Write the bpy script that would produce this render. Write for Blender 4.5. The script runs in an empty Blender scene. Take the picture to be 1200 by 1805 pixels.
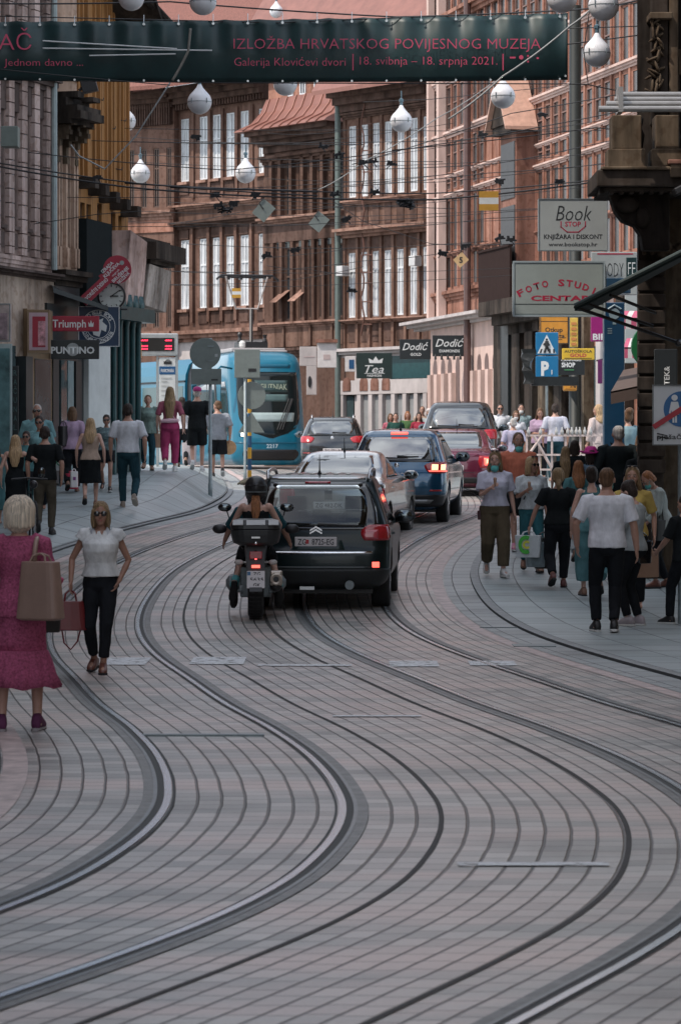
import bpy, bmesh, math, random
import numpy as np
from mathutils import Vector as V, Matrix, noise
random.seed(7)
sc = bpy.context.scene
COL = sc.collection
R = math.radians
# ---------------------------------------------------------------- camera, sky, sun, exposure
F, HZ, CZ = 5500.0, 810.0, 1.95          # focal length in photo pixels, horizon row, eye height
cd = bpy.data.cameras.new('camera'); cam = bpy.data.objects.new('camera', cd); COL.objects.link(cam)
cam.location = (0, 0, CZ); cam.rotation_euler = (R(90), 0, 0)
cd.sensor_fit = 'VERTICAL'; cd.sensor_height = 36; cd.lens = F / 1805 * 36
cd.shift_y = (HZ - 902.5) / 1805
cd.clip_start = .5; cd.clip_end = 2000
cd.dof.use_dof = True; cd.dof.focus_distance = 42; cd.dof.aperture_fstop = 8
sc.camera = cam
SUN_EL, SUN_AZ = 54, 238                  # azimuth clockwise from +Y: the sun stands left, behind the camera
w = bpy.data.worlds.new('World'); sc.world = w; w.use_nodes = True
nt = w.node_tree; bg = nt.nodes['Background']; bg.inputs[1].default_value = .15
sky = nt.nodes.new('ShaderNodeTexSky'); sky.sky_type = 'NISHITA'; sky.sun_disc = False
sky.sun_elevation = R(SUN_EL); sky.sun_rotation = R(SUN_AZ); sky.dust_density = 2.0
tc = nt.nodes.new('ShaderNodeTexCoord'); cn = nt.nodes.new('ShaderNodeTexNoise')
cn.inputs['Scale'].default_value = 3.2; cn.inputs['Detail'].default_value = 6
cr = nt.nodes.new('ShaderNodeValToRGB'); cr.color_ramp.elements[0].position = .40; cr.color_ramp.elements[1].position = .64
cm = nt.nodes.new('ShaderNodeMixRGB'); cm.inputs[2].default_value = (9.5, 9.9, 10.4, 1)
nt.links.new(tc.outputs['Generated'], cn.inputs['Vector']); nt.links.new(cn.outputs['Fac'], cr.inputs[0])
nt.links.new(cr.outputs[0], cm.inputs[0]); nt.links.new(sky.outputs[0], cm.inputs[1]); nt.links.new(cm.outputs[0], bg.inputs[0])
sd = bpy.data.lights.new('sun', 'SUN'); sd.energy = 3.0; sd.angle = R(.5); sd.color = (1, .90, .80)
sun = bpy.data.objects.new('sun', sd); COL.objects.link(sun)
_a, _e = R(SUN_AZ), R(SUN_EL)
SUNV = V((math.sin(_a) * math.cos(_e), math.cos(_a) * math.cos(_e), math.sin(_e)))
sun.rotation_euler = SUNV.to_track_quat('Z', 'Y').to_euler(); sun.location = SUNV * 100
sc.view_settings.view_transform = 'Standard'; sc.view_settings.look = 'None'
sc.view_settings.gamma = 1; sc.view_settings.exposure = 0.38
sc.cycles.max_bounces = 6

# ---------------------------------------------------------------- helpers
def P(px, py, d): return V(((px - 600) / F * d, d, CZ - (py - HZ) / F * d))
def pchip(tab):
    xs = [t[0] for t in tab]; ys = [t[1] for t in tab]; n = len(xs)
    h = [xs[i+1]-xs[i] for i in range(n-1)]; dl = [(ys[i+1]-ys[i])/h[i] for i in range(n-1)]
    m = [dl[0]] + [(dl[i-1]*h[i]+dl[i]*h[i-1])/(h[i]+h[i-1]) for i in range(1, n-1)] + [dl[-1]]
    def f(x):
        if x <= xs[0]: return ys[0] + m[0]*(x-xs[0])
        if x >= xs[-1]: return ys[-1] + m[-1]*(x-xs[-1])
        i = 0
        while x > xs[i+1]: i += 1
        t = (x-xs[i])/h[i]; t2 = t*t; t3 = t2*t
        return (2*t3-3*t2+1)*ys[i] + (t3-2*t2+t)*h[i]*m[i] + (-2*t3+3*t2)*ys[i+1] + (t3-t2)*h[i]*m[i+1]
    return f
# plan of the right-hand rail of the left track (x as a function of the distance y); all lanes follow it
rail_x = pchip([(2, -4.8), (8, -2.51), (10, -1.76), (11.35, -1.238), (12.26, -.891), (13.49, -.49), (14.53, -.25), (15.5, -.11), (16.76, -.005), (17.58, .012), (18.8, -.04),
    (20.6, -.206), (22.6, -.493), (24.9, -.907), (27.9, -1.368), (30.6, -1.78), (33.5, -2.12), (37, -2.40), (41, -2.53), (46, -2.42), (50, -2.02), (53, -1.58), (56, -1.03),
    (59.5, -.45), (65, -.1), (70, -.08), (76, -.35), (84, -.95), (95, -1.74), (110, -5.0), (125, -10), (150, -20)])
road_z = pchip([(0, 0), (30, 0), (36, .02), (40, .11), (43, .22), (50, .53), (56, .79), (65, 1.06), (72, 1.24), (80, 1.48), (95, 1.66), (120, 1.72), (200, 1.8)])
left_z = pchip([(0, .06), (30, .08), (38, .18), (45, .42), (51, .80), (55, 1.06), (59, 1.24), (62, 1.48), (65, 1.68), (70, 1.745), (80, 1.78), (95, 1.79), (120, 1.8), (200, 1.85)])
def gz(x, y):
    f = rail_x(y); z = road_z(y)
    if x < f - 2.3:
        t = min(1, (f - 2.3 - x) / 1.1); t = t*t*(3-2*t)
        return z + .03 + t * max(0, left_z(y) - z - .03)
    if x > f + 4.3: return z + .03
    return z
def ground_at(px, py):
    lo, hi = 5, 170
    for _ in range(60):
        y = (lo+hi)/2; x = (px-600)/F*y
        if HZ + (CZ - gz(x, y))*F/y > py: lo = y
        else: hi = y
    return V((x, y, gz(x, y)))

BAKE = []
def fold_tex():
    t = bpy.data.textures.get('folds')
    if t is None: t = bpy.data.textures.new('folds', 'CLOUDS'); t.noise_scale = .14; t.noise_depth = 2
    return t
def bake():
    "turn the joined-skin modifiers into plain meshes, all in one evaluation"
    dg = bpy.context.evaluated_depsgraph_get(); new = [(o, bpy.data.meshes.new_from_object(o.evaluated_get(dg))) for o in BAKE]
    for o, m in new:
        old = o.data; o.modifiers.clear(); o.data = m; bpy.data.meshes.remove(old); m.name = o.name; m.shade_smooth()
    BAKE.clear()
class B:
    "collects faces, then links them as ONE mesh object"
    def __init__(s): s.v = []; s.f = []; s.uv = None
    def add(s, vs, fs):
        o = len(s.v); s.v += [V(p) for p in vs]; s.f += [tuple(i+o for i in q) for q in fs]; return s
    def obox(s, c, ax, ay, az):
        c, ax, ay, az = V(c), V(ax), V(ay), V(az)
        vs = [c+i*ax+j*ay+k*az for i in (-1, 1) for j in (-1, 1) for k in (-1, 1)]
        return s.add(vs, [(0,1,3,2),(4,6,7,5),(0,4,5,1),(2,3,7,6),(0,2,6,4),(1,5,7,3)])
    def box(s, x0, x1, y0, y1, z0, z1):
        return s.obox(((x0+x1)/2,(y0+y1)/2,(z0+z1)/2), ((x1-x0)/2,0,0), (0,(y1-y0)/2,0), (0,0,(z1-z0)/2))
    def loft(s, rings, cap=True):
        n = len(rings[0]); vs = [p for r in rings for p in r]; fs = []
        for i in range(len(rings)-1):
            for j in range(n): fs.append((i*n+j, i*n+(j+1) % n, (i+1)*n+(j+1) % n, (i+1)*n+j))
        if cap: fs.append(tuple(reversed(range(n)))); fs.append(tuple(range((len(rings)-1)*n, len(rings)*n)))
        return s.add(vs, fs)
    def tube(s, pts, r, n=8, ry=1.0, up=None):
        pts = [V(p) for p in pts]; m = len(pts)
        rr = r if isinstance(r, (list, tuple)) else [r]*m
        rings = []; prev = V(up) if up is not None else None
        for i, p in enumerate(pts):
            t = (pts[min(i+1, m-1)] - pts[max(i-1, 0)]).normalized()
            if prev is None: prev = V((0, 0, 1)) if abs(t.z) < .9 else V((0, 1, 0))
            a = (prev - t*prev.dot(t))
            a = a.normalized() if a.length > 1e-6 else t.orthogonal().normalized()
            prev = a; b = t.cross(a)
            rings.append([p + a*math.cos(2*math.pi*k/n)*rr[i] + b*math.sin(2*math.pi*k/n)*rr[i]*ry for k in range(n)])
        return s.loft(rings)
    def caps(s, pts, r, n=10):
        "tube with rounded ends"
        pts = [V(p) for p in pts]; rr = list(r) if isinstance(r, (list, tuple)) else [r]*len(pts)
        d0 = (pts[0]-pts[1]).normalized(); d1 = (pts[-1]-pts[-2]).normalized()
        pp = [pts[0]+d0*rr[0]*.95, pts[0]+d0*rr[0]*.6] + pts + [pts[-1]+d1*rr[-1]*.6, pts[-1]+d1*rr[-1]*.95]
        return s.tube(pp, [rr[0]*.3, rr[0]*.8] + rr + [rr[-1]*.8, rr[-1]*.3], n)
    def ell(s, c, r, m=None, nu=14, nv=9):
        c = V(c); rings = []
        for i in range(1, nv):
            th = math.pi*i/nv
            rings.append([V((r[0]*math.sin(th)*math.cos(2*math.pi*k/nu), r[1]*math.sin(th)*math.sin(2*math.pi*k/nu), -r[2]*math.cos(th))) for k in range(nu)])
        if m is not None: rings = [[m @ p for p in q] for q in rings]
        return s.loft([[c+p for p in q] for q in rings])
    def lathe(s, prof, c=(0,0,0), n=16, axis='z'):
        c = V(c); rings = []
        for r, h in prof:
            q = []
            for k in range(n):
                a = 2*math.pi*k/n; p = (r*math.cos(a), r*math.sin(a), h)
                q.append(c + V(p if axis == 'z' else ((p[2], p[0], p[1]) if axis == 'x' else (p[0], p[2], p[1]))))
            rings.append(q)
        return s.loft(rings)
    def prism(s, poly, d0, d1, mp=None):
        "outline in (x,z) given depth in y"
        mp = mp or (lambda x, z, y: V((x, y, z))); n = len(poly)
        vs = [mp(x, z, d0) for x, z in poly] + [mp(x, z, d1) for x, z in poly]
        fs = [tuple(range(n)), tuple(reversed(range(n, 2*n)))] + [(i, (i+1) % n, n+(i+1) % n, n+i) for i in range(n)]
        return s.add(vs, fs)
    def grid(s, fn, nu, nv):
        vs = [fn(i/nu, j/nv) for j in range(nv+1) for i in range(nu+1)]
        return s.add(vs, [(j*(nu+1)+i, j*(nu+1)+i+1, (j+1)*(nu+1)+i+1, (j+1)*(nu+1)+i) for j in range(nv) for i in range(nu)])
    def mesh(s, name):
        me = bpy.data.meshes.new(name); me.from_pydata([tuple(p) for p in s.v], [], s.f)
        bm = bmesh.new(); bm.from_mesh(me); bmesh.ops.recalc_face_normals(bm, faces=bm.faces); bm.to_mesh(me); bm.free()
        return me
    def build(s, name, mat, parent=None, smooth=False, bevel=0, world=True, vox=0, sub=0, fold=0, label=None):
        me = s.mesh(name); o = bpy.data.objects.new(name, me); COL.objects.link(o)
        if vox:
            md = o.modifiers.new('r', 'REMESH'); md.mode = 'VOXEL'; md.voxel_size = vox; md.use_smooth_shade = True
            ms = o.modifiers.new('s', 'SMOOTH'); ms.iterations = 3; ms.factor = .5
            if fold:
                mf = o.modifiers.new('f', 'DISPLACE'); mf.texture = fold_tex(); mf.strength = fold*3; mf.mid_level = .5; mf.texture_coords = 'LOCAL'
            BAKE.append(o)
        if bevel:
            md = o.modifiers.new('b', 'BEVEL'); md.width = bevel; md.segments = 2; md.limit_method = 'ANGLE'; md.angle_limit = R(40)
        if mat is not None: me.materials.append(mat)
        if smooth: me.shade_smooth()
        if parent is not None:
            o.parent = parent
            if world and parent.type == 'EMPTY': o.matrix_parent_inverse = Matrix.Translation(parent.location).inverted()
        if label: o['label'] = label
        return o
def tag(o, label, cat, group=None):
    o['label'] = label; o['category'] = cat
    if group: o['group'] = group
    return o
def T(name, label, cat, loc, group=None, rz=0):
    o = bpy.data.objects.new(name, None); COL.objects.link(o); o.location = loc; o.rotation_euler = (0, 0, rz)
    o.empty_display_size = .2
    return tag(o, label, cat, group)
def S(o, kind='structure'): o['kind'] = kind; return o

# ---------------------------------------------------------------- materials
MC = {}
def mat(name, col, rough=.6, metal=0, var=.12, scale=6, bump=0, coat=0, emit=0, spec=.5, st=(1,1,1)):
    if name in MC: return MC[name]
    m = bpy.data.materials.new(name); MC[name] = m; m.use_nodes = True
    t = m.node_tree; n = t.nodes; b = n['Principled BSDF']
    b.inputs['Roughness'].default_value = rough; b.inputs['Metallic'].default_value = metal
    b.inputs['Specular IOR Level'].default_value = spec
    if coat: b.inputs['Coat Weight'].default_value = coat; b.inputs['Coat Roughness'].default_value = .04
    c1 = [min(1, c*(1-var)) for c in col] + [1]; c2 = [min(1, c*(1+var)) for c in col] + [1]
    b.inputs['Base Color'].default_value = (*col, 1)
    if var or bump:
        tc = n.new('ShaderNodeTexCoord'); mp = n.new('ShaderNodeMapping'); mp.inputs['Scale'].default_value = st
        nz = n.new('ShaderNodeTexNoise'); nz.inputs['Scale'].default_value = scale; nz.inputs['Detail'].default_value = 5; nz.inputs['Roughness'].default_value = .65
        t.links.new(tc.outputs['Object'], mp.inputs[0]); t.links.new(mp.outputs[0], nz.inputs['Vector'])
        cr = n.new('ShaderNodeValToRGB'); cr.color_ramp.elements[0].position = .3; cr.color_ramp.elements[1].position = .7
        cr.color_ramp.elements[0].color = c1; cr.color_ramp.elements[1].color = c2
        t.links.new(nz.outputs['Fac'], cr.inputs[0]); t.links.new(cr.outputs[0], b.inputs['Base Color'])
        if bump:
            bp = n.new('ShaderNodeBump'); bp.inputs['Strength'].default_value = bump; bp.inputs['Distance'].default_value = .02
            t.links.new(nz.outputs['Fac'], bp.inputs['Height']); t.links.new(bp.outputs[0], b.inputs['Normal'])
    if emit: b.inputs['Emission Color'].default_value = (*col, 1); b.inputs['Emission Strength'].default_value = emit
    return m
def node_math(t, op, a, b=None):
    n = t.nodes.new('ShaderNodeMath'); n.operation = op
    for i, x in enumerate((a, b)):
        if x is None: continue
        if isinstance(x, (int, float)): n.inputs[i].default_value = x
        else: t.links.new(x, n.inputs[i])
    return n.outputs[0]
def paving(name, lane, row, ca, cb, joint, jw, cross, tint, rough):
    "stone setts laid in lanes: u across, v along (from the UV map)"
    m = bpy.data.materials.new(name); m.use_nodes = True; t = m.node_tree; n = t.nodes; L = t.links; b = n['Principled BSDF']
    uv = n.new('ShaderNodeUVMap'); sp = n.new('ShaderNodeSeparateXYZ'); L.new(uv.outputs[0], sp.inputs[0])
    nz = n.new('ShaderNodeTexNoise'); nz.inputs['Scale'].default_value = 1.7; nz.inputs['Detail'].default_value = 3; L.new(uv.outputs[0], nz.inputs['Vector'])
    wob = node_math(t, 'MULTIPLY', node_math(t, 'SUBTRACT', nz.outputs['Fac'], .5), .018)
    u = node_math(t, 'DIVIDE', node_math(t, 'ADD', sp.outputs[0], wob), lane)
    fl = node_math(t, 'FLOOR', u); fu = node_math(t, 'FRACT', u)
    wn = n.new('ShaderNodeTexWhiteNoise'); wn.noise_dimensions = '1D'; L.new(fl, wn.inputs['W'])
    v = node_math(t, 'ADD', node_math(t, 'DIVIDE', sp.outputs[1], row), node_math(t, 'MULTIPLY', wn.outputs[0], 1.0))
    fv = node_math(t, 'FRACT', v); rv = node_math(t, 'FLOOR', v)
    du = node_math(t, 'MULTIPLY', node_math(t, 'ABSOLUTE', node_math(t, 'SUBTRACT', fu, .5)), 2)
    dv = node_math(t, 'MULTIPLY', node_math(t, 'ABSOLUTE', node_math(t, 'SUBTRACT', fv, .5)), 2)
    def sm(x, a, bb):
        r = n.new('ShaderNodeMapRange'); r.interpolation_type = 'SMOOTHSTEP'; r.inputs[1].default_value = a; r.inputs[2].default_value = bb; L.new(x, r.inputs[0]); return r.outputs[0]
    ju = sm(du, 1-jw*2, 1-jw*.5); jv = node_math(t, 'MULTIPLY', sm(dv, 1-.08, 1-.02), cross)
    j = node_math(t, 'MAXIMUM', ju, jv)
    cx = n.new('ShaderNodeCombineXYZ'); L.new(fl, cx.inputs[0]); L.new(rv, cx.inputs[1])
    w2 = n.new('ShaderNodeTexWhiteNoise'); w2.noise_dimensions = '2D'; L.new(cx.outputs[0], w2.inputs['Vector'])
    mx = n.new('ShaderNodeMixRGB'); mx.inputs[1].default_value = (*ca, 1); mx.inputs[2].default_value = (*cb, 1); L.new(w2.outputs[0], mx.inputs[0])
    mp = n.new('ShaderNodeMapping'); mp.inputs['Scale'].default_value = (.22, .9, 1); L.new(uv.outputs[0], mp.inputs[0])
    n2 = n.new('ShaderNodeTexNoise'); n2.inputs['Scale'].default_value = 1.3; n2.inputs['Detail'].default_value = 6; L.new(mp.outputs[0], n2.inputs['Vector'])
    m2 = n.new('ShaderNodeMixRGB'); m2.inputs[2].default_value = (*tint, 1); L.new(mx.outputs[0], m2.inputs[1]); L.new(sm(n2.outputs['Fac'], .42, .68), m2.inputs[0])
    n3 = n.new('ShaderNodeTexNoise'); n3.inputs['Scale'].default_value = 60; n3.inputs['Detail'].default_value = 4; L.new(uv.outputs[0], n3.inputs['Vector'])
    m4 = n.new('ShaderNodeMixRGB'); m4.blend_type = 'MULTIPLY'; m4.inputs[0].default_value = .38; L.new(m2.outputs[0], m4.inputs[1]); L.new(n3.outputs['Fac'], m4.inputs[2])
    m3 = n.new('ShaderNodeMixRGB'); m3.inputs[2].default_value = (*joint, 1); L.new(m4.outputs[0], m3.inputs[1]); L.new(j, m3.inputs[0])
    L.new(m3.outputs[0], b.inputs['Base Color'])
    n5 = n.new('ShaderNodeTexNoise'); n5.inputs['Scale'].default_value = .55; n5.inputs['Detail'].default_value = 7; L.new(uv.outputs[0], n5.inputs['Vector'])
    st_ = n.new('ShaderNodeMixRGB'); st_.blend_type = 'MULTIPLY'; L.new(sm(n5.outputs['Fac'], .50, .72), st_.inputs[0]); L.new(m3.outputs[0], st_.inputs[1]); st_.inputs[2].default_value = (.62, .60, .585, 1); L.new(st_.outputs[0], b.inputs['Base Color'])
    rg = n.new('ShaderNodeMapRange'); rg.inputs[3].default_value = rough-.14; rg.inputs[4].default_value = rough+.12; L.new(n5.outputs['Fac'], rg.inputs[0]); L.new(rg.outputs[0], b.inputs['Roughness'])
    bp = n.new('ShaderNodeBump'); bp.inputs['Distance'].default_value = .012; bp.inputs['Strength'].default_value = .6
    L.new(node_math(t, 'ADD', node_math(t, 'SUBTRACT', 1.0, j), node_math(t, 'MULTIPLY', n3.outputs['Fac'], .3)), bp.inputs['Height']); L.new(bp.outputs[0], b.inputs['Normal'])
    return m
BLACK = mat('black_plastic', (.012, .012, .014), .45)
RUBBER = mat('rubber', (.015, .015, .016), .85)
STEEL = mat('steel', (.45, .46, .47), .35, 1)
CHROME = mat('chrome', (.75, .76, .78), .15, 1)
GREYM = mat('grey_metal', (.20, .23, .24), .45, .3, .18)
POLEM = mat('galvanised', (.22, .26, .27), .5, .4, .2, 12)
WHITE = mat('white_paint', (.72, .73, .74), .5, 0, .06)
GLASS = mat('window_glass', (.02, .028, .032), .04, 0, 0, spec=.8)
def text(s, parent, m, cx, cz, h, y, wid=None, bold=0, roll=0, name='lettering', shear=0, ref=None):
    "flat raised letters facing the camera side (-Y); centre cx,cz and cap height h in metres"
    cu = bpy.data.curves.new(name, 'FONT'); cu.body = s; cu.size = 1; cu.resolution_u = 2; cu.extrude = .0; cu.offset = bold; cu.shear = shear
    o = bpy.data.objects.new(name, cu); COL.objects.link(o)
    me = o.to_mesh().copy(); o.to_mesh_clear(); bpy.data.objects.remove(o)
    xs = [q.co.x for q in me.vertices]; ys = [q.co.y for q in me.vertices]
    if not xs: return
    x0, x1, y0, y1 = min(xs), max(xs), min(ys), max(ys)
    capH = .72 if ref is None else ref
    k = h/capH; kx = k if wid is None else wid/(x1-x0)
    c, sn = math.cos(roll), math.sin(roll)
    zc = .36 if ref is None else (y0+y1)/2
    for q in me.vertices:
        a = (q.co.x-(x0+x1)/2)*kx; b = (q.co.y-zc)*k
        q.co = (cx + a*c - b*sn, y, cz + a*sn + b*c)
    me.name = name; me.materials.append(m)
    o = bpy.data.objects.new(name, me); COL.objects.link(o)
    if parent is not None:
        o.parent = parent
        if parent.type == 'EMPTY': o.matrix_parent_inverse = Matrix.Translation(parent.location).inverted()
    return o
def ring(c, rx, ry, n=20, ax=V((1, 0, 0)), ay=V((0, 1, 0)), e=1.0):
    o = []
    for k in range(n):
        a = 2*math.pi*k/n; x, y = math.cos(a), math.sin(a)
        o.append(V(c) + ax*rx*math.copysign(abs(x)**e, x) + ay*ry*math.copysign(abs(y)**e, y))
    return o
# ---------------------------------------------------------------- the setting: road, pavements, tram tracks, paint
def frange(a, b, st):
    out = []; x = a
    while x < b - 1e-6: out.append(x); x += st
    return out + [b]
YS = frange(6, 30, .2) + frange(30.25, 75, .25) + frange(75.5, 130, .5)
ARC = [0]
for i in range(1, len(YS)): ARC.append(ARC[-1] + math.hypot(rail_x(YS[i]) - rail_x(YS[i-1]), YS[i]-YS[i-1]))
def strip(name, m, us, dz, ys=YS, arc=None, parent=None, zf=None):
    "sheet that follows the lanes: us = offsets from the reference rail"
    bm = B(); n = len(us); vs = []; uv = []
    for k, y in enumerate(ys):
        f = rail_x(y)
        sl = (rail_x(y+.05) - rail_x(y-.05)) / .1
        for u in us:
            x = f + u
            vs.append((x, y, (zf or gz)(x, y) + (dz(u) if callable(dz) else dz)))
            uv.append((u, (arc or ARC)[k] if arc is not False else y + .0*u))
    fs = [(k*n+i, k*n+i+1, (k+1)*n+i+1, (k+1)*n+i) for k in range(len(ys)-1) for i in range(n-1)]
    me = bpy.data.meshes.new(name); me.from_pydata(vs, [], fs)
    ul = me.uv_layers.new(name='UVMap')
    for lp in me.loops: ul.data[lp.index].uv = uv[lp.vertex_index]
    me.materials.append(m); me.shade_smooth()
    o = bpy.data.objects.new(name, me); COL.objects.link(o)
    if parent: o.parent = parent
    return o
def rz(x, y): return road_z(y)
PAVE = paving('stone_setts', .1375, .21, (.225, .23, .22), (.52, .495, .465), (.014, .018, .018), .08, .8, (.58, .46, .42), .36)
S(strip('road', PAVE, [-2.3+.22*i for i in range(31)], 0, zf=rz))
SLAB = paving('pavement_slabs', .62, .95, (.30, .355, .365), (.37, .42, .43), (.05, .06, .065), .018, .8, (.40, .46, .47), .45)
KERBM = mat('kerb_stone', (.22, .23, .235), .65, 0, .25, 9, .3)
PINKM = mat('pink_stone_band', (.42, .335, .32), .6, 0, .35, 5, .2)
DARKB = mat('sealed_joint', (.09, .09, .088), .5, 0, .6, 7, .4)
S(strip('left_pavement', SLAB, [-2.46, -2.6, -2.9, -3.3, -3.8, -4.3, -5, -6, -8, -11, -15, -20, -30], 0))
S(strip('right_pavement', SLAB, [4.46, 4.7, 5.2, 6, 7, 9, 12, 16, 22], 0))
for nm, us, fc in (('left_kerb', (-2.455, -2.345), (-2.345, -2.343)), ('right_kerb', (4.345, 4.455), (4.343, 4.345))):
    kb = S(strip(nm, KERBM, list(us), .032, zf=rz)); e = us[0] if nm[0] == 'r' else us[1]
    strip('kerb_face', mat('dark_kerb_joint', (.06, .065, .068), .8), list(fc), lambda u: .032 if u == e else -.01, zf=rz, parent=kb)  # kerb face and back joint share one dark even colour
    strip('kerb_joint', MC['dark_kerb_joint'], [us[1]+.001, us[1]+.012] if nm[0] == 'r' else [us[0]-.012, us[0]-.001], .0335, zf=rz, parent=kb)
S(strip('left_stone_band', PINKM, [-2.02, -1.86], .005, zf=rz)); S(strip('right_stone_band', PINKM, [3.78, 3.94], .005, zf=rz))
GUT = paving('gutter_slabs', .34, .6, (.28, .31, .315), (.36, .38, .385), (.03, .035, .035), .03, 1, (.36, .38, .38), .5)
S(strip('gutter', GUT, [3.955, 4.34], .004, zf=rz)); S(strip('gutter', GUT, [-2.34, -2.03], .004, zf=rz))
RAILM = mat('polished_rail', (.66, .72, .76), .24, .95, .1, 3, 0, st=(1, .2, 1))
GROOVE = mat('rail_groove', (.010, .012, .013), .7)
LIPM = mat('worn_rail_lip', (.10, .11, .115), .4, .8, .3, 8)
for i, base in enumerate((-1.0, 2.05)):                  # two tracks of one metre gauge
    for k, sgn in ((0, -1), (1, 1)):
        c = base + k
        tr = S(strip('tram_rail', RAILM, sorted([c-sgn*.021, c+sgn*.021]), .009, zf=rz))
        strip('groove', GROOVE, sorted([c+sgn*.0215, c+sgn*.062]), .005, zf=rz, parent=tr)
        strip('guard_lip', LIPM, sorted([c+sgn*.0625, c+sgn*.085]), .008, zf=rz, parent=tr)
        strip('sealed_joint', DARKB, sorted([c+sgn*.0855, c+sgn*.145]), .0055, zf=rz, parent=tr)
        strip('inner_joint', GROOVE, sorted([c-sgn*.029, c-sgn*.043]), .005, zf=rz, parent=tr)
for u in (.545, 1.535): S(strip('lane_joint', mat('dark_joint', (.030, .028, .028), .8, 0, .4, 9), [u-.014, u+.014], .0045, zf=rz))
PAINT = mat('worn_white_paint', (.56, .58, .60), .6, 0, .3, 30)
_t = PAINT.node_tree; _n = _t.nodes.new('ShaderNodeTexNoise'); _n.inputs['Scale'].default_value = 9; _n.inputs['Detail'].default_value = 8; _c = _t.nodes.new('ShaderNodeTexCoord')
_r = _t.nodes.new('ShaderNodeMapRange'); _r.inputs[1].default_value = .30; _r.inputs[2].default_value = .46; _t.links.new(_c.outputs['Object'], _n.inputs['Vector'])
_t.links.new(_n.outputs['Fac'], _r.inputs[0]); _t.links.new(_r.outputs[0], _t.nodes['Principled BSDF'].inputs['Alpha'])
def mark(px0, px1, py0, py1, name='road_marking'):
    y1 = ground_at((px0+px1)/2, py0).y; y0 = ground_at((px0+px1)/2, py1).y; bm = B()
    x0 = (px0-600)/F*(y0+y1)/2; x1 = (px1-600)/F*(y0+y1)/2
    bm.grid(lambda a, b: V((x0+(x1-x0)*a, y0+(y1-y0)*b, road_z(y0+(y1-y0)*b) + .0075)), 6, 3)
    S(bm.build(name, PAINT))
for q in ((188, 262, 1160, 1173), (338, 432, 1159, 1172), (686, 772, 1166, 1176), (826, 908, 1166, 1174), (806, 1072, 1522, 1528), (586, 742, 1262, 1264.5), (455, 620, 1172, 1175)): mark(*q)
PLATE = mat('steel_drain', (.16, .19, .20), .4, .6, .2, 20)
for a, b, y0, y1 in ((252, 466, 1296.2, 1298), (905, 975, 1137, 1141), (845, 915, 1103, 1107)):
    p, q = ground_at(a, y1), ground_at(b, y0); bm = B().box(p.x, q.x, p.y, q.y, road_z(p.y)-.02, road_z(p.y)+.0135); S(bm.build('drain_cover', PLATE))
gb = B(); gb.grid(lambda a, b: V((-80+160*a, 2+298*b, road_z(2+298*b) - .05)), 8, 150)
S(gb.build('ground', mat('asphalt', (.06, .065, .068), .8, 0, .2, 3, .3)))
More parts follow.
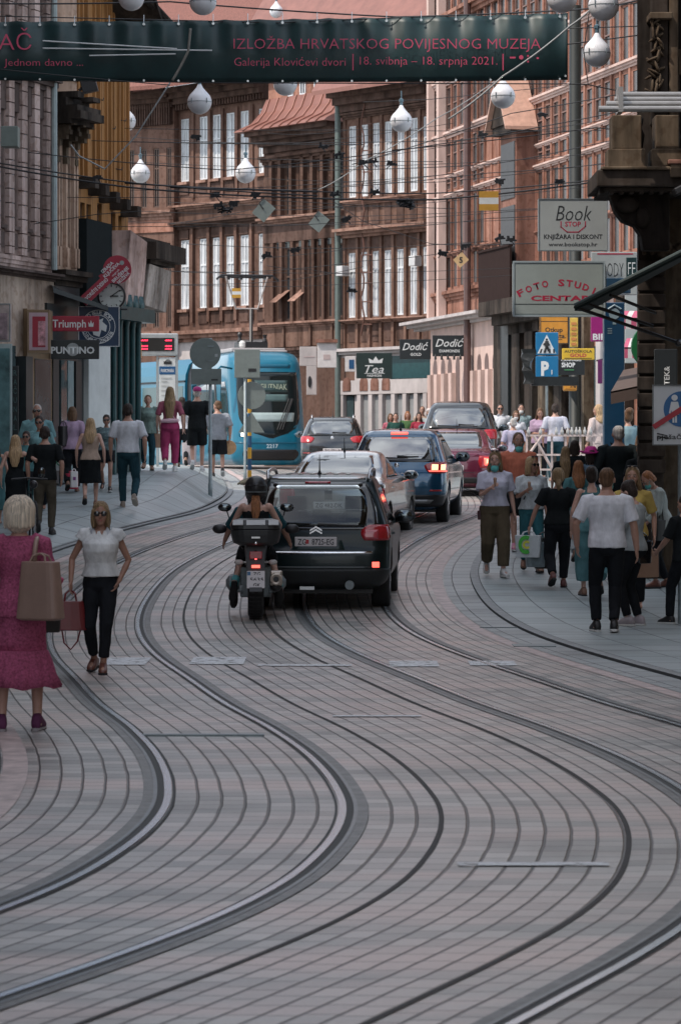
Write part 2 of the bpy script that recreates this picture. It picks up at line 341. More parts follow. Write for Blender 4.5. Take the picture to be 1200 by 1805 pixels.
# ---------------------------------------------------------------- buildings
class Fac:
    "one street front: a vertical plane between two picture columns at two distances"
    def __init__(s, name, label, pxL, YL, pxR, YR, cat='building'):
        s.a = V(((pxL-600)/F*YL, YL, 0)); s.b = V(((pxR-600)/F*YR, YR, 0)); s.u = (s.b-s.a).normalized()
        s.n = V((s.u.y, -s.u.x, 0))
        if s.n.dot(-s.a) < 0: s.n = -s.n
        s.w = (s.b-s.a).length; s.px = (pxL, pxR)
        m = (s.a+s.b)/2; s.t = T(name, label, cat, (m.x, m.y, gz(m.x, m.y)-.1)); s.g = s.t.location.z
    def U(s, px):
        k = (px-600)/F   # a.x+u*ux = k*(a.y+u*uy)
        return (k*s.a.y - s.a.x) / (s.u.x - k*s.u.y)
    def Yp(s, px): return s.a.y + s.U(px)*s.u.y
    def Z(s, px, py): return CZ - (py-HZ)/F*s.Yp(px)
    def pt(s, u, z, o=0): q = s.a + s.u*u + s.n*o; return V((q.x, q.y, z))
    def bx(s, b, u0, u1, z0, z1, o0, o1):
        c = s.pt((u0+u1)/2, (z0+z1)/2, (o0+o1)/2)
        return b.obox(c, s.u*(u1-u0)/2, s.n*(o1-o0)/2, V((0, 0, (z1-z0)/2)))
    def wall(s, ops, u0, u1, z0, z1, m, depth=.13, back=7, name='wall'):
        b = B(); us = sorted({u0, u1} | {o[0] for o in ops} | {o[1] for o in ops}); zs = sorted({z0, z1} | {o[2] for o in ops} | {o[3] for o in ops})
        for i in range(len(us)-1):
            for j in range(len(zs)-1):
                cu, cz = (us[i]+us[i+1])/2, (zs[j]+zs[j+1])/2
                if any(o[0] < cu < o[1] and o[2] < cz < o[3] for o in ops): continue
                b.add([s.pt(us[i], zs[j]), s.pt(us[i+1], zs[j]), s.pt(us[i+1], zs[j+1]), s.pt(us[i], zs[j+1])], [(0, 1, 2, 3)])
        for a0, a1, c0, c1 in ops:
            q = [(a0, c0), (a1, c0), (a1, c1), (a0, c1)]
            for k in range(4):
                p, r = q[k], q[(k+1) % 4]
                b.add([s.pt(*p), s.pt(*r), s.pt(*r, -depth), s.pt(*p, -depth)], [(0, 1, 2, 3)])
        s.bx(b, u0+.002, u1-.002, z0, z1, -back, -depth-.02)
        for e in (u0, u1): b.add([s.pt(e, z0), s.pt(e, z1), s.pt(e, z1, -depth-.03), s.pt(e, z0, -depth-.03)], [(0, 1, 2, 3)])
        return b.build(name, m, s.t)
    def window(s, u0, u1, z0, z1, fm, pm, cols=2, trans=.66, d=-.06, fw=.05, split=0):
        f = B(); zt = z0+(z1-z0)*trans
        for a, b_ in ((u0, u0+fw), (u1-fw, u1)): s.bx(f, a, b_, z0, z1, d-.05, d+.03)
        for a, b_ in ((z0, z0+fw), (z1-fw, z1), (zt-fw*.6, zt+fw*.6)): s.bx(f, u0+fw, u1-fw, a, b_, d-.05, d+.031)
        for c in range(1, cols):
            uc = u0+(u1-u0)*c/cols; s.bx(f, uc-fw*.4, uc+fw*.4, z0+fw, zt-fw*.6, d-.05, d+.028); s.bx(f, uc-fw*.4, uc+fw*.4, zt+fw*.6, z1-fw, d-.05, d+.028)
        w = f.build('window', fm, s.t)
        g = B(); s.bx(g, u0+fw*.5, u1-fw*.5, z0+fw*.5, z1-fw*.5, d-.04, d-.012); g.build('pane', pm, w)
        return w
    def each(s, name, m, *boxes):
        for q in boxes: b = B(); s.bx(b, *q); b.build(name, m, s.t)
    def ledge(s, z, h, out, m, u0=None, u1=None, name='cornice', steps=3):
        u0 = -.02 if u0 is None else u0; u1 = s.w+.02 if u1 is None else u1; b = B()
        for k in range(steps): s.bx(b, u0, u1, z-h*(k+1)/steps, z-h*k/steps, -.01, out*(steps-k)/steps)
        return b.build(name, m, s.t)
    def roof(s, z, rise, run, m, u0=None, u1=None, over=.4):
        u0 = -.3 if u0 is None else u0; u1 = s.w+.3 if u1 is None else u1; b = B()
        b.prism([(u0, 0), (u1, 0), (u1, 1), (u0, 1)], 0, 1, lambda x, t, k: s.pt(x, z + rise*t - .15*k, over - (run+over)*t))
        return b.build('roof', m, s.t)
WF = mat('white_window_frame', (.62, .64, .66), .5, 0, .1)
CURTSKY = mat('curtain_sky_pane', (.52, .54, .56), .2, 0, .45, 3, 0, spec=.8, st=(3, 3, .3))  # pale pane colour holds sky reflection as well as curtain white
DPANE = mat('dark_pane', (.035, .04, .045), .06, 0, .3, 2, 0, spec=.8)
BROWNF = mat('brown_window_frame', (.10, .06, .045), .55, 0, .2)
def stucco(n, c, v=.2):
    if n in MC: return MC[n]
    m = mat(n, c, .88, 0, v*1.5, 1.3, .35, st=(1.6, 1.6, .3), spec=.2); t = m.node_tree; b = t.nodes['Principled BSDF']; src = b.inputs['Base Color'].links[0].from_socket
    tc = t.nodes.new('ShaderNodeTexCoord'); mul = src
    for sc_, st, lo, hi, dk in ((1.0, (2.6, 2.6, .14), .50, .70, .42), (.9, (.5, .5, .5), .48, .66, .70), (7, (1, 1, 1), .52, .62, .80)):   # soot runs, damp patches, chips
        mp = t.nodes.new('ShaderNodeMapping'); mp.inputs['Scale'].default_value = st; nz = t.nodes.new('ShaderNodeTexNoise'); nz.inputs['Scale'].default_value = sc_; nz.inputs['Detail'].default_value = 7
        rg = t.nodes.new('ShaderNodeMapRange'); rg.inputs[1].default_value = lo; rg.inputs[2].default_value = hi; mx = t.nodes.new('ShaderNodeMixRGB'); mx.blend_type = 'MULTIPLY'; mx.inputs[2].default_value = (dk, dk*.94, dk*.9, 1)
        t.links.new(tc.outputs['Object'], mp.inputs[0]); t.links.new(mp.outputs[0], nz.inputs['Vector']); t.links.new(nz.outputs['Fac'], rg.inputs[0]); t.links.new(rg.outputs[0], mx.inputs[0]); t.links.new(mul, mx.inputs[1]); mul = mx.outputs[0]
    t.links.new(mul, b.inputs['Base Color']); return m
BR1 = stucco('brown_stucco', (.165, .098, .076)); BR1D = stucco('brown_stucco_trim', (.095, .058, .046)); BR1L = stucco('pale_brown_trim', (.30, .18, .14))
BR2 = stucco('umber_stucco', (.115, .068, .052)); BR2D = stucco('umber_trim', (.11, .068, .055)); BR3 = stucco('russet_stucco', (.175, .105, .08)); BR3D = stucco('russet_trim', (.11, .068, .054))
PKS = stucco('salmon_stucco', (.33, .17, .125)); PKD = stucco('salmon_trim', (.24, .125, .095)); PKL = mat('pale_salmon_base', (.58, .43, .38), .85, 0, .2, 2, .2, spec=.2, st=(1, 1, .4))
GRYW = mat('pale_shopfront', (.46, .42, .41), .8, 0, .2, 2, .2, spec=.2, st=(1, 1, .4)); SOOT = stucco('sooty_stone', (.045, .036, .030), .6); SOOTL = stucco('pale_sooty_stone', (.115, .088, .062), .6)
TILE = mat('clay_roof_tile', (.17, .068, .052), .8, 0, .45, 22, .6, st=(1, 1, .6)); SHEET = mat('red_sheet_roof', (.24, .105, .08), .45, .2, .2, 2)
DARKF = mat('black_shopfront', (.018, .022, .024), .35, 0, .2); TEALF = mat('teal_shopfront', (.012, .055, .06), .35, 0, .25)
SHOPGL = mat('shop_glass', (.05, .075, .08), .06, 0, .5, .9, 0, spec=.7)
def colz(f, ref, rows): return [(f.Z(ref, b), f.Z(ref, a)) for a, b in rows]
# -- far left wing and white-windowed middle house behind the tram
def house_wing():
    f = Fac('wing_house', 'narrow brown house wing with deep eaves beside the taller brown house behind the tram', 140, 122, 307, 119.5)
    z = lambda y: f.Z(270, y); ws = [(232, 10), (254, 10), (276, 10), (298, 9)]
    ops = []
    for c, w in ws:
        for a, b_ in ((262, 366), (450, 578)): ops.append((f.U(c-w/2), f.U(c+w/2), z(b_), z(a)))
    f.wall(ops, 0, f.w, f.g, z(168), BR1)
    for o in ops: f.window(*o, BROWNF, DPANE, 2)
    f.ledge(z(372), .35, .3, BR1L); f.ledge(z(585), .45, .35, BR1L); f.ledge(z(160), .7, .75, BR1D, steps=4)
    d = B()
    for i in range(40): f.bx(d, f.w*i/40, f.w*i/40+.06, z(222), z(178), 0, .22)
    d.build('dentils', BR2D, f.t); f.each('frieze', PKS, (0, f.w, z(382), z(374), .0, .12), (0, f.w, z(410), z(388), 0, .06))
    f.roof(z(160), 9, 9, TILE, over=1.5)
house_wing()
def house_middle():
    f = Fac('apartment_house', 'brown house with two rows of tall white windows behind the tram pantograph', 306, 120, 472, 115.6)
    z = lambda y: f.Z(390, y); cs = [326, 359, 382, 406, 431, 463]; ops = []
    for c in cs:
        for a, b_ in ((201, 313), (418, 541)): ops.append((f.U(c-7.2), f.U(c+7.2), z(b_), z(a)))
    f.wall(ops, 0, f.w, f.g, z(150), BR1)
    for o in ops: f.window(*o, WF, CURTSKY, 2, .62)
    for c in cs:
        f.each('window_sill', BR1L, (f.U(c-8.5), f.U(c+8.5), z(319), z(314), 0, .16), (f.U(c-8.5), f.U(c+8.5), z(547), z(542), 0, .16))
        f.each('window_panel', BR2D, (f.U(c-8), f.U(c+8), z(337), z(321), 0, .05), (f.U(c-8), f.U(c+8), z(569), z(549), 0, .05), (f.U(c-8), f.U(c+8), z(416), z(396), 0, .05))
    for c in (312, 342, 371, 394, 419, 446, 470):
        f.each('pilaster', BR1, (f.U(c-2.2), f.U(c+2.2), z(566), z(390), -.01, .13), (f.U(c-2.2), f.U(c+2.2), z(345), z(192), -.01, .08))
    f.ledge(z(356), .22, .35, BR1L); f.ledge(z(386), .28, .42, BR1D); f.ledge(z(581), .42, .5, BR1L); f.ledge(z(148), .8, .9, BR1D, steps=4)
    b = B(); f.bx(b, 0, f.w, z(385), z(362), 0, .1); b.build('frieze', BR2, f.t)
    d = B()
    for i in range(34): f.bx(d, f.w*i/34, f.w*i/34+.07, z(186), z(164), 0, .3)
    d.build('dentils', BR2D, f.t)
    b = B(); f.bx(b, 0, f.w, f.g, z(594), .0, .06); b.build('shop_band', GRYW, f.t)
    f.roof(z(148), 13, 10, TILE, over=1.7)
    g = B(); g.tube([f.pt(.1, f.g, .2), f.pt(.1, z(160), .2)], .09); g.build('drainpipe', GREYM, f.t)
house_middle()
def house_mansard():
    f = Fac('mansard_house', 'dark brown house under a flared sheet metal mansard roof with arched windows', 466, 114, 611, 110)
    z = lambda y: f.Z(540, y); cs = [(492, 8), (507, 8), (531, 8), (547, 8), (565, 8), (582, 9), (601, 9)]; ops = []
    for c, w in cs: ops.append((f.U(c-w/2), f.U(c+w/2), z(377), z(272)))
    for c, w in cs: ops.append((f.U(c-w/2), f.U(c+w/2), z(562), z(434)))
    f.wall(ops, 0, f.w, f.g, z(232), BR2)
    for o in ops: f.window(*o, BROWNF, DPANE, 1, .6)
    for c, w in cs:
        b = B(); u0, u1 = f.U(c-w/2), f.U(c+w/2)
        b.prism([(u0+(u1-u0)*(.5-.5*math.cos(math.pi*k/8)), z(434)+(u1-u0)*1.5*math.sin(math.pi*k/8)) for k in range(9)], .004, .012, lambda x, q, o: f.pt(x, q, o)); b.build('arch_head', DPANE, f.t)
    for c in (484, 499.5, 519, 539, 556, 574, 592): 
        f.each('pilaster', BR2, (f.U(c-2.5), f.U(c+2.5), z(378), z(270), -.01, .2), (f.U(c-2.5), f.U(c+2.5), z(565), z(424), -.01, .14))
    for y, h, o, m in ((268, .3, .3, BR2), (379, .25, .4, BR1L), (566, .22, .3, BR1L), (612, .3, .2, BR2D), (226, .5, .9, BR2D)): f.ledge(z(y), h, o, m)
    f.each('frieze', BR2D, (0, f.w, z(423), z(386), 0, .07), (0, f.w, z(262), z(240), 0, .07))
    b = B(); f.bx(b, 0, f.w, z(610), z(570), 0, .08)
    for c in (505, 552, 590): f.bx(b, f.U(c-1.5), f.U(c+1.5), z(610), z(566), .08, .16)
    b.build('base_band', BR3, f.t)
    prof = [(1.15, 0), (1.0, .12), (.5, .35), (.15, .75), (-.05, 1.25)]   # flared skirt of the mansard
    b = B(); b.prism([(-.3, 0), (f.w+.1, 0), (f.w+.1, 1), (-.3, 1)], 0, .05, lambda x, t, k: f.pt(x, z(226)+.02+prof[int(round(t*4))][1], prof[int(round(t*4))][0]-k))
    b = B(); vs = []
    for k, (o, dz) in enumerate(prof):
        vs += [f.pt(-.35+.1*k, z(226)+dz, o), f.pt(f.w+.2-.02*k, z(226)+dz, o)]
    vs += [f.pt(0, z(226)+1.25, -2), f.pt(f.w, z(226)+1.25, -2), f.pt(-.3, z(226)-.02, -2), f.pt(f.w+.1, z(226)-.02, -2)]
    b.add(vs, [(2*k, 2*k+1, 2*k+3, 2*k+2) for k in range(4)] + [(8, 9, 11, 10), (10, 11, 13, 12), (12, 13, 1, 0), (0, 2, 4, 6, 8, 10, 12), (1, 3, 5, 7, 9, 11, 13)])
    for i in range(9):
        u = f.w*(i+.5)/9; pts = [f.pt(u, z(226)+dz+.02, o+.02) for o, dz in prof]; b.tube(pts, .025, 5)
    b.build('roof_skirt', SHEET, f.t)
    b = B(); f.bx(b, .1, f.w, z(226)+1.25, z(110), -2, -.12); b.build('attic_wall', PKS, f.t)
    for c in (508, 530, 555, 580): f.window(f.U(c-5), f.U(c+5), z(165), z(118), WF, DPANE, 2, .6, d=-.1)
    f.roof(z(112), 14, 9, SHEET, u0=-2.5, over=.3)
    
    for c in (503, 535): B().obox(f.pt(f.U(c), z(520), .25), f.u*.22, f.n*.3+V((0, 0, -.22)), V((0, 0, .012))).build('window_awning', BR1L, f.t)
house_mansard()
def house_white_windows():
    f = Fac('pilaster_house', 'russet house with pale windows between thin pilasters above the dark fashion shop sign', 607, 107, 768, 103.2)
    z = lambda y: f.Z(690, y); cs = [621, 643, 663, 684, 706, 729, 752]; ops = []
    for c in cs:
        ops.append((f.U(c-6.5), f.U(c+6.5), z(341), z(213))); ops.append((f.U(c-7), f.U(c+7), z(556), z(440)))
    f.wall(ops, 0, f.w, f.g, z(170), BR3)
    for o in ops: f.window(*o, WF, CURTSKY, 2, .72)
    for c in (609, 632, 653, 673.5, 695, 717, 740.5, 762):
        f.each('pilaster', BR3, (f.U(c-2.2), f.U(c+2.2), z(612), z(405), -.01, .10), (f.U(c-2.2), f.U(c+2.2), z(350), z(196), -.01, .07))
    for c in cs:
        f.each('window_panel', BR2D, (f.U(c-6), f.U(c+6), z(600), z(568), 0, .03), (f.U(c-6), f.U(c+6), z(434), z(408), 0, .03), (f.U(c-6), f.U(c+6), z(392), z(356), 0, .03))
    for y, h, o, m in ((347, .16, .25, BR1L), (398, .3, .55, BR1L), (560, .14, .3, BR1L), (612, .3, .45, GRYW), (152, .7, .8, BR2D), (190, .2, .25, BR3D)): f.ledge(z(y), h, o, m)
    b = B(); f.bx(b, f.U(627), f.U(702), f.g, z(640), .0, .05); b.build('shop_front', GRYW, f.t)
    for i, c in enumerate((609, 640, 660, 678, 700, 720, 740, 756)):
        b = B(); f.bx(b, f.U(c-3.2), f.U(c+3.2), f.g, z(694), .05, .2); b.build('shop_column', GRYW, f.t)
    for c in (620, 650, 669, 689, 710, 731, 748):
        b = B(); f.bx(b, f.U(c-6), f.U(c+6), f.g, z(696), .05, .07); b.build('shop_window', SHOPGL if c < 640 else mat('grey_shutter', (.27, .28, .285), .5, 0, .12), f.t)
        if c < 700:
            b = B(); u0, u1 = f.U(c-7), f.U(c+7); b.prism([(u0, z(688))] + [(u0+(u1-u0)*(.5-.5*math.cos(math.pi*k/8)), z(674)+.2*math.sin(math.pi*k/8)) for k in range(9)] + [(u1, z(688))], .21, .235, lambda x, q, o: f.pt(x, q, o)); b.build('arch_panel', PKD, f.t)
    b = B(); f.bx(b, f.U(690), f.U(765), z(668), z(622), .06, .12); b.build('fascia', TEALF, f.t); f.each('arcade_lintel', GRYW, (f.U(607), f.U(766), z(694), z(669), .05, .215))
    f.roof(z(152), 16, 10, SHEET, over=1.2)
    g = B(); g.tube([f.pt(-.05, f.g, .25), f.pt(-.05, z(150), .25)], .10); g.build('drainpipe', mat('green_drainpipe', (.10, .13, .12), .6), f.t)
    for c, y in ((617, 473), (745, 465)):
        b = B(); f.bx(b, f.U(c-5), f.U(c+6), z(y+9), z(y-9), .2, .5); q = b.build('air_conditioner', mat('ac_white', (.5, .5, .5), .5), None, bevel=.02); tag(q, 'pale air conditioner box on the russet house facade beside its ' + ('left edge' if c < 700 else 'last window'), 'air conditioner')
    l = B(); pts = [f.pt(f.U(652+3*math.sin(k*1.7)), z(165+k*17), .32) for k in range(26)]; l.tube(pts, .03, 6)
    for y in (215, 262, 300, 395, 447, 478, 497, 530, 570): l.tube([f.pt(f.U(652), z(y), .31), f.pt(f.U(668), z(y+1), .31)], .022, 6)
    l.tube([f.pt(f.U(668), z(440), .3), f.pt(f.U(668), z(545), .3)], .022, 6)
    tag(l.build('rusty_ladder', mat('rust', (.12, .055, .04), .8)), 'thin crooked rusty ladder rail climbing the russet house front', 'ladder')
house_white_windows()
def house_salmon():
    f = Fac('department_building', 'long sunlit salmon facade with dense rows of narrow windows along the right side', 764, 101, 1180, 78)
    z = lambda y: f.Z(800, y)
    rows = [(-80, 20), (38, 128), (150, 226), (248, 302), (312, 332), (352, 440), (450, 505)]
    cs = []; u = .35; bay = f.w/30
    ops = []
    for i in range(30):
        u0 = bay*(i+.2); u1 = bay*(i+.83)
        for k, (a, b_) in enumerate(rows):
            if k in (0,) and i > 20: continue
            if 8 <= i <= 14 and k >= 3: continue
            ops.append((u0, u1, z(b_), z(a)))
    f.wall(ops, 0, f.w, f.g, z(-140), PKS, depth=.05)
    gb = B()
    SF = mat('salmon_window_frame', (.20, .12, .10), .6); PP = mat('mixed_pane', (.05, .045, .045), .25, 0, .9, .8, 0, spec=.35)
    cnt = 0
    for o in sorted(ops, key=lambda o: -o[2]):
        if cnt < 96 and o[0] < f.U(1075): f.window(*o, SF, PP, 1, .6, d=-.012, fw=.03); cnt += 1
        else: f.bx(gb, o[0], o[1], o[2], o[3], -.04, -.02)
    gb.build('window', PP, f.t)['kind'] = 'stuff'
    for i in range(31): f.each('pilaster', PKS, (bay*(i-.08), bay*(i+.10), z(505), z(-140), -.01, .05))
    f.each('corner_shaft', PKL, (bay*1.9, bay*2.25, z(560), z(-140), .05, .3), (bay*.1, bay*.4, z(560), z(-140), .05, .26))
    b = B(); b.tube([f.pt(bay*6.7, f.g, .3), f.pt(bay*6.7, z(-140), .3)], .11); b.build('drainpipe', mat('brown_pipe', (.10, .055, .05), .5), f.t)
    for y, h, o, m in ((22, .35, .3, PKS), (134, .22, .16, PKL), (230, .2, .16, PKL), (306, .12, .1, PKL), (340, .14, .14, PKL), (445, .12, .1, PKD), (512, .3, .2, PKS)): f.ledge(z(y), h, o, m)
    b = B(); f.bx(b, -.05, f.U(890), f.g, z(562), .01, .1); b.build('ground_floor_wall', PKL, f.t)
    f.ledge(z(560), .28, .75, GRYW, f.U(742), f.U(880))
    for c in (772, 786, 798, 812, 836, 850, 863, 877):
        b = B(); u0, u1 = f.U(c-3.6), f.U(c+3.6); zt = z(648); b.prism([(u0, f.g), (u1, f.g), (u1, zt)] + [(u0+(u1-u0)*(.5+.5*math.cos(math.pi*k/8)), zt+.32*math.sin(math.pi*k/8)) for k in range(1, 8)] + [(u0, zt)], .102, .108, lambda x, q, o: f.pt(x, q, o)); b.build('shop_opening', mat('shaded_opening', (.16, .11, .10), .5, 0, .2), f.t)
    for c in (768, 779, 792, 805, 829, 843, 857, 870, 884):
        b = B(); f.bx(b, f.U(c-2.6), f.U(c+2.6), f.g, z(658), .1, .24); b.build('shop_pier', PKL, f.t)
    for c, m in ((893, SOOT), (905, DARKF), (925, SOOT), (948, SOOT), (972, SOOTL), (1000, SOOT), (1040, SOOTL), (1075, GRYW), (1110, SOOT)):
        b = B(); f.bx(b, f.U(c-7), f.U(c+7), f.g, z(566), .02, .3); b.build('shop_pier', m, f.t)
    for c in (914, 936, 960, 986, 1020, 1058, 1092):
        b = B(); f.bx(b, f.U(c-8), f.U(c+9), f.g, z(640), .03, .06); b.build('shop_window', SHOPGL, f.t)
    # projecting bay with gable and dark balcony
    o0, o1 = .05, .62; ua, ub = f.U(918), f.U(946); b = B(); f.bx(b, ua, ub, z(545), z(285), o0, o1); bay_o = b.build('oriel', PKD, f.t)
    b = B(); f.bx(b, ua-.18, ub+.15, z(285), z(272), o0, o1+.2); b.build('oriel_cornice', SOOT, bay_o)
    b = B(); b.prism([(ua-.25, z(272)), (ub+.1, z(272)), ((ua+ub)/2, z(200))], o0, o1+.25, lambda x, q, o: f.pt(x, q, o)); b.build('gable', SOOT, bay_o)
    b = B()
    for s_, e in ((ua-.38, -1), (ub+.25, 1)):
        m = (ua+ub)/2; b.add([f.pt(s_, z(278), o0), f.pt(s_, z(278), o1+.4), f.pt(m, z(192), o1+.4), f.pt(m, z(192), o0), f.pt(s_, z(278)-.1, o0), f.pt(s_, z(278)-.1, o1+.4), f.pt(m, z(192)-.1, o1+.4), f.pt(m, z(192)-.1, o0)],
            [(0,1,2,3), (4,5,6,7), (0,1,5,4), (1,2,6,5), (2,3,7,6), (0,3,7,4)])
    b.build('gable_roof', mat('gable_sheet', (.48, .29, .22), .5, 0, .2), bay_o)
    wv = B()
    for yy0, yy1 in ((390, 300), (520, 402)): f.bx(wv, ua+.1, ub-.1, z(yy0), z(yy1), o1+.0, o1+.03)
    # the bay's left cheek faces the camera
    cu = ua-.012
    for yy0, yy1 in ((385, 300), (515, 402)): wv.obox(f.pt(cu, (z(yy0)+z(yy1))/2, (o0+o1)/2), f.u*.012, f.n*(o1-o0)*.42, V((0, 0, (z(yy1)-z(yy0))/2)))
    wv.build('oriel_glass', mat('dim_pane', (.035, .035, .038), .35, 0, .3, spec=.25), bay_o)
    wv = B()
    for k in (.12, .36, .62, .86):
        for yy0, yy1 in ((385, 300), (515, 402)): wv.obox(f.pt(cu-.02, (z(yy0)+z(yy1))/2, o0+(o1-o0)*k), f.u*.012, f.n*.035, V((0, 0, (z(yy1)-z(yy0))/2)))
    wv.build('oriel_mullion', mat('green_mullion', (.42, .46, .45), .5), bay_o)
    b = B(); f.bx(b, f.U(897), f.U(1000), z(575), z(552), o0, .95); f.bx(b, f.U(900), f.U(1000), z(590), z(575), o0, .6); f.bx(b, f.U(905), f.U(1000), z(606), z(590), o0, .3); b.build('balcony_slab', SOOT, f.t)
    b = B(); u0, u1, q0, q1 = f.U(893), f.U(950), z(552), z(470)
    f.bx(b, u0, u1, q0, q1, .82, .88); f.bx(b, u0, u0+.06, q0, q1, .1, .82); f.bx(b, u0-.02, u1, q1, q1+.07, .78, .92)
    for k in range(6): f.bx(b, u0-.025, u0, q0+(q1-q0)*k/6, q0+(q1-q0)*(k+.55)/6, .1, .86)
    b.build('balcony_parapet', mat('dark_iron', (.030, .018, .016), .9, spec=.1), f.t)
house_salmon()
# -- near left: banded grey-pink house, bay house, timber-clad wall, shops
def house_left():
    f = Fac('banded_house', 'grey-pink house with banded pilasters and narrow windows at the left edge', -120, 56, 90, 61.3)
    z = lambda y: f.Z(45, y); cs = [-22, 3, 26, 48, 69.5]; ops = []
    for c in cs:
        ops.append((f.U(c-4.6), f.U(c+4.6), z(402), z(202))); ops.append((f.U(c-4.6), f.U(c+4.6), z(100), z(-60)))
    GP = stucco('grey_pink_stucco', (.44, .34, .31)); GPD = stucco('dark_grey_pink_trim', (.10, .075, .068))  # second colour is the darker trim for sills, panels, frieze and cornices
    f.wall(ops, 0, f.w, f.g, z(-120), stucco('dusky_plaster', (.24, .18, .16)), depth=.15)
    for o in ops: f.window(*o, mat('blue_grey_frame', (.34, .40, .43), .5), mat('blue_grey_pane', (.26, .33, .36), .1, 0, .3, 3, 0, spec=.7), 2, .62, d=-.1, fw=.022)
    for c in (-34, -10, 14, 37, 59, 80):
        b = B(); y = 140
        while y < 452:
            f.bx(b, f.U(c-4.6), f.U(c+4.6), z(min(y+23, 452)), z(y+.0)-.0, -.01, .09); y += 25
        y = -110
        while y < 118: f.bx(b, f.U(c-4.6), f.U(c+4.6), z(y+23), z(y), -.01, .09); y += 25
        b.build('banded_pilaster', GP, f.t)
    for c in cs:
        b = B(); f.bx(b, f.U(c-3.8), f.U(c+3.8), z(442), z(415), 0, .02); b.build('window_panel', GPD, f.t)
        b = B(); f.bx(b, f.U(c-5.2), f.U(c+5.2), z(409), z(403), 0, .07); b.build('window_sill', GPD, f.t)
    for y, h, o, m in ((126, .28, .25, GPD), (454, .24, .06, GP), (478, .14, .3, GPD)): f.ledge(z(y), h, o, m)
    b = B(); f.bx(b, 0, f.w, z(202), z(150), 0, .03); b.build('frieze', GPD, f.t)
    b = B(); f.bx(b, 0, f.w, f.g, z(488), 0, .07); b.build('ground_floor_wall', stucco('ochre_grey_render', (.42, .34, .28)), f.t)
    b = B(); f.bx(b, f.U(35), f.U(80), f.g, z(545), .08, .16); b.build('shop_frame', mat('bronze_frame', (.22, .15, .09), .4, .3), f.t)
    b = B(); f.bx(b, f.U(48), f.U(76), f.g+.4, z(632), .16, .175); b.build('shop_window', SHOPGL, f.t)
    b = B(); f.bx(b, f.U(21), f.U(33), f.g, z(630), .08, .3); b.build('shop_pier', DARKF, f.t)
    b = B(); f.bx(b, f.U(-60), f.U(19), f.g+.2, z(612), .08, .11); b.build('shop_window', SHOPGL, f.t)
    b = B(); b.tube([f.pt(f.U(84.5), z(470), .14), f.pt(f.U(84.5), z(-110), .14)], .06); b.build('drainpipe', mat('blue_grey_pipe', (.26, .31, .31), .5), f.t)
    f.roof(z(-120), 5, 8, TILE)
    # unseen wing added to shade the road, as if the row carried on
    b = B(); q = f.pt(0, 0, 0); b.box(q.x-9, q.x-.3, -14, q.y-.1, -.2, 22); b.build('shade_wing', BR1, f.t)
house_left()
def house_bay():
    f = Fac('bay_house', 'narrow brown house with a heavy scrolled bracket cornice next to the banded house', 89, 61.4, 136, 62.6)
    z = lambda y: f.Z(110, y); ops = [(f.U(c-3.4), f.U(c+3.4), z(436), z(275)) for c in (106, 121)]
    m = stucco('ochre_brown_stucco', (.42, .30, .23)); f.wall(ops, 0, f.w, f.g, z(-120), m, depth=.12)
    for o in ops: f.window(*o, mat('blue_grey_frame', (.34, .40, .43)), mat('blue_grey_pane', (.26, .33, .36)), 1, .6, d=-.09, fw=.025)
    for c in (95, 100, 113, 127, 132):
        f.each('pilaster', m, (f.U(c-1.4), f.U(c+1.4), z(470), z(436), -.01, .1), (f.U(c-1.2), f.U(c+1.2), z(436), z(250), -.01, .07))
    b = B()
    for k, (y0, y1, o) in enumerate(((176, 190, .30), (190, 200, .55), (200, 214, .62), (214, 222, .4))): f.bx(b, f.U(92), f.U(134), z(y1), z(y0), 0, o)
    f.bx(b, f.U(97), f.U(108), z(176), z(165), .02, .5); f.bx(b, f.U(120), f.U(133), z(178), z(170), .02, .55)
    b.build('bracket_cornice', SOOT, f.t)
    for c in (97, 113, 129):
        b = B(); pr = [(0, .45), (.02, .33), (.08, .36), (.14, .28), (.2, .14), (.28, .08), (.42, .10), (.5, .05)]
        for i in range(len(pr)-1): f.bx(b, f.U(c-2.2), f.U(c+2.2), z(222)-pr[i+1][0]*1.5, z(222)-pr[i][0]*1.5, 0, pr[i][1])
        b.build('scroll_bracket', SOOTL, f.t)
    f.ledge(z(478), .3, .35, SOOT); f.ledge(z(110), .3, .3, BR1D)
    b = B(); f.bx(b, 0, f.w, f.g, z(500), 0, .06); b.build('shop_front', DARKF, f.t)
    b = B(); f.bx(b, f.U(96), f.U(116), f.g, z(640), .06, .075); b.build('shop_window', SHOPGL, f.t)
house_bay()
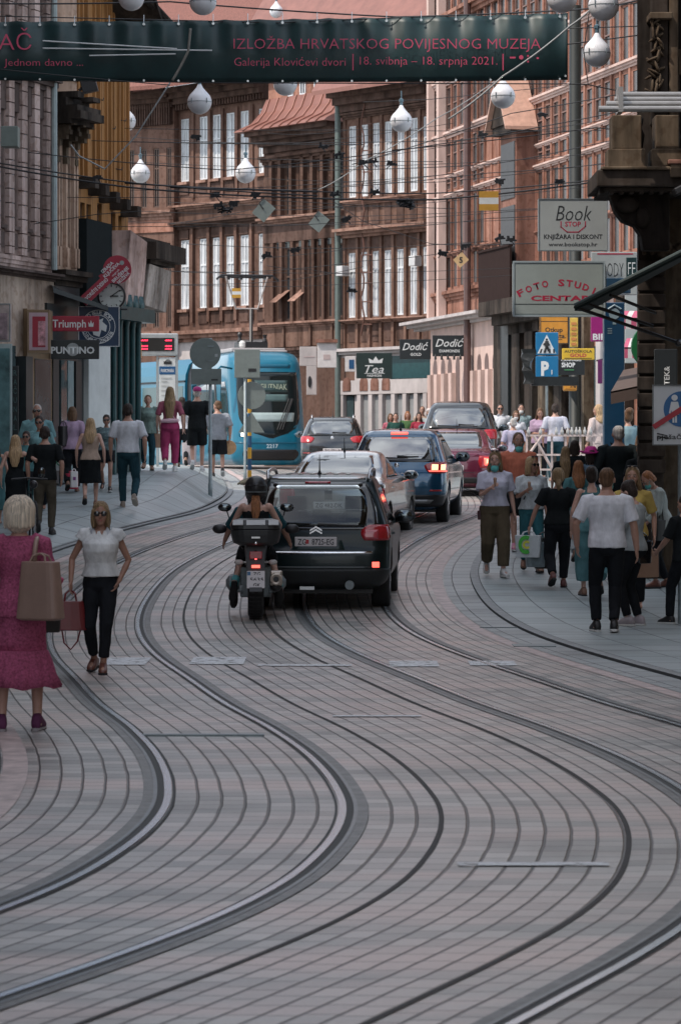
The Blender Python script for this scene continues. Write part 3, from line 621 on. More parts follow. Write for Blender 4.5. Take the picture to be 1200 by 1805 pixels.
def house_timber():
    f = Fac('timber_clad_wall', 'orange-brown vertical timber boards cladding a tall gable between the bay house and brown wing', 135, 63, 226, 66.5)
    z = lambda y: f.Z(180, y); OR = mat('orange_timber', (.27, .125, .035), .7, 0, .3, 2.2, .3, st=(6, 6, .35))
    ops = [(f.U(c-w), f.U(c+w), z(440), z(y)) for c, w, y in ((146, 4, 366), (157, 4, 366), (176, 4, 360), (200, 4, 368), (212, 3, 372))]
    f.wall(ops, 0, f.w, f.g, z(-120), OR, depth=.15)
    for o in ops: f.window(*o, BROWNF, DPANE, 1, .6, d=-.1, fw=.02)
    for i, c in enumerate((137, 143, 150, 155, 164.5, 172, 178, 186, 192, 200, 208, 213, 219, 224)): f.each('timber_batten', OR, (f.U(c-.9), f.U(c+.9), z(340), z(-110), -.01, .035 + .02*(i % 3)))
    b = B()
    for k in range(5): b.obox(f.pt(f.U(140+k*19), z(334+k*7.5), .18), f.u*.13, f.n*.2, V((0, 0, .11)))
    b.build('slipped_cornice', SOOT, f.t)
    b = B(); f.bx(b, f.U(135), f.U(180), z(600), z(396), .02, .22); b.build('dark_box_bay', mat('matt_black_board', (.012, .016, .017), .9, spec=.1), f.t)
    for c, y in ((172, 178), (193, 221), (212, 200), (205, 290), (164, 300)): B().tube([f.pt(f.U(c), z(y), .0), f.pt(f.U(c)+.03, z(y)-.02, .12), f.pt(f.U(c)+.06, z(y)+.03, .12)], .012, 6).build('wall_hook', BLACK, f.t)
    # eave and gutter high on the left
    b = B(); b.tube([f.pt(f.U(150), z(-40), .7), f.pt(f.U(226), z(30), 1.0)], .09); b.obox(f.pt(f.U(195), z(-3), .5), f.u*.7+V((0, 0, -.55)), f.n*.5, V((0, 0, .06))); b.build('eave', SOOT, f.t)
    # weathered oriel over the corner
    b = B(); a, e = f.U(182), f.U(215); b.add([f.pt(a, z(535), 0), f.pt(e, z(540), 0), f.pt(e, z(540), .45), f.pt(a, z(535), .45), f.pt(a+.16, z(405), 0), f.pt(e+.08, z(420), 0), f.pt(e+.08, z(420), .55), f.pt(a+.16, z(405), .55)], [(0,1,2,3), (4,5,6,7), (0,1,5,4), (1,2,6,5), (2,3,7,6), (3,0,4,7)])
    b.build('leaning_oriel', stucco('peeling_pink_render', (.42, .31, .28), .45), f.t)
    b = B(); a, e = f.U(222), f.U(262); b.add([f.pt(a, z(530), -.3), f.pt(e, z(538), -.3), f.pt(e, z(538), .4), f.pt(a, z(530), .4), f.pt(a+.1, z(456), -.3), f.pt(e+.08, z(462), -.3), f.pt(e+.08, z(462), .5), f.pt(a+.1, z(456), .5)], [(0,1,2,3), (4,5,6,7), (0,1,5,4), (1,2,6,5), (2,3,7,6), (3,0,4,7)])
    b.build('shuttered_oriel', stucco('peeling_grey_render', (.36, .32, .29), .45), f.t)
    b = B(); f.bx(b, f.U(216), f.U(270), z(448), z(418), -.3, .75); f.bx(b, f.U(200), f.U(262), z(420), z(410), -.2, .5); f.bx(b, f.U(222), f.U(266), z(455), z(448), -.3, .55); b.build('oriel_roof', SOOT, f.t)
house_timber()
def shop_corner():
    f = Fac('corner_shop', 'dark teal fluted shop corner with a white pier under the round clock', 88, 60.8, 246, 66)
    z = lambda y: f.Z(170, y)
    b = B(); f.bx(b, 0, f.w, f.g, z(545), -5, -.05); b.build('shop_front', DARKF, f.t)
    b = B(); f.bx(b, f.U(152), f.U(190), f.g, z(560), -.05, .06); b.build('white_pier', mat('white_render', (.52, .55, .54), .7, 0, .1, 3), f.t)
    for c, w in ((197, 5), (208, 4), (219, 5), (230, 5), (240, 5)):
        b = B(); b.lathe([(w*.012+.02, 0), (w*.012, .2), (w*.012, 3.2), (w*.012+.05, 3.5), (w*.012+.09, 3.7), (w*.012+.05, 3.9)], f.pt(f.U(c), f.g, .05), 12); b.build('fluted_column', TEALF, f.t, smooth=True)
    b = B(); f.bx(b, f.U(190), f.U(250), z(560), z(536), -.05, .3); b.build('fascia', TEALF, f.t)
    for c, m in ((98, DARKF), (112, SHOPGL), (124, mat('blue_lit_glass', (.16, .26, .28), .15)), (138, DARKF)):
        b = B(); f.bx(b, f.U(c-5), f.U(c+5), f.g, z(640), -.04, .02); b.build('door_panel', m, f.t)
    b = B(); b.add([f.pt(f.U(86), z(520), .1), f.pt(f.U(136), z(548), .75), f.pt(f.U(136), z(556), .75), f.pt(f.U(86), z(528), .1), f.pt(f.U(110), z(505), -.3), f.pt(f.U(150), z(520), -.3)], [(0,1,2,3), (0,1,5,4)]); b.build('canopy', mat('dark_canopy', (.05, .055, .055), .7, spec=.2), f.t)
shop_corner()
def house_right():
    "dark stone corner house with balcony, near right"
    Y = 44; X = lambda px, d=Y: (px-600)/F*d; Z = lambda py, d=Y: CZ-(py-HZ)/F*d
    t = T('balcony_house', 'sooty stone corner house with a balustraded balcony on scrolled corbels at right', 'building', (X(1180), Y, gz(X(1180), Y)-.05)); g = t.location.z
    def bx(n, a, b_, y0, y1, d0, d1, m, bev=.015, par=None):
        return B().box(X(a), X(b_), d0, d1, Z(y1), Z(y0)).build(n, m, par or t, bevel=bev)
    B().prism([(X(1122), Y), (X(1300), Y), (X(1300, Y+12), Y+12), (X(1126, Y+12), Y+12)], g, Z(-150), lambda x, y, z: V((x, y, z))).build('wall', SOOT, t)
    B().box(6.2, 15, -14, Y-2.5, -.3, 15).build('shade_wing', SOOTL, t)   # unseen wing added to cut skylight from the right, continuing the house
    B().box(X(1122), X(1166), Y-.25, Y, g, Z(340)).build('pillar', SOOT, t, bevel=.03)
    B().box(X(1166), X(1300), Y-.12, Y, g, Z(330)).build('ground_floor_wall', SOOTL, t)
    bx('balcony_slab', 1036, 1300, 317, 345, Y-1.5, Y+.2, SOOT); bx('balcony_slab', 1048, 1300, 345, 352, Y-1.4, Y+.2, SOOT); bx('balcony_slab', 1044, 1300, 311, 317, Y-1.55, Y+.2, SOOTL)
    for a, b_ in ((1060, 1116), (1134, 1180)):
        bx('balcony_pedestal', a+3, b_-3, 222, 280, Y-1.4, Y-.9, SOOTL); bx('balcony_pedestal', a-4, b_+3, 280, 312, Y-1.45, Y-.85, SOOTL)
    for c in (1125, 1188):
        k = 44/F; B().lathe([(5*k*1.3, Z(312)), (8*k, Z(300)), (5*k, Z(285)), (9*k, Z(262)), (10*k, Z(252)), (5*k, Z(240)), (8*k, Z(228)), (8*k, Z(222))], (X(c, Y-1.1), Y-1.1, 0), 14).build('baluster', SOOT, t, smooth=True)
    b = B(); pr = [(1165, 352), (1062, 352), (1066, 368), (1072, 384), (1084, 400), (1104, 408), (1116, 425), (1120, 450), (1165, 450)]
    b.prism([(X(x), Z(y)) for x, y in pr], Y-1.1, Y-.75); b.build('corbel', SOOT, t, bevel=.02)
    b = B(); b.ell((X(1092), Y-1.13, Z(372)), (.16, .06, .12)); b.ell((X(1118), Y-1.13, Z(395)), (.10, .06, .14)); b.build('corbel_scroll', SOOT, t, smooth=True)
    for k in range(13): bx('rusticated_block', 1119, 1168, 462+k*29, 486+k*29, Y-.33, Y-.25, SOOT)
    for c in (1131, 1144, 1157): bx('pilaster_rib', c-3, c+3, 352, 452, Y-.36, Y-.25, SOOTL)
    for k in range(9): bx('modillion', 1042+k*17, 1050+k*17, 345, 356, Y-1.38, Y-1.0, SOOT)
    for c in range(1172, 1200, 9): bx('wall_flute', c, c+5, 100, 300, Y-.2, Y-.11, SOOT)
    for a, b_, m in ((1144, 1172, SOOT), (1174, 1190, SOOTL)): bx('column', a, b_, -150, 222, Y-.35, Y, m)
    random.seed(3); b = B()
    for i in range(34):
        y = 40+i*4.4; b.ell((X(1150+random.uniform(-11, 9)), Y-.40+random.uniform(-.03, .03), Z(y)), (.022, .05, .08+random.random()*.04), Matrix.Rotation(random.uniform(-1.2, 1.2), 3, 'Y'), nu=8, nv=5)
    b.build('carved_garland', SOOTL, t, smooth=True)
    bx('column_capital', 1138, 1178, 30, 42, Y-.5, Y, SOOTL); bx('column_base', 1138, 1180, 170, 190, Y-.5, Y, SOOT)
    for k in range(5): B().lathe([(.01, -.04), (.07, -.02), (.05, .0), (.09, .02), (.04, .05)], (X(1150+k*11), Y-.28, Z(440+8*(k % 2))), 12, 'y').build('carved_rosette', SOOTL, t, smooth=True)
    bx('wall_panel', 1170, 1200, 90, 135, Y-.2, Y, SOOTL); bx('ledge', 1156, 1230, 300, 308, Y-1.6, Y-1.0, PKD); bx('ledge_block', 1160, 1215, 308, 330, Y-1.58, Y-1.1, SOOTL)
    fl = B()
    fl.box(X(1183), X(1215), Y-1.9, Y-1.5, Z(372), Z(340)); fl.obox((X(1178), Y-1.8, Z(352)), (.12, 0, .06), (0, .15, 0), (-.02, 0, .05)); q = fl.build('floodlight', BLACK, None, bevel=.02); tag(q, 'black floodlight clamped under the stone balcony at right', 'floodlight')
    r = B()
    for k, (a, y) in enumerate(((1078, 192), (1062, 202), (1047, 211), (1033, 221))):
        r.tube([(X(a), Y-1.7-k*.12, Z(y)), (X(1300), Y-1.7-k*.12, Z(y))], .042, 12)
    r.box(X(1066), X(1074), Y-2.1, Y-1.68, Z(226), Z(184)); tag(r.build('awning_rollers', mat('dull_aluminium', (.34, .33, .32), .4, .7)), 'stack of four dull metal awning tubes along the stone balcony top', 'awning tubes')
house_right()
# ---------------------------------------------------------------- vehicles
TG = mat('tail_red', (.36, .012, .02), .15, 0, .2, 30, coat=.5); TLIT = mat('lamp_and_reflector_glow', (1.0, .10, .07), .3, 0, 0, emit=2.2)
TCORE = mat('lit_bulb', (1.0, .30, .16), .3, 0, 0, emit=3.0); CLEARL = mat('clear_lens', (.5, .48, .48), .1, 0, .1)
PLW = mat('number_plate', (.55, .52, .52), .4, 0, .05); PLK = mat('plate_ink', (.02, .02, .025), .5, 0, 0)
DKGLASS = mat('tinted_glass', (.008, .013, .014), .04, 0, 0, spec=.35); 
SUVGL = mat('tinted_clear_glass', (.010, .016, .017), .03, 0, 0, spec=.6)
_t = SUVGL.node_tree; _tr = _t.nodes.new('ShaderNodeBsdfTransparent'); _tr.inputs[0].default_value = (.42, .52, .52, 1); _mx = _t.nodes.new('ShaderNodeMixShader'); _fr = _t.nodes.new('ShaderNodeFresnel'); _fr.inputs[0].default_value = 1.6
_t.links.new(_fr.outputs[0], _mx.inputs[0]); _t.links.new(_tr.outputs[0], _mx.inputs[1]); _t.links.new(_t.nodes['Principled BSDF'].outputs[0], _mx.inputs[2]); _t.nodes['Principled BSDF'].inputs['Metallic'].default_value = 1; _t.nodes['Principled BSDF'].inputs['Base Color'].default_value = (.9, .95, .95, 1)
_t.links.new(_mx.outputs[0], _t.nodes['Material Output'].inputs['Surface'])
SKYGL = mat('sky_reflecting_glass', (.012, .02, .022), .03, 0, 0, spec=1.0); SKYGL.node_tree.nodes['Principled BSDF'].inputs['IOR'].default_value = 2.1; INT = mat('seat_cloth', (.05, .055, .06), .8)
RIM = mat('alloy_rim', (.38, .39, .41), .3, .9, .1)
class Car:
    "body = stack of plan outlines; every patch follows that same skin. Local axes: x right, y forward, z up."
    def __init__(s, name, label, cat, prof, W, L, paint, loc, rz, group=None, pitch=0):
        s.t = T(name, label, cat, loc, group, rz); s.t.rotation_euler = (pitch, 0, rz)
        s.fn = [pchip([(p[0], p[k]) for p in prof]) for k in range(1, 6)]; s.z0, s.z1 = prof[0][0], prof[-1][0]
        s.zs = sorted({p[0] for p in prof} | {s.z0+(s.z1-s.z0)*i/34 for i in range(35)}); s.paint = paint; s.W, s.L = W, L
    def half(s, z):
        hw, yr, yf, rr, bu = [f(z) for f in s.fn]; rr = min(rr, hw*.95, (yf-yr)*.45); rf = min(.45, hw*.8, (yf-yr)*.45); pts = []
        n = 7
        for i in range(n): x = (hw-rr)*i/n; pts.append((x, yr + bu*(x/hw)**2))
        yb = yr + bu*((hw-rr)/hw)**2
        for i in range(9): a = math.pi/2*i/8; pts.append((hw-rr+rr*math.sin(a), yb+rr-rr*math.cos(a)))
        for i in range(1, 10): pts.append((hw, yb+rr+(yf-rf-yb-rr)*i/10))
        for i in range(9): a = math.pi/2*i/8; pts.append((hw-rf+rf*math.cos(a), yf-rf+rf*math.sin(a)))
        for i in range(1, 5): pts.append(((hw-rf)*(1-i/4), yf))
        return pts
    def body(s, arches=(), wr=.34, mat_=None):
        rings = []
        for z in s.zs:
            h = s.half(z); rings.append([V((x, y, z)) for x, y in h] + [V((-x, y, z)) for x, y in h[-2:0:-1]])
        b = B().loft(rings); o = b.build('body', mat_ or s.paint, s.t, smooth=True, world=False)
        o.data.materials.append(BLACK)
        if arches:
            c = B()
            for y in arches: c.lathe([(wr+.055, -s.W), (wr+.055, s.W)], (0, y, wr), 28, 'x')
            cm = c.mesh('cut'); co = bpy.data.objects.new('cut', cm); COL.objects.link(co); co.parent = s.t; 
            md = o.modifiers.new('b', 'BOOLEAN'); md.operation = 'DIFFERENCE'; md.object = co; md.solver = 'EXACT'
            bpy.context.view_layer.update()
            me = bpy.data.meshes.new_from_object(o.evaluated_get(bpy.context.evaluated_depsgraph_get())); o.modifiers.clear(); o.data = me
            bpy.data.objects.remove(co); me.name = 'body'
            me.set_sharp_from_angle(angle=R(50))
        return o
    def S(s, a, z):
        h = s.half(z); sg = 1 if a >= 0 else -1; a = abs(a)
        for i in range(len(h)-1):
            d = math.hypot(h[i+1][0]-h[i][0], h[i+1][1]-h[i][1])
            if a <= d or i == len(h)-2:
                k = a/d if d > 0 else 0; return V((sg*(h[i][0]+(h[i+1][0]-h[i][0])*k), h[i][1]+(h[i+1][1]-h[i][1])*k, z))
            a -= d
    def N(s, a, z):
        e = .01; du = s.S(a+e, z)-s.S(a-e, z); dv = s.S(a, min(z+e, s.z1))-s.S(a, max(z-e, s.z0)); n = du.cross(dv)
        return n.normalized() if n.length > 0 else V((0, -1, 0))
    def patch(s, name, rows, m, off=.006, nu=10, nv=8, parent=None, inset=.03, mir=False):
        "rows = (z, a_from, a_to) bottom to top: a patch of skin lifted by off"
        if mir == 'both':
            for q in (False, True): s.patch(name, rows, m, off, nu, nv, parent, inset, q)
            return
        fa = pchip([(r[0], r[1]) for r in rows]); fb = pchip([(r[0], r[2]) for r in rows]); za, zb = rows[0][0], rows[-1][0]
        b = B()
        for sg in ((1, -1) if mir == 'both' else ((-1,) if mir else (1,))):
            vs = []
            for j in range(nv+1):
                z = za+(zb-za)*j/nv
                for i in range(nu+1):
                    a = fa(z)+(fb(z)-fa(z))*i/nu; p = s.S(a, z)+s.N(a, z)*off; vs.append(V((sg*p.x, p.y, p.z)))
            fs = [(j*(nu+1)+i, j*(nu+1)+i+1, (j+1)*(nu+1)+i+1, (j+1)*(nu+1)+i) for j in range(nv) for i in range(nu)]
            bd = [i for i in range(nu)] + [j*(nu+1)+nu for j in range(nv)] + [nv*(nu+1)+i for i in range(nu, 0, -1)] + [j*(nu+1) for j in range(nv, 0, -1)]
            k = len(vs)
            for q in bd:
                j, i = divmod(q, nu+1); z = za+(zb-za)*j/nv; a = fa(z)+(fb(z)-fa(z))*i/nu; p = s.S(a, z)-s.N(a, z)*inset; vs.append(V((sg*p.x, p.y, p.z)))
            n = len(bd); fs += [(bd[i], bd[(i+1) % n], k+(i+1) % n, k+i) for i in range(n)]
            b.add(vs, fs)
        return b.build(name, m, parent or s.t, smooth=False if off > .02 else True, world=False)
    def wheels(s, ys, r=.34, w=.21, track=None):
        t = track or s.W/2-.02
        for y in ys:
            for sg in (-1, 1):
                x = sg*(t-w/2)
                b = B().lathe([(r*.6, -w/2), (r*.9, -w/2), (r*.98, -w*.42), (r, -w*.3), (r, w*.3), (r*.98, w*.42), (r*.9, w/2), (r*.6, w/2)], (x, y, r), 32, 'x'); wh = b.build('wheel', RUBBER, s.t, smooth=True, world=False)
                b = B().lathe([(r*.62, -w*.44), (r*.62, w*.44), (r*.5, w*.47), (.02, w*.4)], (x, y, r), 20, 'x')
                for k in range(5):
                    a = 2*math.pi*k/5; c = V((x+sg*w*.46, y+math.cos(a)*r*.35, r+math.sin(a)*r*.35)); b.obox(c, V((.012, 0, 0)), V((0, math.cos(a), math.sin(a)))*r*.27, V((0, -math.sin(a), math.cos(a)))*.03)
                b.build('rim', RIM, wh, world=False)
    def mirror(s, y, z, m, sides=(1, -1), sz=1):
        for sg in sides:
            x = sg*(s.S(.1, z).x*0+s.fn[0](z)+.13)
            b = B().ell((x, y, z+.03), (.125*sz, .075*sz, .085*sz), None, 14, 8); b.tube([(x, y, z), (sg*(s.fn[0](z)-.03), y+.03, z-.05)], .03, 6); o = b.build('mirror', m, s.t, smooth=True, world=False)
            B().ell((x, y-.055*sz, z+.03), (.10*sz, .03, .066*sz), None, 14, 8).build('mirror_glass', mat('mirror_glass', (.12, .14, .15), .05, 1, 0), o, smooth=True, world=False)
    def plate(s, txt, z, w=.52, h=.11, x=0):
        p = s.S(x, z); n = s.N(x, z); y = p.y-.02; b = B().box(x-w/2, x+w/2, y, y+.05, z-h/2, z+h/2); o = b.build('number_plate', PLW, s.t, bevel=.008, world=False)
        if txt:
            tt = text(txt, None, PLK, x, z, h*.62, y-.003, w*.86, .015); tt.parent = o
        return o
    def rear_text(s, txt, x, z, h, w, m): tt = text(txt, None, m, x, z, h, s.S(x, z).y-.012, w, .01); tt.parent = s.t
    def underside(s, ys, yf, z=.2):
        B().box(-s.W*.38, s.W*.38, ys, yf, z, z+.25).build('underbody', BLACK, s.t, world=False)
    def antenna(s, y, z, tilt=.1): B().tube([(0, y, z), (0, y-tilt, z+.24)], [.012, .004], 6).lathe([(.03, 0), (.012, .05)], (0, y, z-.01), 8).build('antenna', BLACK, s.t, world=False)
def place(px, py): return ground_at(px, py)
# dark green-black SUV, nearest car
PB = mat('dark_green_paint', (.004, .012, .014), .3, .1, .1, coat=.18, spec=.25); PBL = mat('dark_blue_paint', (.006, .07, .145), .22, .4, .1, coat=1)
PSI = mat('silver_paint', (.38, .37, .36), .25, .8, .05, coat=.8); PRD = mat('wine_red_paint', (.11, .008, .03), .25, .3, .1, coat=1); PGR = mat('graphite_paint', (.035, .04, .045), .25, .5, .1, coat=1)
SUVP = [(.26, .70, -2.12, 2.1, .2, .05), (.34, .83, -2.24, 2.2, .22, .06), (.45, .89, -2.31, 2.3, .25, .08), (.62, .905, -2.33, 2.32, .26, .09), (.70, .905, -2.32, 2.32, .25, .09), (.78, .905, -2.27, 2.3, .22, .07), (.95, .90, -2.24, 2.2, .2, .06),
    (1.02, .885, -2.22, 1.5, .19, .06), (1.08, .865, -2.19, .95, .18, .06), (1.3, .79, -2.04, .5, .17, .06), (1.48, .725, -1.90, .15, .16, .06), (1.57, .69, -1.80, -.05, .16, .06), (1.62, .655, -1.70, -.2, .2, .06), (1.65, .58, -1.55, -.35, .25, .06), (1.665, .40, -1.2, -.6, .2, .04)]
def suv():
    g = place(574, 1068); d = g.y
    # heading: slightly to the right, so a little of its right flank is seen
    c = Car('parked_car', '', 'car', SUVP, 1.81, 4.64, PB, (0, 0, 0), 0); c.t.name = 'car'
    tag(c.t, 'dark green-black SUV with a pink number plate behind the motorcycle', 'car', 'cars queueing on the tram street')
    c.t.location = (g.x, g.y+1.4, g.z-.01); c.t.rotation_euler = (R(.4), 0, R(-3.0)); c.t.scale = (1.0, 1.0, 1.02)
    o = c.body((-1.32, 1.35), .35)
    bm = bmesh.new(); bm.from_mesh(o.data); kill = []        # open the shell behind the rear and front glass
    for f in bm.faces:
        q = f.calc_center_median()
        if f.normal.y < -.3 and 1.03 < q.z < 1.515 and abs(q.x) < .66-(q.z-1.03)*.22 and q.y < -1.2: kill.append(f)
        if f.normal.y > .25 and 1.09 < q.z < 1.56 and abs(q.x) < .74-(q.z-1.03)*.22 and q.y > -.3: kill.append(f)
    bmesh.ops.delete(bm, geom=kill, context='FACES'); bm.to_mesh(o.data); bm.free()
    c.wheels((-1.32, 1.35), .35, .23); c.underside(-1.9, 1.9)
    c.patch('rear_window', [(1.02, -.60, .60), (1.25, -.63, .63), (1.45, -.57, .57), (1.52, -.50, .50)], SUVGL, .010, 14, 8, inset=.0)
    GBK = mat('gloss_black', (.008, .01, .011), .08, 0, 0, spec=.7)
    c.patch('window_surround', [(1.0, .58, .77), (1.25, .61, .74), (1.45, .55, .66), (1.54, .48, .60)], GBK, .006, 4, 8, mir='both')
    c.patch('window_surround', [(.985, -.76, .76), (1.035, -.62, .62)], GBK, .0065, 14, 2); c.patch('window_surround', [(1.50, -.54, .54), (1.56, -.58, .58)], GBK, .0065, 14, 2)
    c.patch('windscreen', [(1.08, 5.2, 6.4), (1.5, 4.1, 5.0)], SUVGL, .004, 6, 4, inset=0) if False else None
    for x in (-.38, .38):
        B().loft([ring((x, -.05-.0, z), w_, .07, 14, e=.6) for z, w_ in ((.6, .24), (.9, .25), (1.1, .22), (1.16, .15))]).build('front_seat', INT, c.t, smooth=True, world=False)
        B().loft([ring((x, -.03, z), .13, .05, 12, e=.6) for z in (1.19, 1.24, 1.33, 1.36)]).build('headrest', INT, c.t, smooth=True, world=False)
    for x in (-.42, 0, .42): B().loft([ring((x, -1.0, z), .12, .045, 12, e=.6) for z in (1.05, 1.10, 1.18, 1.2)]).build('headrest', INT, c.t, smooth=True, world=False)
    B().box(-.68, .68, -1.06, -.9, .5, 1.03).build('rear_seat', INT, c.t, bevel=.05, world=False); B().box(-.7, .7, -2.1, 1.2, .5, .55).build('cabin_floor', BLACK, c.t, world=False)
    B().box(-.05, .05, .5, .53, 1.30, 1.42).build('rear_view_mirror', BLACK, c.t, world=False); B().tube([(-.38+.18*math.cos(a), .55+.05*math.sin(a), 1.0+.18*math.sin(a)) for a in [2*math.pi*k/16 for k in range(17)]], .015, 6).build('steering_wheel', BLACK, c.t, world=False)
    c.patch('side_window', [(1.05, 1.45, 3.35), (1.3, 1.32, 2.85), (1.48, 1.25, 2.4)], DKGLASS, .004, 14, 6, mir='both')
    for m in (False, True):
        c.patch('tail_light', [(.86, .60, .98), (.93, .56, 1.03), (1.0, .58, 1.06), (1.045, .66, 1.06)], TG, .014, 10, 6, mir=m)
        c.patch('lamp_lens', [(.875, .60, .77), (.94, .58, .77), (.985, .62, .77)], mat('pink_lens', (.45, .06, .08), .12, 0, .1, coat=.6), .019, 6, 4, mir=m)
        c.patch('reflector', [(.535, .70, .79), (.60, .70, .79)], TLIT, .012, 4, 2, mir=m) if not m else c.patch('reflector', [(.535, .70, .79), (.60, .70, .79)], TG, .012, 4, 2, mir=m)  # one reflector glows red; the light it catches is set as emission
    c.patch('chrome_strip', [(.70, -.80, .70), (.725, -.80, .70)], CHROME, .012, 14, 1)
    c.patch('plate_recess', [(.745, -.30, .36), (.86, -.26, .32)], mat('recess_green', (.006, .02, .021), .35, 0, 0), .003, 8, 3)
    c.plate('ZG   8725-EG', .845, .52, .115)
    crest = B(); y = c.S(-.06, .845).y-.024; crest.box(-.125, -.085, y, y+.01, .82, .87); crest.build('plate_crest', TG, c.t, world=False)
    ch = B()
    for k in (0, 1):
        for sg in (-1, 1):
            z = .965+k*.035; y = c.S(0, z).y-.012; ch.add([V((0, y, z+.035)), V((sg*.075, y, z-.01)), V((sg*.075, y, z-.03)), V((0, y, z+.012)), V((0, y+.02, z+.035)), V((sg*.075, y+.02, z-.01)), V((sg*.075, y+.02, z-.03)), V((0, y+.02, z+.012))], [(0,1,2,3), (4,5,6,7), (0,1,5,4), (1,2,6,5), (2,3,7,6), (3,0,4,7)])
    ch.build('double_chevron_emblem', CHROME, c.t, world=False)
    c.patch('bumper', [(.30, -1.02, 1.02), (.45, -1.06, 1.06), (.52, -1.06, 1.06)], mat('bumper_plastic', (.013, .016, .017), .5, 0, .1), .012, 18, 6)
    c.patch('bumper_crease', [(.52, -.7, .7), (.545, -.7, .7)], mat('bumper_edge', (.03, .04, .042), .35), .016, 12, 1)
    B().lathe([(.055, -.12), (.06, 0), (.045, 0), (.04, .0)], (.42, -2.2, .32), 14, 'y').build('exhaust', GREYM, c.t, world=False)
    b = B(); p = [c.S(a, z)+c.N(a, z)*.03 for a, z in ((.02, 1.045), (.30, 1.035), (.52, 1.03))]; b.tube(p, [.022, .014, .01], 6); b.build('rear_wiper', BLACK, c.t, world=False)
    c.mirror(.78, 1.06, BLACK, sz=1.15)
    for sg in (-1, 1):
        b = B().tube([(sg*.63, -1.72, 1.60), (sg*.645, -1.55, 1.69), (sg*.645, -.9, 1.715), (sg*.645, -.3, 1.70), (sg*.63, -.1, 1.62)], .022, 8); b.build('roof_rail', mat('satin_rail', (.5, .51, .53), .3, .9), c.t, smooth=True, world=False)
    b = B()
    for i in range(6): b.box(-.42+i*.15, -.36+i*.15, -1.5, -.4, 1.655, 1.672-.003*abs(i-2.5))
    b.build('roof_rib', PSI, c.t, world=False)  # ribs coloured silver for the sky brightness on the dark roof
    c.patch('roof_sky_sheen', [(1.60, -.60, .60), (1.62, -.58, .58)], PSI, .004, 12, 2)  # silver strip stands in for skylight caught on the dark roof
    c.antenna(-1.45, 1.66, .02); c.patch('high_brake_lamp', [(1.545, -.16, .16), (1.565, -.16, .16)], TG, .012, 6, 1)
    c.patch('door_gap', [(.4, 1.96, 1.975), (1.02, 1.9, 1.915)], BLACK, .002, 1, 8); c.patch('door_handle', [(.9, 2.0, 2.2), (.93, 2.0, 2.2)], PB, .03, 4, 2)
    tb = B().box(-.2, -.02, -2.26, -2.1, .26, .30); tb.build('tow_bracket', STEEL, c.t, world=False)
suv()
def sedan(px, py, h, paint, label, lit, txt, yaw, z0s=1.0, pitch=.6, name='car'):
    P_ = [(.22, .72, -2.1, 2.1, .3, .1), (.32, .83, -2.2, 2.18, .3, .12), (.45, .87, -2.25, 2.22, .32, .12), (.65, .88, -2.26, 2.22, .32, .12), (.85, .875, -2.22, 2.15, .3, .10), (.95, .86, -2.15, 2.0, .28, .08), (1.0, .83, -1.95, 1.2, .22, .06), (1.04, .79, -1.72, .85, .2, .06),
        (1.2, .72, -1.32, .45, .2, .05), (1.34, .65, -1.0, .12, .2, .05), (1.41, .60, -.78, -.1, .22, .05), (1.445, .5, -.6, -.25, .25, .04), (1.455, .3, -.5, -.35, .1, .02)]
    g = place(px, py); k = h/1.455; P_ = [(a*k, *q) for a, *q in P_]
    c = Car(name, label, 'car', P_, 1.76, 4.45, paint, (g.x, g.y+1.35, g.z-.01), R(yaw), 'cars queueing on the tram street', R(pitch))
    c.t.scale = (1, 1, 1.03); c.body((-1.35, 1.35), .31); c.wheels((-1.35, 1.35), .31, .2); c.underside(-1.9, 1.9, .18)
    c.patch('rear_window', [(1.035*k, -.62, .62), (1.2*k, -.60, .60), (1.38*k, -.52, .52)], SKYGL, .006, 14, 8); c.patch('side_window', [(1.03*k, 1.3, 3.0), (1.2*k, 1.25, 2.6), (1.34*k, 1.2, 2.2)], DKGLASS, .005, 12, 6, mir='both')
    for m in (False, True):
        tl = c.patch('tail_light', [(.62*k, .62, .96), (.76*k, .58, 1.05), (.88*k, .60, 1.03)], TG, .012, 8, 6, mir=m)
        if lit:
            c.patch('brake_lamp', [(.68*k, .72, .92), (.83*k, .70, .94)], TLIT, .018, 4, 4, mir=m); c.patch('lamp_bulb', [(.72*k, .76, .87), (.80*k, .76, .87)], TCORE, .022, 4, 4, mir=m)
    c.plate(txt, .62*k); c.patch('bumper', [(.3*k, -1.1, 1.1), (.42*k, -1.1, 1.1)], BLACK, .01, 14, 3); c.patch('boot_gap', [(.52*k, -.5, .5), (.53*k, -.5, .5)], BLACK, .003, 8, 1)
    c.patch('boot_edge', [(.955*k, -.66, .66), (.975*k, -.64, .64)], paint, .02, 10, 2)
    c.mirror(.62, 1.0*k, paint); c.antenna(-.62, 1.43*k, .03); c.patch('door_handle', [(.86*k, 1.95, 2.15), (.885*k, 1.95, 2.15)], paint, .025, 4, 2)
    B().ell(c.S(0, .88*k)+V((0, -.01, 0)), (.05, .02, .04)).build('emblem', CHROME, c.t, world=False)
    B().lathe([(.05, .01), (.05, .03)], V((.25, c.S(.25, 1.25*k).y+.12, 1.25*k)), 10, 'y').build('sticker', TG, c.t, world=False)
    return c
sedan(618, 951, 1.46, PSI, 'silver saloon with a cloud-reflecting rear window between the SUV and the blue car', False, 'ZG 482-DK', -9, pitch=1.2)
sedan(812, 873, 1.45, PRD, 'wine red saloon with a glowing brake lamp to the right of the blue car', True, 'ZG 1804-F', -6)
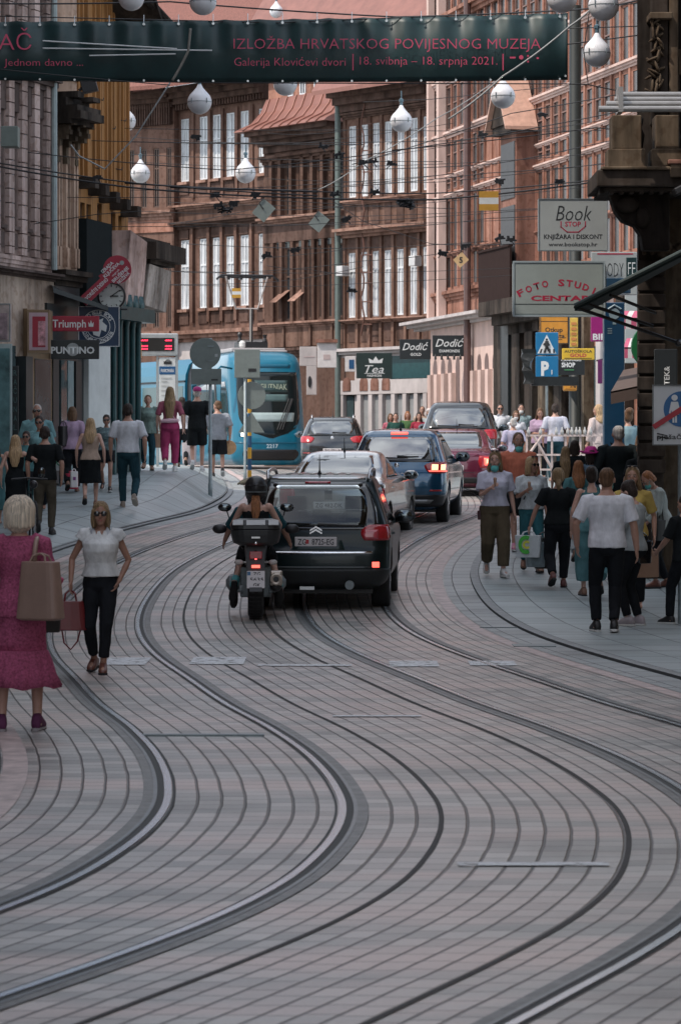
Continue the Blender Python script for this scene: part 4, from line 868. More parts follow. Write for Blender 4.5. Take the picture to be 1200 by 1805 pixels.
def hatch(px, py, h, wid, paint, label, lit, txt, yaw, pitch, brand=None, high=False, rails=False, tall=1.0, reveal=None):
    P_ = [(.24, .70, -2.02, 2.0, .3, .1), (.34, .84, -2.14, 2.1, .32, .12), (.48, .90, -2.2, 2.2, .34, .14), (.64, .92, -2.22, 2.22, .34, .14), (.80, .92, -2.19, 2.18, .34, .13), (.92, .915, -2.13, 2.05, .32, .12), (1.02, .90, -2.05, 1.5, .28, .10), (1.08, .87, -2.0, .95, .26, .09), (1.25, .80, -1.86, .55, .24, .08),
        (1.42, .73, -1.70, .18, .22, .08), (1.52, .68, -1.58, -.05, .22, .07), (1.575, .62, -1.46, -.2, .25, .07), (1.60, .50, -1.3, -.4, .25, .05), (1.61, .3, -1.1, -.6, .1, .02)]
    g = place(px, py); k = h/1.61; kx = wid/1.84; P_ = [(a*k, b*kx, *q) for a, b, *q in P_]
    c = Car('car', label, 'car', P_, wid, 4.45, paint, (g.x, g.y+1.3, g.z-.01), R(yaw), 'cars queueing on the tram street', R(pitch))
    c.t.scale = (.96, 1, 1.06 if high else 1.03); c.body((-1.3, 1.35), .35); c.wheels((-1.3, 1.35), .35, .22); c.underside(-1.8, 1.9)
    c.patch('window_surround', [(1.05*k, -.80*kx, .80*kx), (1.25*k, -.76*kx, .76*kx), (1.47*k, -.64*kx, .64*kx)], mat('gloss_black', (.008, .01, .011), .08), .003, 16, 8)
    c.patch('rear_window', [(1.10*k, -.52*kx, .52*kx), (1.25*k, -.62*kx, .62*kx), (1.42*k, -.57*kx, .57*kx), (1.46*k, -.52*kx, .52*kx)], SKYGL, .007, 14, 8)
    c.patch('side_window', [(1.08*k, 1.45, 3.1), (1.25*k, 1.35, 2.75), (1.42*k, 1.28, 2.35)], DKGLASS, .005, 12, 6, mir='both')
    for m in (False, True):
        c.patch('tail_light', [(.86*k, .62*kx, .98*kx), (.94*k, .54*kx, 1.1*kx), (1.01*k, .55*kx, 1.1*kx), (1.045*k, .68*kx, 1.06*kx)], TG, .014, 10, 6, mir=m)
        if lit:
            for a0 in (.66, .84): c.patch('brake_lamp', [(.91*k, a0*kx, (a0+.12)*kx), (1.0*k, a0*kx, (a0+.12)*kx)], TCORE, .02, 4, 4, mir=m)
            c.patch('lamp_glow', [(.885*k, .62*kx, 1.03*kx), (.90*k, .60*kx, 1.04*kx)], TLIT, .018, 8, 1, mir=m)
        c.patch('reflector', [(.56*k, .62*kx, .88*kx), (.585*k, .64*kx, .88*kx)], TG, .012, 6, 1, mir=m)
    if high: c.patch('high_brake_lamp', [(1.515*k, -.16, .16), (1.54*k, -.16, .16)], TLIT, .02, 6, 1)
    c.patch('bumper', [(.30*k, -1.02*kx, 1.02*kx), (.50*k, -1.06*kx, 1.06*kx)], BLACK, .010, 18, 6); c.patch('skid_plate', [(.36*k, -.62*kx, .62*kx), (.42*k, -.7*kx, .7*kx)], mat('satin_skid', (.30, .31, .32), .4, .7), .02, 12, 2)
    c.plate(txt, .64*k); c.mirror(.68, 1.08*k, BLACK if brand else paint, sz=1.15); c.antenna(-1.35, 1.6*k, -.05)
    B().ell(c.S(0, .99*k)+V((0, -.012, 0)), (.045, .015, .055)).build('emblem', CHROME, c.t, world=False)
    if brand: c.rear_text(brand, 0, .86*k, .035, .5, CHROME)
    b = B(); p = [c.S(a, z)+c.N(a, z)*.03 for a, z in ((0, 1.13*k), (.22, 1.12*k), (.4, 1.125*k))]; b.tube(p, [.022, .014, .01], 6).build('rear_wiper', BLACK, c.t, world=False)
    if rails:
        for sg in (-1, 1): B().tube([(sg*.60*kx, -1.5, 1.56*k), (sg*.60*kx, -1.35, 1.64*k), (sg*.62*kx, -.2, 1.64*k), (sg*.60*kx, 0, 1.56*k)], .02, 8).build('roof_rail', mat('satin_rail', (.5, .51, .53), .3, .9), c.t, smooth=True, world=False)
    return c
hatch(722, 919, 1.62, 1.84, PBL, 'blue crossover with brake lamps lit ahead of the silver saloon', True, 'ZG 5118-HC', -7, .8, 'KADJAR', True)
hatch(588, 833, 1.52, 1.83, PGR, 'dark grey estate car beside the front of the tram', False, 'ZG 771-P', -1, .1, None, False, True)
hatch(818, 850, 1.95, 1.95, PGR, 'tall dark people carrier beyond the red saloon by the salmon facade', False, 'ZG 32-K', -5, .1, None, False, False)

# ---------------------------------------------------------------- tram
TB = mat('tram_blue_paint', (.003, .13, .21), .28, .1, .06, coat=.3); TBD = mat('tram_dark_blue', (.005, .09, .15), .3, .1, .06)
def tram():
    g = V((-2.12, 95, gz(-2.12, 95)-.06)); yaw = R(14)
    prof = [(.22, 1.00, .06, 7.0, .45, .10), (.34, 1.10, -.02, 7.0, .5, .14), (.6, 1.15, -.10, 7.0, .52, .16), (1.0, 1.15, -.10, 7.0, .52, .16), (1.2, 1.15, -.06, 7.0, .52, .16), (1.6, 1.15, .06, 7.0, .52, .16), (2.4, 1.15, .30, 7.0, .52, .16), (2.9, 1.14, .46, 7.0, .5, .14), (3.2, 1.11, .62, 7.0, .5, .12), (3.36, 1.04, .85, 6.95, .5, .1), (3.44, .90, 1.1, 6.9, .5, .08), (3.48, .6, 1.5, 6.8, .4, .04)]
    c = Car('tram', 'blue low-floor tram coming round the bend with its pantograph raised', 'tram', prof, 2.3, 7, TB, (g.x, g.y, g.z-.06), yaw)
    c.t.scale = (1, 1, 1.08); c.body()
    c.patch('windscreen', [(.98, -.06, .06), (1.08, -.42, .42), (1.22, -.72, .72), (1.45, -.92, .92), (1.9, -.99, .99), (2.4, -.99, .99), (2.86, -.95, .95)], DKGLASS, .008, 18, 14)
    c.patch('cab_interior', [(1.45, -.62, .72), (1.7, -.72, .78)], mat('pale_cab_desk', (.30, .38, .38), .3, 0, .1), .010, 12, 3)
    c.patch('sun_blind', [(2.02, -.55, .60), (2.22, -.55, .60)], mat('cab_blind', (.07, .12, .12), .3), .010, 10, 3)
    c.patch('destination_display', [(2.28, -.42, .62), (2.62, -.42, .62)], mat('display_glass', (.03, .06, .06), .2), .010, 10, 3)
    tt = text('DEJUTNJAK', None, mat('display_letters', (.30, .34, .26), .4, 0, 0, emit=.12), .10, 2.44, .17, c.S(0, 2.44).y-.02, .95, .01); tt.parent = c.t
    c.patch('front_grille', [(.36, -.72, .72), (.45, -.84, .84), (.6, -.86, .86), (.66, -.78, .78)], BLACK, .010, 16, 5)
    c.patch('roof_grille', [(2.98, -.35, .72), (3.08, -.35, .72)], TBD, .014, 12, 2); c.patch('bumper_edge', [(.84, -1.2, 1.2), (.87, -1.2, 1.2)], TBD, .015, 20, 1)
    tt = text('2217', None, mat('fleet_number', (.45, .55, .6), .4), .02, .76, .11, c.S(0, .76).y-.018, .36, .02); tt.parent = c.t
    for m in (False, True):
        c.patch('headlight', [(1.02, .76, .98), (1.08, .72, 1.02), (1.14, .78, 1.0)], TBD, .012, 6, 4, mir=m); c.patch('lamp_bulb', [(1.03, .83, .92), (1.12, .83, .92)], mat('warm_headlamp', (1, .72, .5), .3, 0, 0, emit=6), .02, 4, 4, mir=m)
        c.patch('side_window', [(1.05, 1.85, 2.1), (1.3, 1.62, 2.5), (1.8, 1.55, 2.6), (2.3, 1.60, 2.55), (2.6, 1.8, 2.4)], DKGLASS, .008, 10, 10, mir=m)
        c.patch('passenger_window', [(1.1, 3.2, 7.6), (2.6, 3.2, 7.6)], DKGLASS, .006, 14, 6, mir=m)
        for a in (3.15, 4.6, 6.1): c.patch('door_gap', [(.3, a, a+.05), (2.7, a, a+.05)], BLACK, .010, 1, 8, mir=m)
    w = B()
    for x0, x1 in ((.18, .62), (.26, .70), (.34, .74)): w.tube([c.S(x0, 1.22)+V((0, -.05, 0)), c.S(x1, 2.1)+V((0, -.05, 0))], .014, 6)
    w.build('windscreen_wiper', BLACK, c.t, world=False)
    B().tube([(-1.1, .5, 2.95), (-1.5, .25, 3.0), (-1.62, .2, 2.9)], .03, 8).tube([(-1.62, .2, 2.9), (-1.62, .2, 2.5)], .05, 8).build('mirror_arm', TB, c.t, smooth=True, world=False)
    r = B().box(-.85, .85, 1.7, 6.8, 3.46, 3.58); r.box(-.8, .8, 1.2, 1.8, 3.44, 3.5); r.build('roof_equipment', mat('roof_grey', (.35, .33, .33), .5), c.t, bevel=.03, world=False)
    b = B().box(-.45, .45, 2.4, 3.2, 3.6, 3.78); b.lathe([(.05, 0), (.08, .1), (.05, .2), (.08, .3), (.05, .36)], (-.4, 2.6, 3.7), 10); b.lathe([(.05, 0), (.08, .1), (.05, .2), (.08, .3)], (.4, 2.6, 3.7), 10)
    b.tube([(0, 2.8, 3.7), (.14, 3.4, 4.75)], .055, 8)
    pn = b.build('pantograph', BLACK, c.t, world=False)
    b = B().tube([(-.72, 3.2, 5.70), (-.35, 3.4, 4.78), (.35, 3.4, 4.78), (.62, 3.2, 5.70)], .03, 8); b.build('pantograph_arm', mat('pale_arm', (.42, .38, .36), .5, .4), pn, world=False)
    b = B().tube([(-1.0, 3.3, 5.62), (-.85, 3.3, 5.74), (.8, 3.3, 5.74), (1.0, 3.3, 5.60)], .035, 8); b.tube([(-.85, 3.5, 5.70), (.8, 3.5, 5.70)], .03, 8)
    for x in (-.6, -.2, .2, .6): b.box(x-.04, x+.04, 3.28, 3.52, 5.62, 5.76)
    b.build('collector_bow', BLACK, pn, world=False)
    lamp = B().lathe([(.06, 0), (.10, .05), (.10, .16), (.04, .22)], (-.45, 2.0, 3.58), 10); lamp.build('roof_lamp', mat('pale_lamp', (.6, .6, .58), .4), c.t, world=False)
    # articulated rear sections, bending away to the left along the rails
    pos = V((g.x, g.y, g.z)) + Matrix.Rotation(yaw, 3, 'Z') @ V((0, 7.0, 0)); y2 = yaw
    lp = Matrix.Rotation(-yaw, 3, 'Z')
    for i in range(4):
        y2 += R(13); L = 5.4 if i % 2 == 0 else 6.2
        d = V((-math.sin(y2), math.cos(y2), 0)); sx = V((math.cos(y2), math.sin(y2), 0)); p0 = pos + d*.5; p1 = pos + d*(.5+L)
        def sec(p, k=1):
            out = []
            for x, z in ((-1.0, .22), (-1.15, .5), (-1.15, 2.6), (-1.12, 2.95), (-1.0, 3.25), (-.75, 3.42), (0, 3.48), (.75, 3.42), (1.0, 3.25), (1.12, 2.95), (1.15, 2.6), (1.15, .5), (1.0, .22)):
                q = p + sx*x*k + V((0, 0, .22+(z-.22)*(.5+.5*k) )) - V((g.x, g.y, g.z)); out.append(lp @ V((q.x, q.y, z*(.97+.03*k)-.0)))
            return out
        b = B().loft([sec(p0+(p1-p0)*t) for t in (0, .25, .5, .75, 1)]); o = b.build('car_section', TB, c.t, smooth=False, world=False)
        b = B().loft([sec(pos-d*.1, .93), sec(p0+d*.05, .93)]); b.build('bellows', BLACK, c.t, world=False)
        for sg in (-1, 1):
            b = B(); n = 3
            for k in range(n):
                a0, a1 = (k+.08)/n, (k+.92)/n; q = []
                for t, z in ((a0, 1.1), (a1, 1.1), (a1, 2.6), (a0, 2.6)):
                    v = p0+(p1-p0)*t+sx*sg*1.158 - V((g.x, g.y, g.z)); v = lp @ v; q.append(V((v.x, v.y, z)))
                nn = lp @ (sx*sg*.02); b.add(q+[v-nn for v in q], [(0,1,2,3), (4,5,6,7), (0,1,5,4), (1,2,6,5), (2,3,7,6), (3,0,4,7)])
            b.build('passenger_window', mat('teal_glass', (.02, .07, .075), .06, 0, .2, 1), o, world=False)
            b = B()
            for z in (2.72,):
                q = []
                for t, zz in ((0, z), (1, z), (1, z+.05), (0, z+.05)):
                    v = lp @ (p0+(p1-p0)*t+sx*sg*1.155 - V((g.x, g.y, g.z))); q.append(V((v.x, v.y, zz)))
                nn = lp @ (sx*sg*.02); b.add([v+nn for v in q]+[v-nn for v in q], [(0,1,2,3), (0,1,5,4), (1,2,6,5), (2,3,7,6), (3,0,4,7)])
            b.build('gutter', BLACK, o, world=False)
        pos = p1 + d*.15
tram()
# ---------------------------------------------------------------- people
SK = mat('skin', (.40, .225, .165), .5, 0, .08, 12); SKT = mat('tanned_skin', (.31, .165, .115), .5, 0, .08, 12); SKP = mat('pale_skin', (.50, .30, .235), .5, 0, .08, 12)
def hairm(n, c): return mat(n, c, .5, 0, .6, 45, .9, st=(1.6, 1.6, .10), spec=.3)
HB = hairm('dark_brown_hair', (.03, .02, .016)); HBL = hairm('blonde_hair', (.40, .27, .15)); HPL = hairm('platinum_hair', (.62, .53, .42)); HBR = hairm('brown_hair', (.12, .065, .035)); HAU = hairm('auburn_hair', (.27, .115, .05)); HGR = hairm('grey_hair', (.40, .38, .36)); HDB = hairm('dark_blonde_hair', (.24, .16, .085))
def cl(n, c, r=.9, v=.14): return mat(n, tuple(x*.8 for x in c) if max(c) < .03 else c, r, 0, max(v, .24), 7, .5, spec=.12, st=(1.3, 1.3, .55))
def ik(a, t, l1, l2, pole):
    d = t-a; L = min(d.length, l1+l2-.003); n = d.normalized(); c = (l1*l1+L*L-l2*l2)/(2*l1*L); c = max(-1, min(1, c))
    p = (pole - n*pole.dot(n)); p = p.normalized() if p.length > 1e-5 else n.orthogonal().normalized()
    return a + n*l1*c + p*l1*math.sqrt(max(0, 1-c*c)), a + n*L
TORSO = {'m': [(.84, .10, .085, 0), (.90, .165, .115, -.01), (.97, .168, .118, -.012), (1.07, .155, .105, 0), (1.16, .158, .107, .005), (1.27, .178, .118, .005), (1.36, .188, .115, -.005), (1.42, .165, .092, -.012), (1.46, .09, .07, -.012), (1.50, .058, .06, -.005)],
         'f': [(.84, .10, .085, 0), (.90, .172, .12, -.012), (.96, .174, .122, -.015), (1.06, .135, .098, 0), (1.13, .122, .09, .005), (1.24, .142, .112, .012), (1.32, .150, .112, .008), (1.40, .145, .085, -.01), (1.445, .075, .06, -.012), (1.49, .047, .05, -.005)]}
PEOPLE = []
def person(label, px, hy, fy=None, face=0, sex='f', h=1.7, Y=None, aL=(-.09, .17, .08), aR=(.09, -.20, .16), wL=(-.27, .03, .90), wR=(.27, -.02, .90), eL=(-.6, -1, 0), eR=(.6, -1, 0), lean=0, hyaw=0, hpit=0,
           top=None, bot=None, hair=('short', HB), shoe=None, skin=SK, extra=(), group=None, vox=None, name='person', wide=1.0, roll=0):
    # foot point on the ground, or the distance for a figure whose feet are hidden
    if fy is not None and Y is None: g = ground_at(px, fy); h = (fy-hy)/F*g.y
    else:
        if Y is None:
            Y = 20
            best = min((abs(HZ+(CZ-gz((px-600)/F*y, y)-h)*F/y-hy), y) for y in [12+.25*i for i in range(420)]); Y = best[1]
        x = (px-600)/F*Y; g = V((x, Y, gz(x, Y)))
        if hy is not None: h = CZ-(hy-HZ)/F*Y - g.z
    k = h/1.75; PEOPLE.append((label[:40], round(g.y, 1), round(h, 2)))
    t = T(name, label, 'person', g, group, R(face)); t.scale = (k*wide, k*wide, k)
    vox = vox or (.0075 if k*F/g.y > 150 else .0105 if k*F/g.y > 95 else .014)
    f = sex == 'f'; rt = TORSO[sex]; sw = .165 if f else .195; hipz = .90
    drop = 0
    for a in (aL, aR): drop = max(drop, .90 - min(.90, a[2]+math.sqrt(max(.01, .84**2-(abs(a[0])-.09)**2-a[1]**2))))
    ln = Matrix.Translation((0, 0, .95)) @ Matrix.Rotation(-R(lean), 4, 'X') @ Matrix.Rotation(R(roll), 4, 'Y') @ Matrix.Translation((0, 0, -.95-drop))
    dn = Matrix.Translation((0, 0, -drop))
    up = lambda p: ln @ V(p)
    def blend(z): return ln if z > 1.12 else dn.lerp(ln, max(0, min(1, (z-.92)/.2)))
    legs = []
    for sg, a in ((-1, aL), (1, aR)):
        hp = V((sg*.088, 0, hipz-drop)); an = V(a); kn, an = ik(hp, an, .43, .42, V((sg*.12, 1, 0))); legs.append((sg, hp, kn, an))
    arms = []
    for sg, wv, ev in ((-1, wL, eL), (1, wR, eR)):
        sh = up((sg*sw, -.012, 1.405)); wr = up(wv); el, wr = ik(sh, wr, .285, .255, V(ev)); arms.append((sg, sh, el, wr))
    hd = ln @ Matrix.Translation((0, .0, 1.50)) @ Matrix.Rotation(R(hyaw), 4, 'Z') @ Matrix.Rotation(R(hpit), 4, 'X') @ Matrix.Translation((0, .015, .118)); H3 = hd.to_3x3()
    hp_ = lambda x, y, z: hd @ V((x, y, z))
    tq = .90 if top and top[0] not in ('strap',) else 1; lq = .80 if bot and bot[0] == 'trousers' and (len(bot) < 3 or bot[2] > .6) else .95
    # ---- body, one continuous skin
    b = B(); b.loft([[blend(z) @ p for p in ring((0, y, z), rx*(tq if z < 1.4 else 1)*(.93 if z < 1.05 else 1), ry*(tq if z < 1.4 else 1)*(.93 if z < 1.05 else 1), 20)] for z, rx, ry, y in rt])
    b.caps([up((0, -.01, 1.42)), hp_(0, -.01, -.05)], [.056 if not f else .046, .054 if not f else .043])
    b.ell(hp_(0, -.004, .022), (.073, .092, .104), H3); b.ell(hp_(0, .022, -.045), (.055, .062, .07), H3); b.ell(hp_(0, .05, -.088), (.03, .03, .026), H3)
    b.ell(hp_(0, .092, -.015), (.013, .02, .028), H3, 10, 7)
    for sg in (-1, 1):
        b.ell(hp_(sg*.075, -.005, -.005), (.012, .02, .033), H3, 8, 6); b.ell(hp_(sg*.032, .07, .028), (.03, .018, .012), H3, 8, 6); b.ell(hp_(sg*.035, .06, -.03), (.028, .025, .025), H3, 8, 6)
    if f:
        for sg in (-1, 1): b.ell(up((sg*.068, .085, 1.265)), (.062, .055, .065))
    for sg, hp, kn, an in legs:
        mid = hp.lerp(kn, .45); cf = kn.lerp(an, .3) + V((0, -.015, 0))
        b.caps([hp+V((0, -.01, .0)), mid, kn, cf, kn.lerp(an, .7), an], [.088*lq, .074*lq, .053*lq, .054*lq, .042*lq, .035])
        pit = max(0, an.z-.09)*4.2; fd = V((sg*.12, math.cos(min(1.2, pit)), -math.sin(min(1.2, pit)))).normalized()
        b.caps([an+V((0, -.03, -.035))-fd*.01, an+fd*.06+V((0, 0, -.03)), an+fd*.15+V((0, 0, -.045))], [.036, .038, .028])
    for sg, sh, el, wr in arms:
        b.ell(sh+V((-sg*.015, 0, -.005)), (.06 if not f else .048, .055, .055)); q = .9 if f else 1.08
        b.caps([sh, sh.lerp(el, .45), el, el.lerp(wr, .3), wr], [.048*q, .045*q, .037*q, .038*q, .026*q])
        d = (wr-el).normalized(); inn = V((-sg, .25, 0)); inn = (inn - d*inn.dot(d)).normalized(); wd = d.cross(inn)
        if wd.y < 0: wd = -wd       # towards the thumb side
        M3 = Matrix((wd, inn, d)).transposed()
        b.ell(wr+d*.05+inn*.004, (.038, .017, .052), M3, 12, 8)
        for i, (o, ll) in enumerate(((.027, .066), (.009, .076), (-.009, .070), (-.027, .052))):
            p0 = wr+d*.082+wd*o; p1 = p0+d*ll*.55+inn*ll*.14+wd*o*.12; p2 = p1+d*ll*.34+inn*ll*.32; b.caps([p0, p1, p2], [.0092, .0086, .0075], 7)
        p0 = wr+d*.03+wd*.028; p1 = p0+d*.035+wd*.03+inn*.008; b.caps([p0, p1, p1+d*.03+wd*.004+inn*.008], [.012, .0105, .0085], 7)
    body = b.build('body', skin, t, vox=vox, world=False)
    # ---- face
    if abs(((face+hyaw+180) % 360)-180) > 60:
        e = B(); iris = B()
        for sg in (-1, 1): e.ell(hp_(sg*.031, .079, .012), (.0135, .008, .0075), H3, 10, 6); iris.ell(hp_(sg*.031, .086, .012), (.006, .004, .006), H3, 8, 5)
        e.build('eyes', mat('eye_white', (.6, .56, .54), .3, 0, 0), t, world=False, smooth=True); iris.build('iris', mat('dark_iris', (.02, .015, .012), .2, 0, 0), t, world=False)
        q = B().ell(hp_(0, .078, -.060), (.024, .010, .0075), H3, 12, 6); q.build('mouth', mat('lips', (.33, .10, .09), .5, 0, .05), t, world=False, smooth=True)
        q = B()
        for sg in (-1, 1): q.caps([hp_(sg*.014, .089, .032), hp_(sg*.034, .087, .038), hp_(sg*.052, .074, .032)], [.004, .0045, .003], 6)
        q.build('eyebrows', hair[1] if hair else HB, t, world=False)
    # ---- hair
    if hair:
        st, hm = hair[0], hair[1]; b = B(); Lz = hair[2] if len(hair) > 2 else .3; v2 = max(.009, vox)
        if st not in ('bald', 'under'):
            gq = {'short': 1.0, 'crop': .96}.get(st, 1.06)
            b.ell(hp_(0, -.022, .042), (.081*gq, .092*gq, .096*gq), H3)
            if st in ('short', 'crop'): b.ell(hp_(0, -.05, -.01), (.07, .055, .075), H3)
            else:
                b.ell(hp_(0, -.045, .0), (.085, .07, .10), H3)
        if st == 'bob':
            for sg in (-1, 1): b.ell(hp_(sg*.072, -.02, -.045), (.034, .062, .10), H3); b.caps([hp_(sg*.075, .035, .04), hp_(sg*.08, .03, -.06), hp_(sg*.073, .02, -.13)], [.02, .022, .014])
            b.ell(hp_(0, -.055, -.06), (.088, .055, .095), H3)
        if st == 'puff': b.ell(hp_(0, -.03, .02), (.125, .115, .125), H3); b.ell(hp_(0, -.05, -.06), (.105, .085, .095), H3)
        if st in ('long', 'under'):
            pts = [hp_(0, -.06, .02), hp_(0, -.085, -.09)] + [up((0, -.115-.01*i, 1.44-Lz*i/3)) for i in range(4)]
            b.tube(pts, [q*(.62 if st == 'under' else 1) for q in (.075, .085, .10, .10, .085, .05)], 14, .42, up=V((1, 0, 0)))
            for sg in ((-1, 1) if st == 'long' else ()): b.caps([hp_(sg*.07, .0, .03), hp_(sg*.082, -.02, -.09), up((sg*.10, -.06, 1.40)), up((sg*.09, -.07, 1.40-Lz*.45))], [.022, .03, .032, .015])
        if st == 'bun': b.ell(hp_(0, -.085, .075), (.048, .045, .048), H3)
        if st == 'updo': b.ell(hp_(.01, -.06, .10), (.075, .08, .075), H3)
        if st == 'pony': b.caps([hp_(0, -.095, .04), hp_(0, -.15, -.02), hp_(0, -.14, -.15), hp_(0, -.12, -.24)], [.03, .036, .03, .012])
        if st == 'low': b.caps([hp_(0, -.09, -.05), hp_(0, -.12, -.12), hp_(0, -.11, -.2)], [.035, .036, .015])
        if b.v:
            if st in ('bob', 'long', 'puff', 'short'):   # strands: many thin locks over the mass
                rnd = random.Random(int(px))
                for i in range(46 if st != 'short' else 14):
                    a = math.pi*(.02+.96*rnd.random())+math.pi; rr = 1.02
                    x, y = math.cos(a)*.086*rr, math.sin(a)*.09*rr-.02; zt = .06-.03*rnd.random()
                    zb = {'bob': -.15, 'long': -.2, 'puff': -.09, 'short': -.06}[st]-.03*rnd.random(); q = 1.25 if st == 'puff' else 1.0
                    b.caps([hp_(x*.75, y*.8, zt+.03), hp_(x*q, y*q, -.01), hp_(x*1.05*q, y*1.02*q, zb)], [.009, .011, .004], 6)
            b.build('hair', hm, t, vox=v2, fold=.004, world=False)
    # ---- clothes
    E = lambda z: blend(z)
    def torso(z0, z1, e, flare=0, neck=None):
        zz = [z0]+[r[0] for r in rt if z0 < r[0] < z1]+[z1]; fx = [pchip([(r[0], r[i]) for r in rt]) for i in (1, 2, 3)]; out = []
        for z in zz:
            q = max(0, (1.15-z)/(1.15-z0+1e-6)) if z < 1.15 else 0
            if z < .97: rx, ry, yo = max(fx[0](max(z, .93)), .165), max(fx[1](max(z, .93)), .115), -.012
            else: rx, ry, yo = fx[0](z), fx[1](z), fx[2](z)
            if f and 1.18 < z < 1.33: ry += .028; yo += .018
            out.append([E(z) @ p for p in ring((0, yo, z), rx+e+flare*q, ry+e+flare*q, 22)])
        return out
    if top:
        kind, m = top[0], top[1]; sl = top[2] if len(top) > 2 else .45; hem = top[3] if len(top) > 3 else .90; e = top[4] if len(top) > 4 else .018; b = B()
        ztop = {'tee': 1.455, 'tank': 1.40, 'strap': 1.345, 'wide': 1.43}.get(kind, 1.455)
        b.loft(torso(hem, ztop, e))
        if kind in ('tank', 'strap'):
            for sg in (-1, 1):
                for yy in (-.085, .085): b.caps([up((sg*.085, yy, ztop-.03)), up((sg*.08, yy*.5, 1.45))], [.022 if kind == 'tank' else .012]*2, 8)
                b.caps([up((sg*.08, .05, 1.45)), up((sg*.08, -.05, 1.45))], [.022 if kind == 'tank' else .012]*2, 8)
        if sl > 0:
            for sg, sh, el, wr in arms:
                a0 = up((sg*(sw-.06), -.012, 1.415)); ls = [a0, sh+V((0, 0, .0))]
                if sl <= .5: ls.append(sh.lerp(el, sl*2*.92)); rr = [.05+e*.6, .056+e*.7, .05+e*.9]
                else: ls += [el, el.lerp(wr, (sl-.5)*2*.96)]; rr = [.05+e*.6, .056+e*.6, .046+e*.6, .032+e*.6]
                b.tube([a0-(sh-a0)*.2]+ls, [.04]+rr, 14)
        o = b.build('top', m, t, vox=max(.009, vox), fold=.007, world=False)
        if kind == 'shirt':
            c = B()
            for sg in (-1, 1): c.obox(up((sg*.045, .07, 1.455)), V((.035, .01*sg, -.02)), V((0, .012, .0)), V((sg*.012, .02, .035)))
            c.build('collar', m, t, bevel=.005, world=False)
    if bot:
        kind, m = bot[0], bot[1]; b = B(); lf = bot[2] if len(bot) > 2 else .97; e = bot[3] if len(bot) > 3 else .016; wz = bot[4] if len(bot) > 4 else 1.04
        if kind == 'trousers':
            b.loft([[E(.82) @ p for p in ring((0, -.006, .815), .10, .085, 22)], [E(.84) @ p for p in ring((0, -.01, .845), .15, .112, 22)]]+torso(.88, wz, e*.8))
            for sg, hp, kn, an in legs:
                pts = [hp+V((-sg*.01, -.008, .02)), hp.lerp(kn, .5), kn]; rr = [.092+e*.6, .076+e, .058+e]
                if lf > .5: q = (lf-.5)*2; pts += [kn.lerp(an, q*.5), kn.lerp(an, q)]; rr += [.05+e*1.05, .040+e*1.0]
                else: pts = [pts[0], hp.lerp(kn, lf), hp.lerp(kn, lf*2)]; rr = [.092+e*.6, .08+e*1.2, .068+e*1.5]
                b.tube(pts, rr, 14)
        else:   # skirt / dress: flares from waist to hem; bot = (kind, mat, hemz, flare, waistz)
            hem = lf; fl = e
            out = torso(.90, wz, .016)
            kz = sum(l[2].z for l in legs)/2; zz = [hem+(.90-hem)*i/6 for i in range(6)]; lo = []
            for z in zz:
                q = (.90-z)/(.90-hem); yo = (legs[0][2].y+legs[1][2].y)/2*q*.7; sp = abs(legs[0][2].y-legs[1][2].y)*.35*q
                lo.append(ring((0, yo-.012, z-drop*(1-q)), .18+fl*q, .13+fl*q+sp, 22))
            b.loft(lo+out)
        b.build({'trousers': 'trousers' if lf > .5 else 'shorts'}.get(kind, kind), m, t, vox=max(.009, vox), fold=.006 if kind == 'trousers' else .012, world=False)
    if shoe:
        m, sm = shoe[0], shoe[1] if len(shoe) > 1 else RUBBER
        for sg, hp, kn, an in legs:
            pit = max(0, an.z-.09)*4.2; pit = min(1.2, pit); fd = V((sg*.12, math.cos(pit), -math.sin(pit))).normalized(); uu = V((0, math.sin(pit), math.cos(pit))); sd_ = fd.cross(uu)
            b = B(); c0 = an - uu*.045; rings = []
            for s_, w_, h_ in ((-.075, .024, .03), (-.06, .036, .05), (-.01, .04, .066), (.05, .044, .05), (.11, .048, .034), (.16, .042, .025), (.19, .024, .016)):
                rings.append(ring(c0+fd*s_+uu*(h_-.032), w_, h_, 14, sd_, uu, .8))
            b.loft(rings); so = b.build('shoe', m, t, smooth=True, world=False)
            b = B(); rings = []
            for s_, w_ in ((-.085, .022), (-.065, .038), (0, .04), (.06, .046), (.12, .05), (.165, .044), (.2, .022)): rings.append(ring(c0+fd*s_-uu*.03, w_, .014, 12, sd_, uu, .6))
            b.loft(rings); b.build('sole', sm, so, world=False)
    ctx = dict(t=t, hp=hp_, H3=H3, up=up, arms=arms, legs=legs, k=k, g=g, f=f, E=E, torso=torso, face=face, vox=vox, sw=sw, wide=wide)
    for x in extra: x(ctx)
    return ctx
def W(c, p): return c['t'].matrix_basis @ V(p) if False else (Matrix.Translation(c['g']) @ Matrix.Rotation(R(c['face']), 4, 'Z') @ Matrix.Diagonal((c['k']*c['wide'], c['k']*c['wide'], c['k'], 1))) @ V(p)
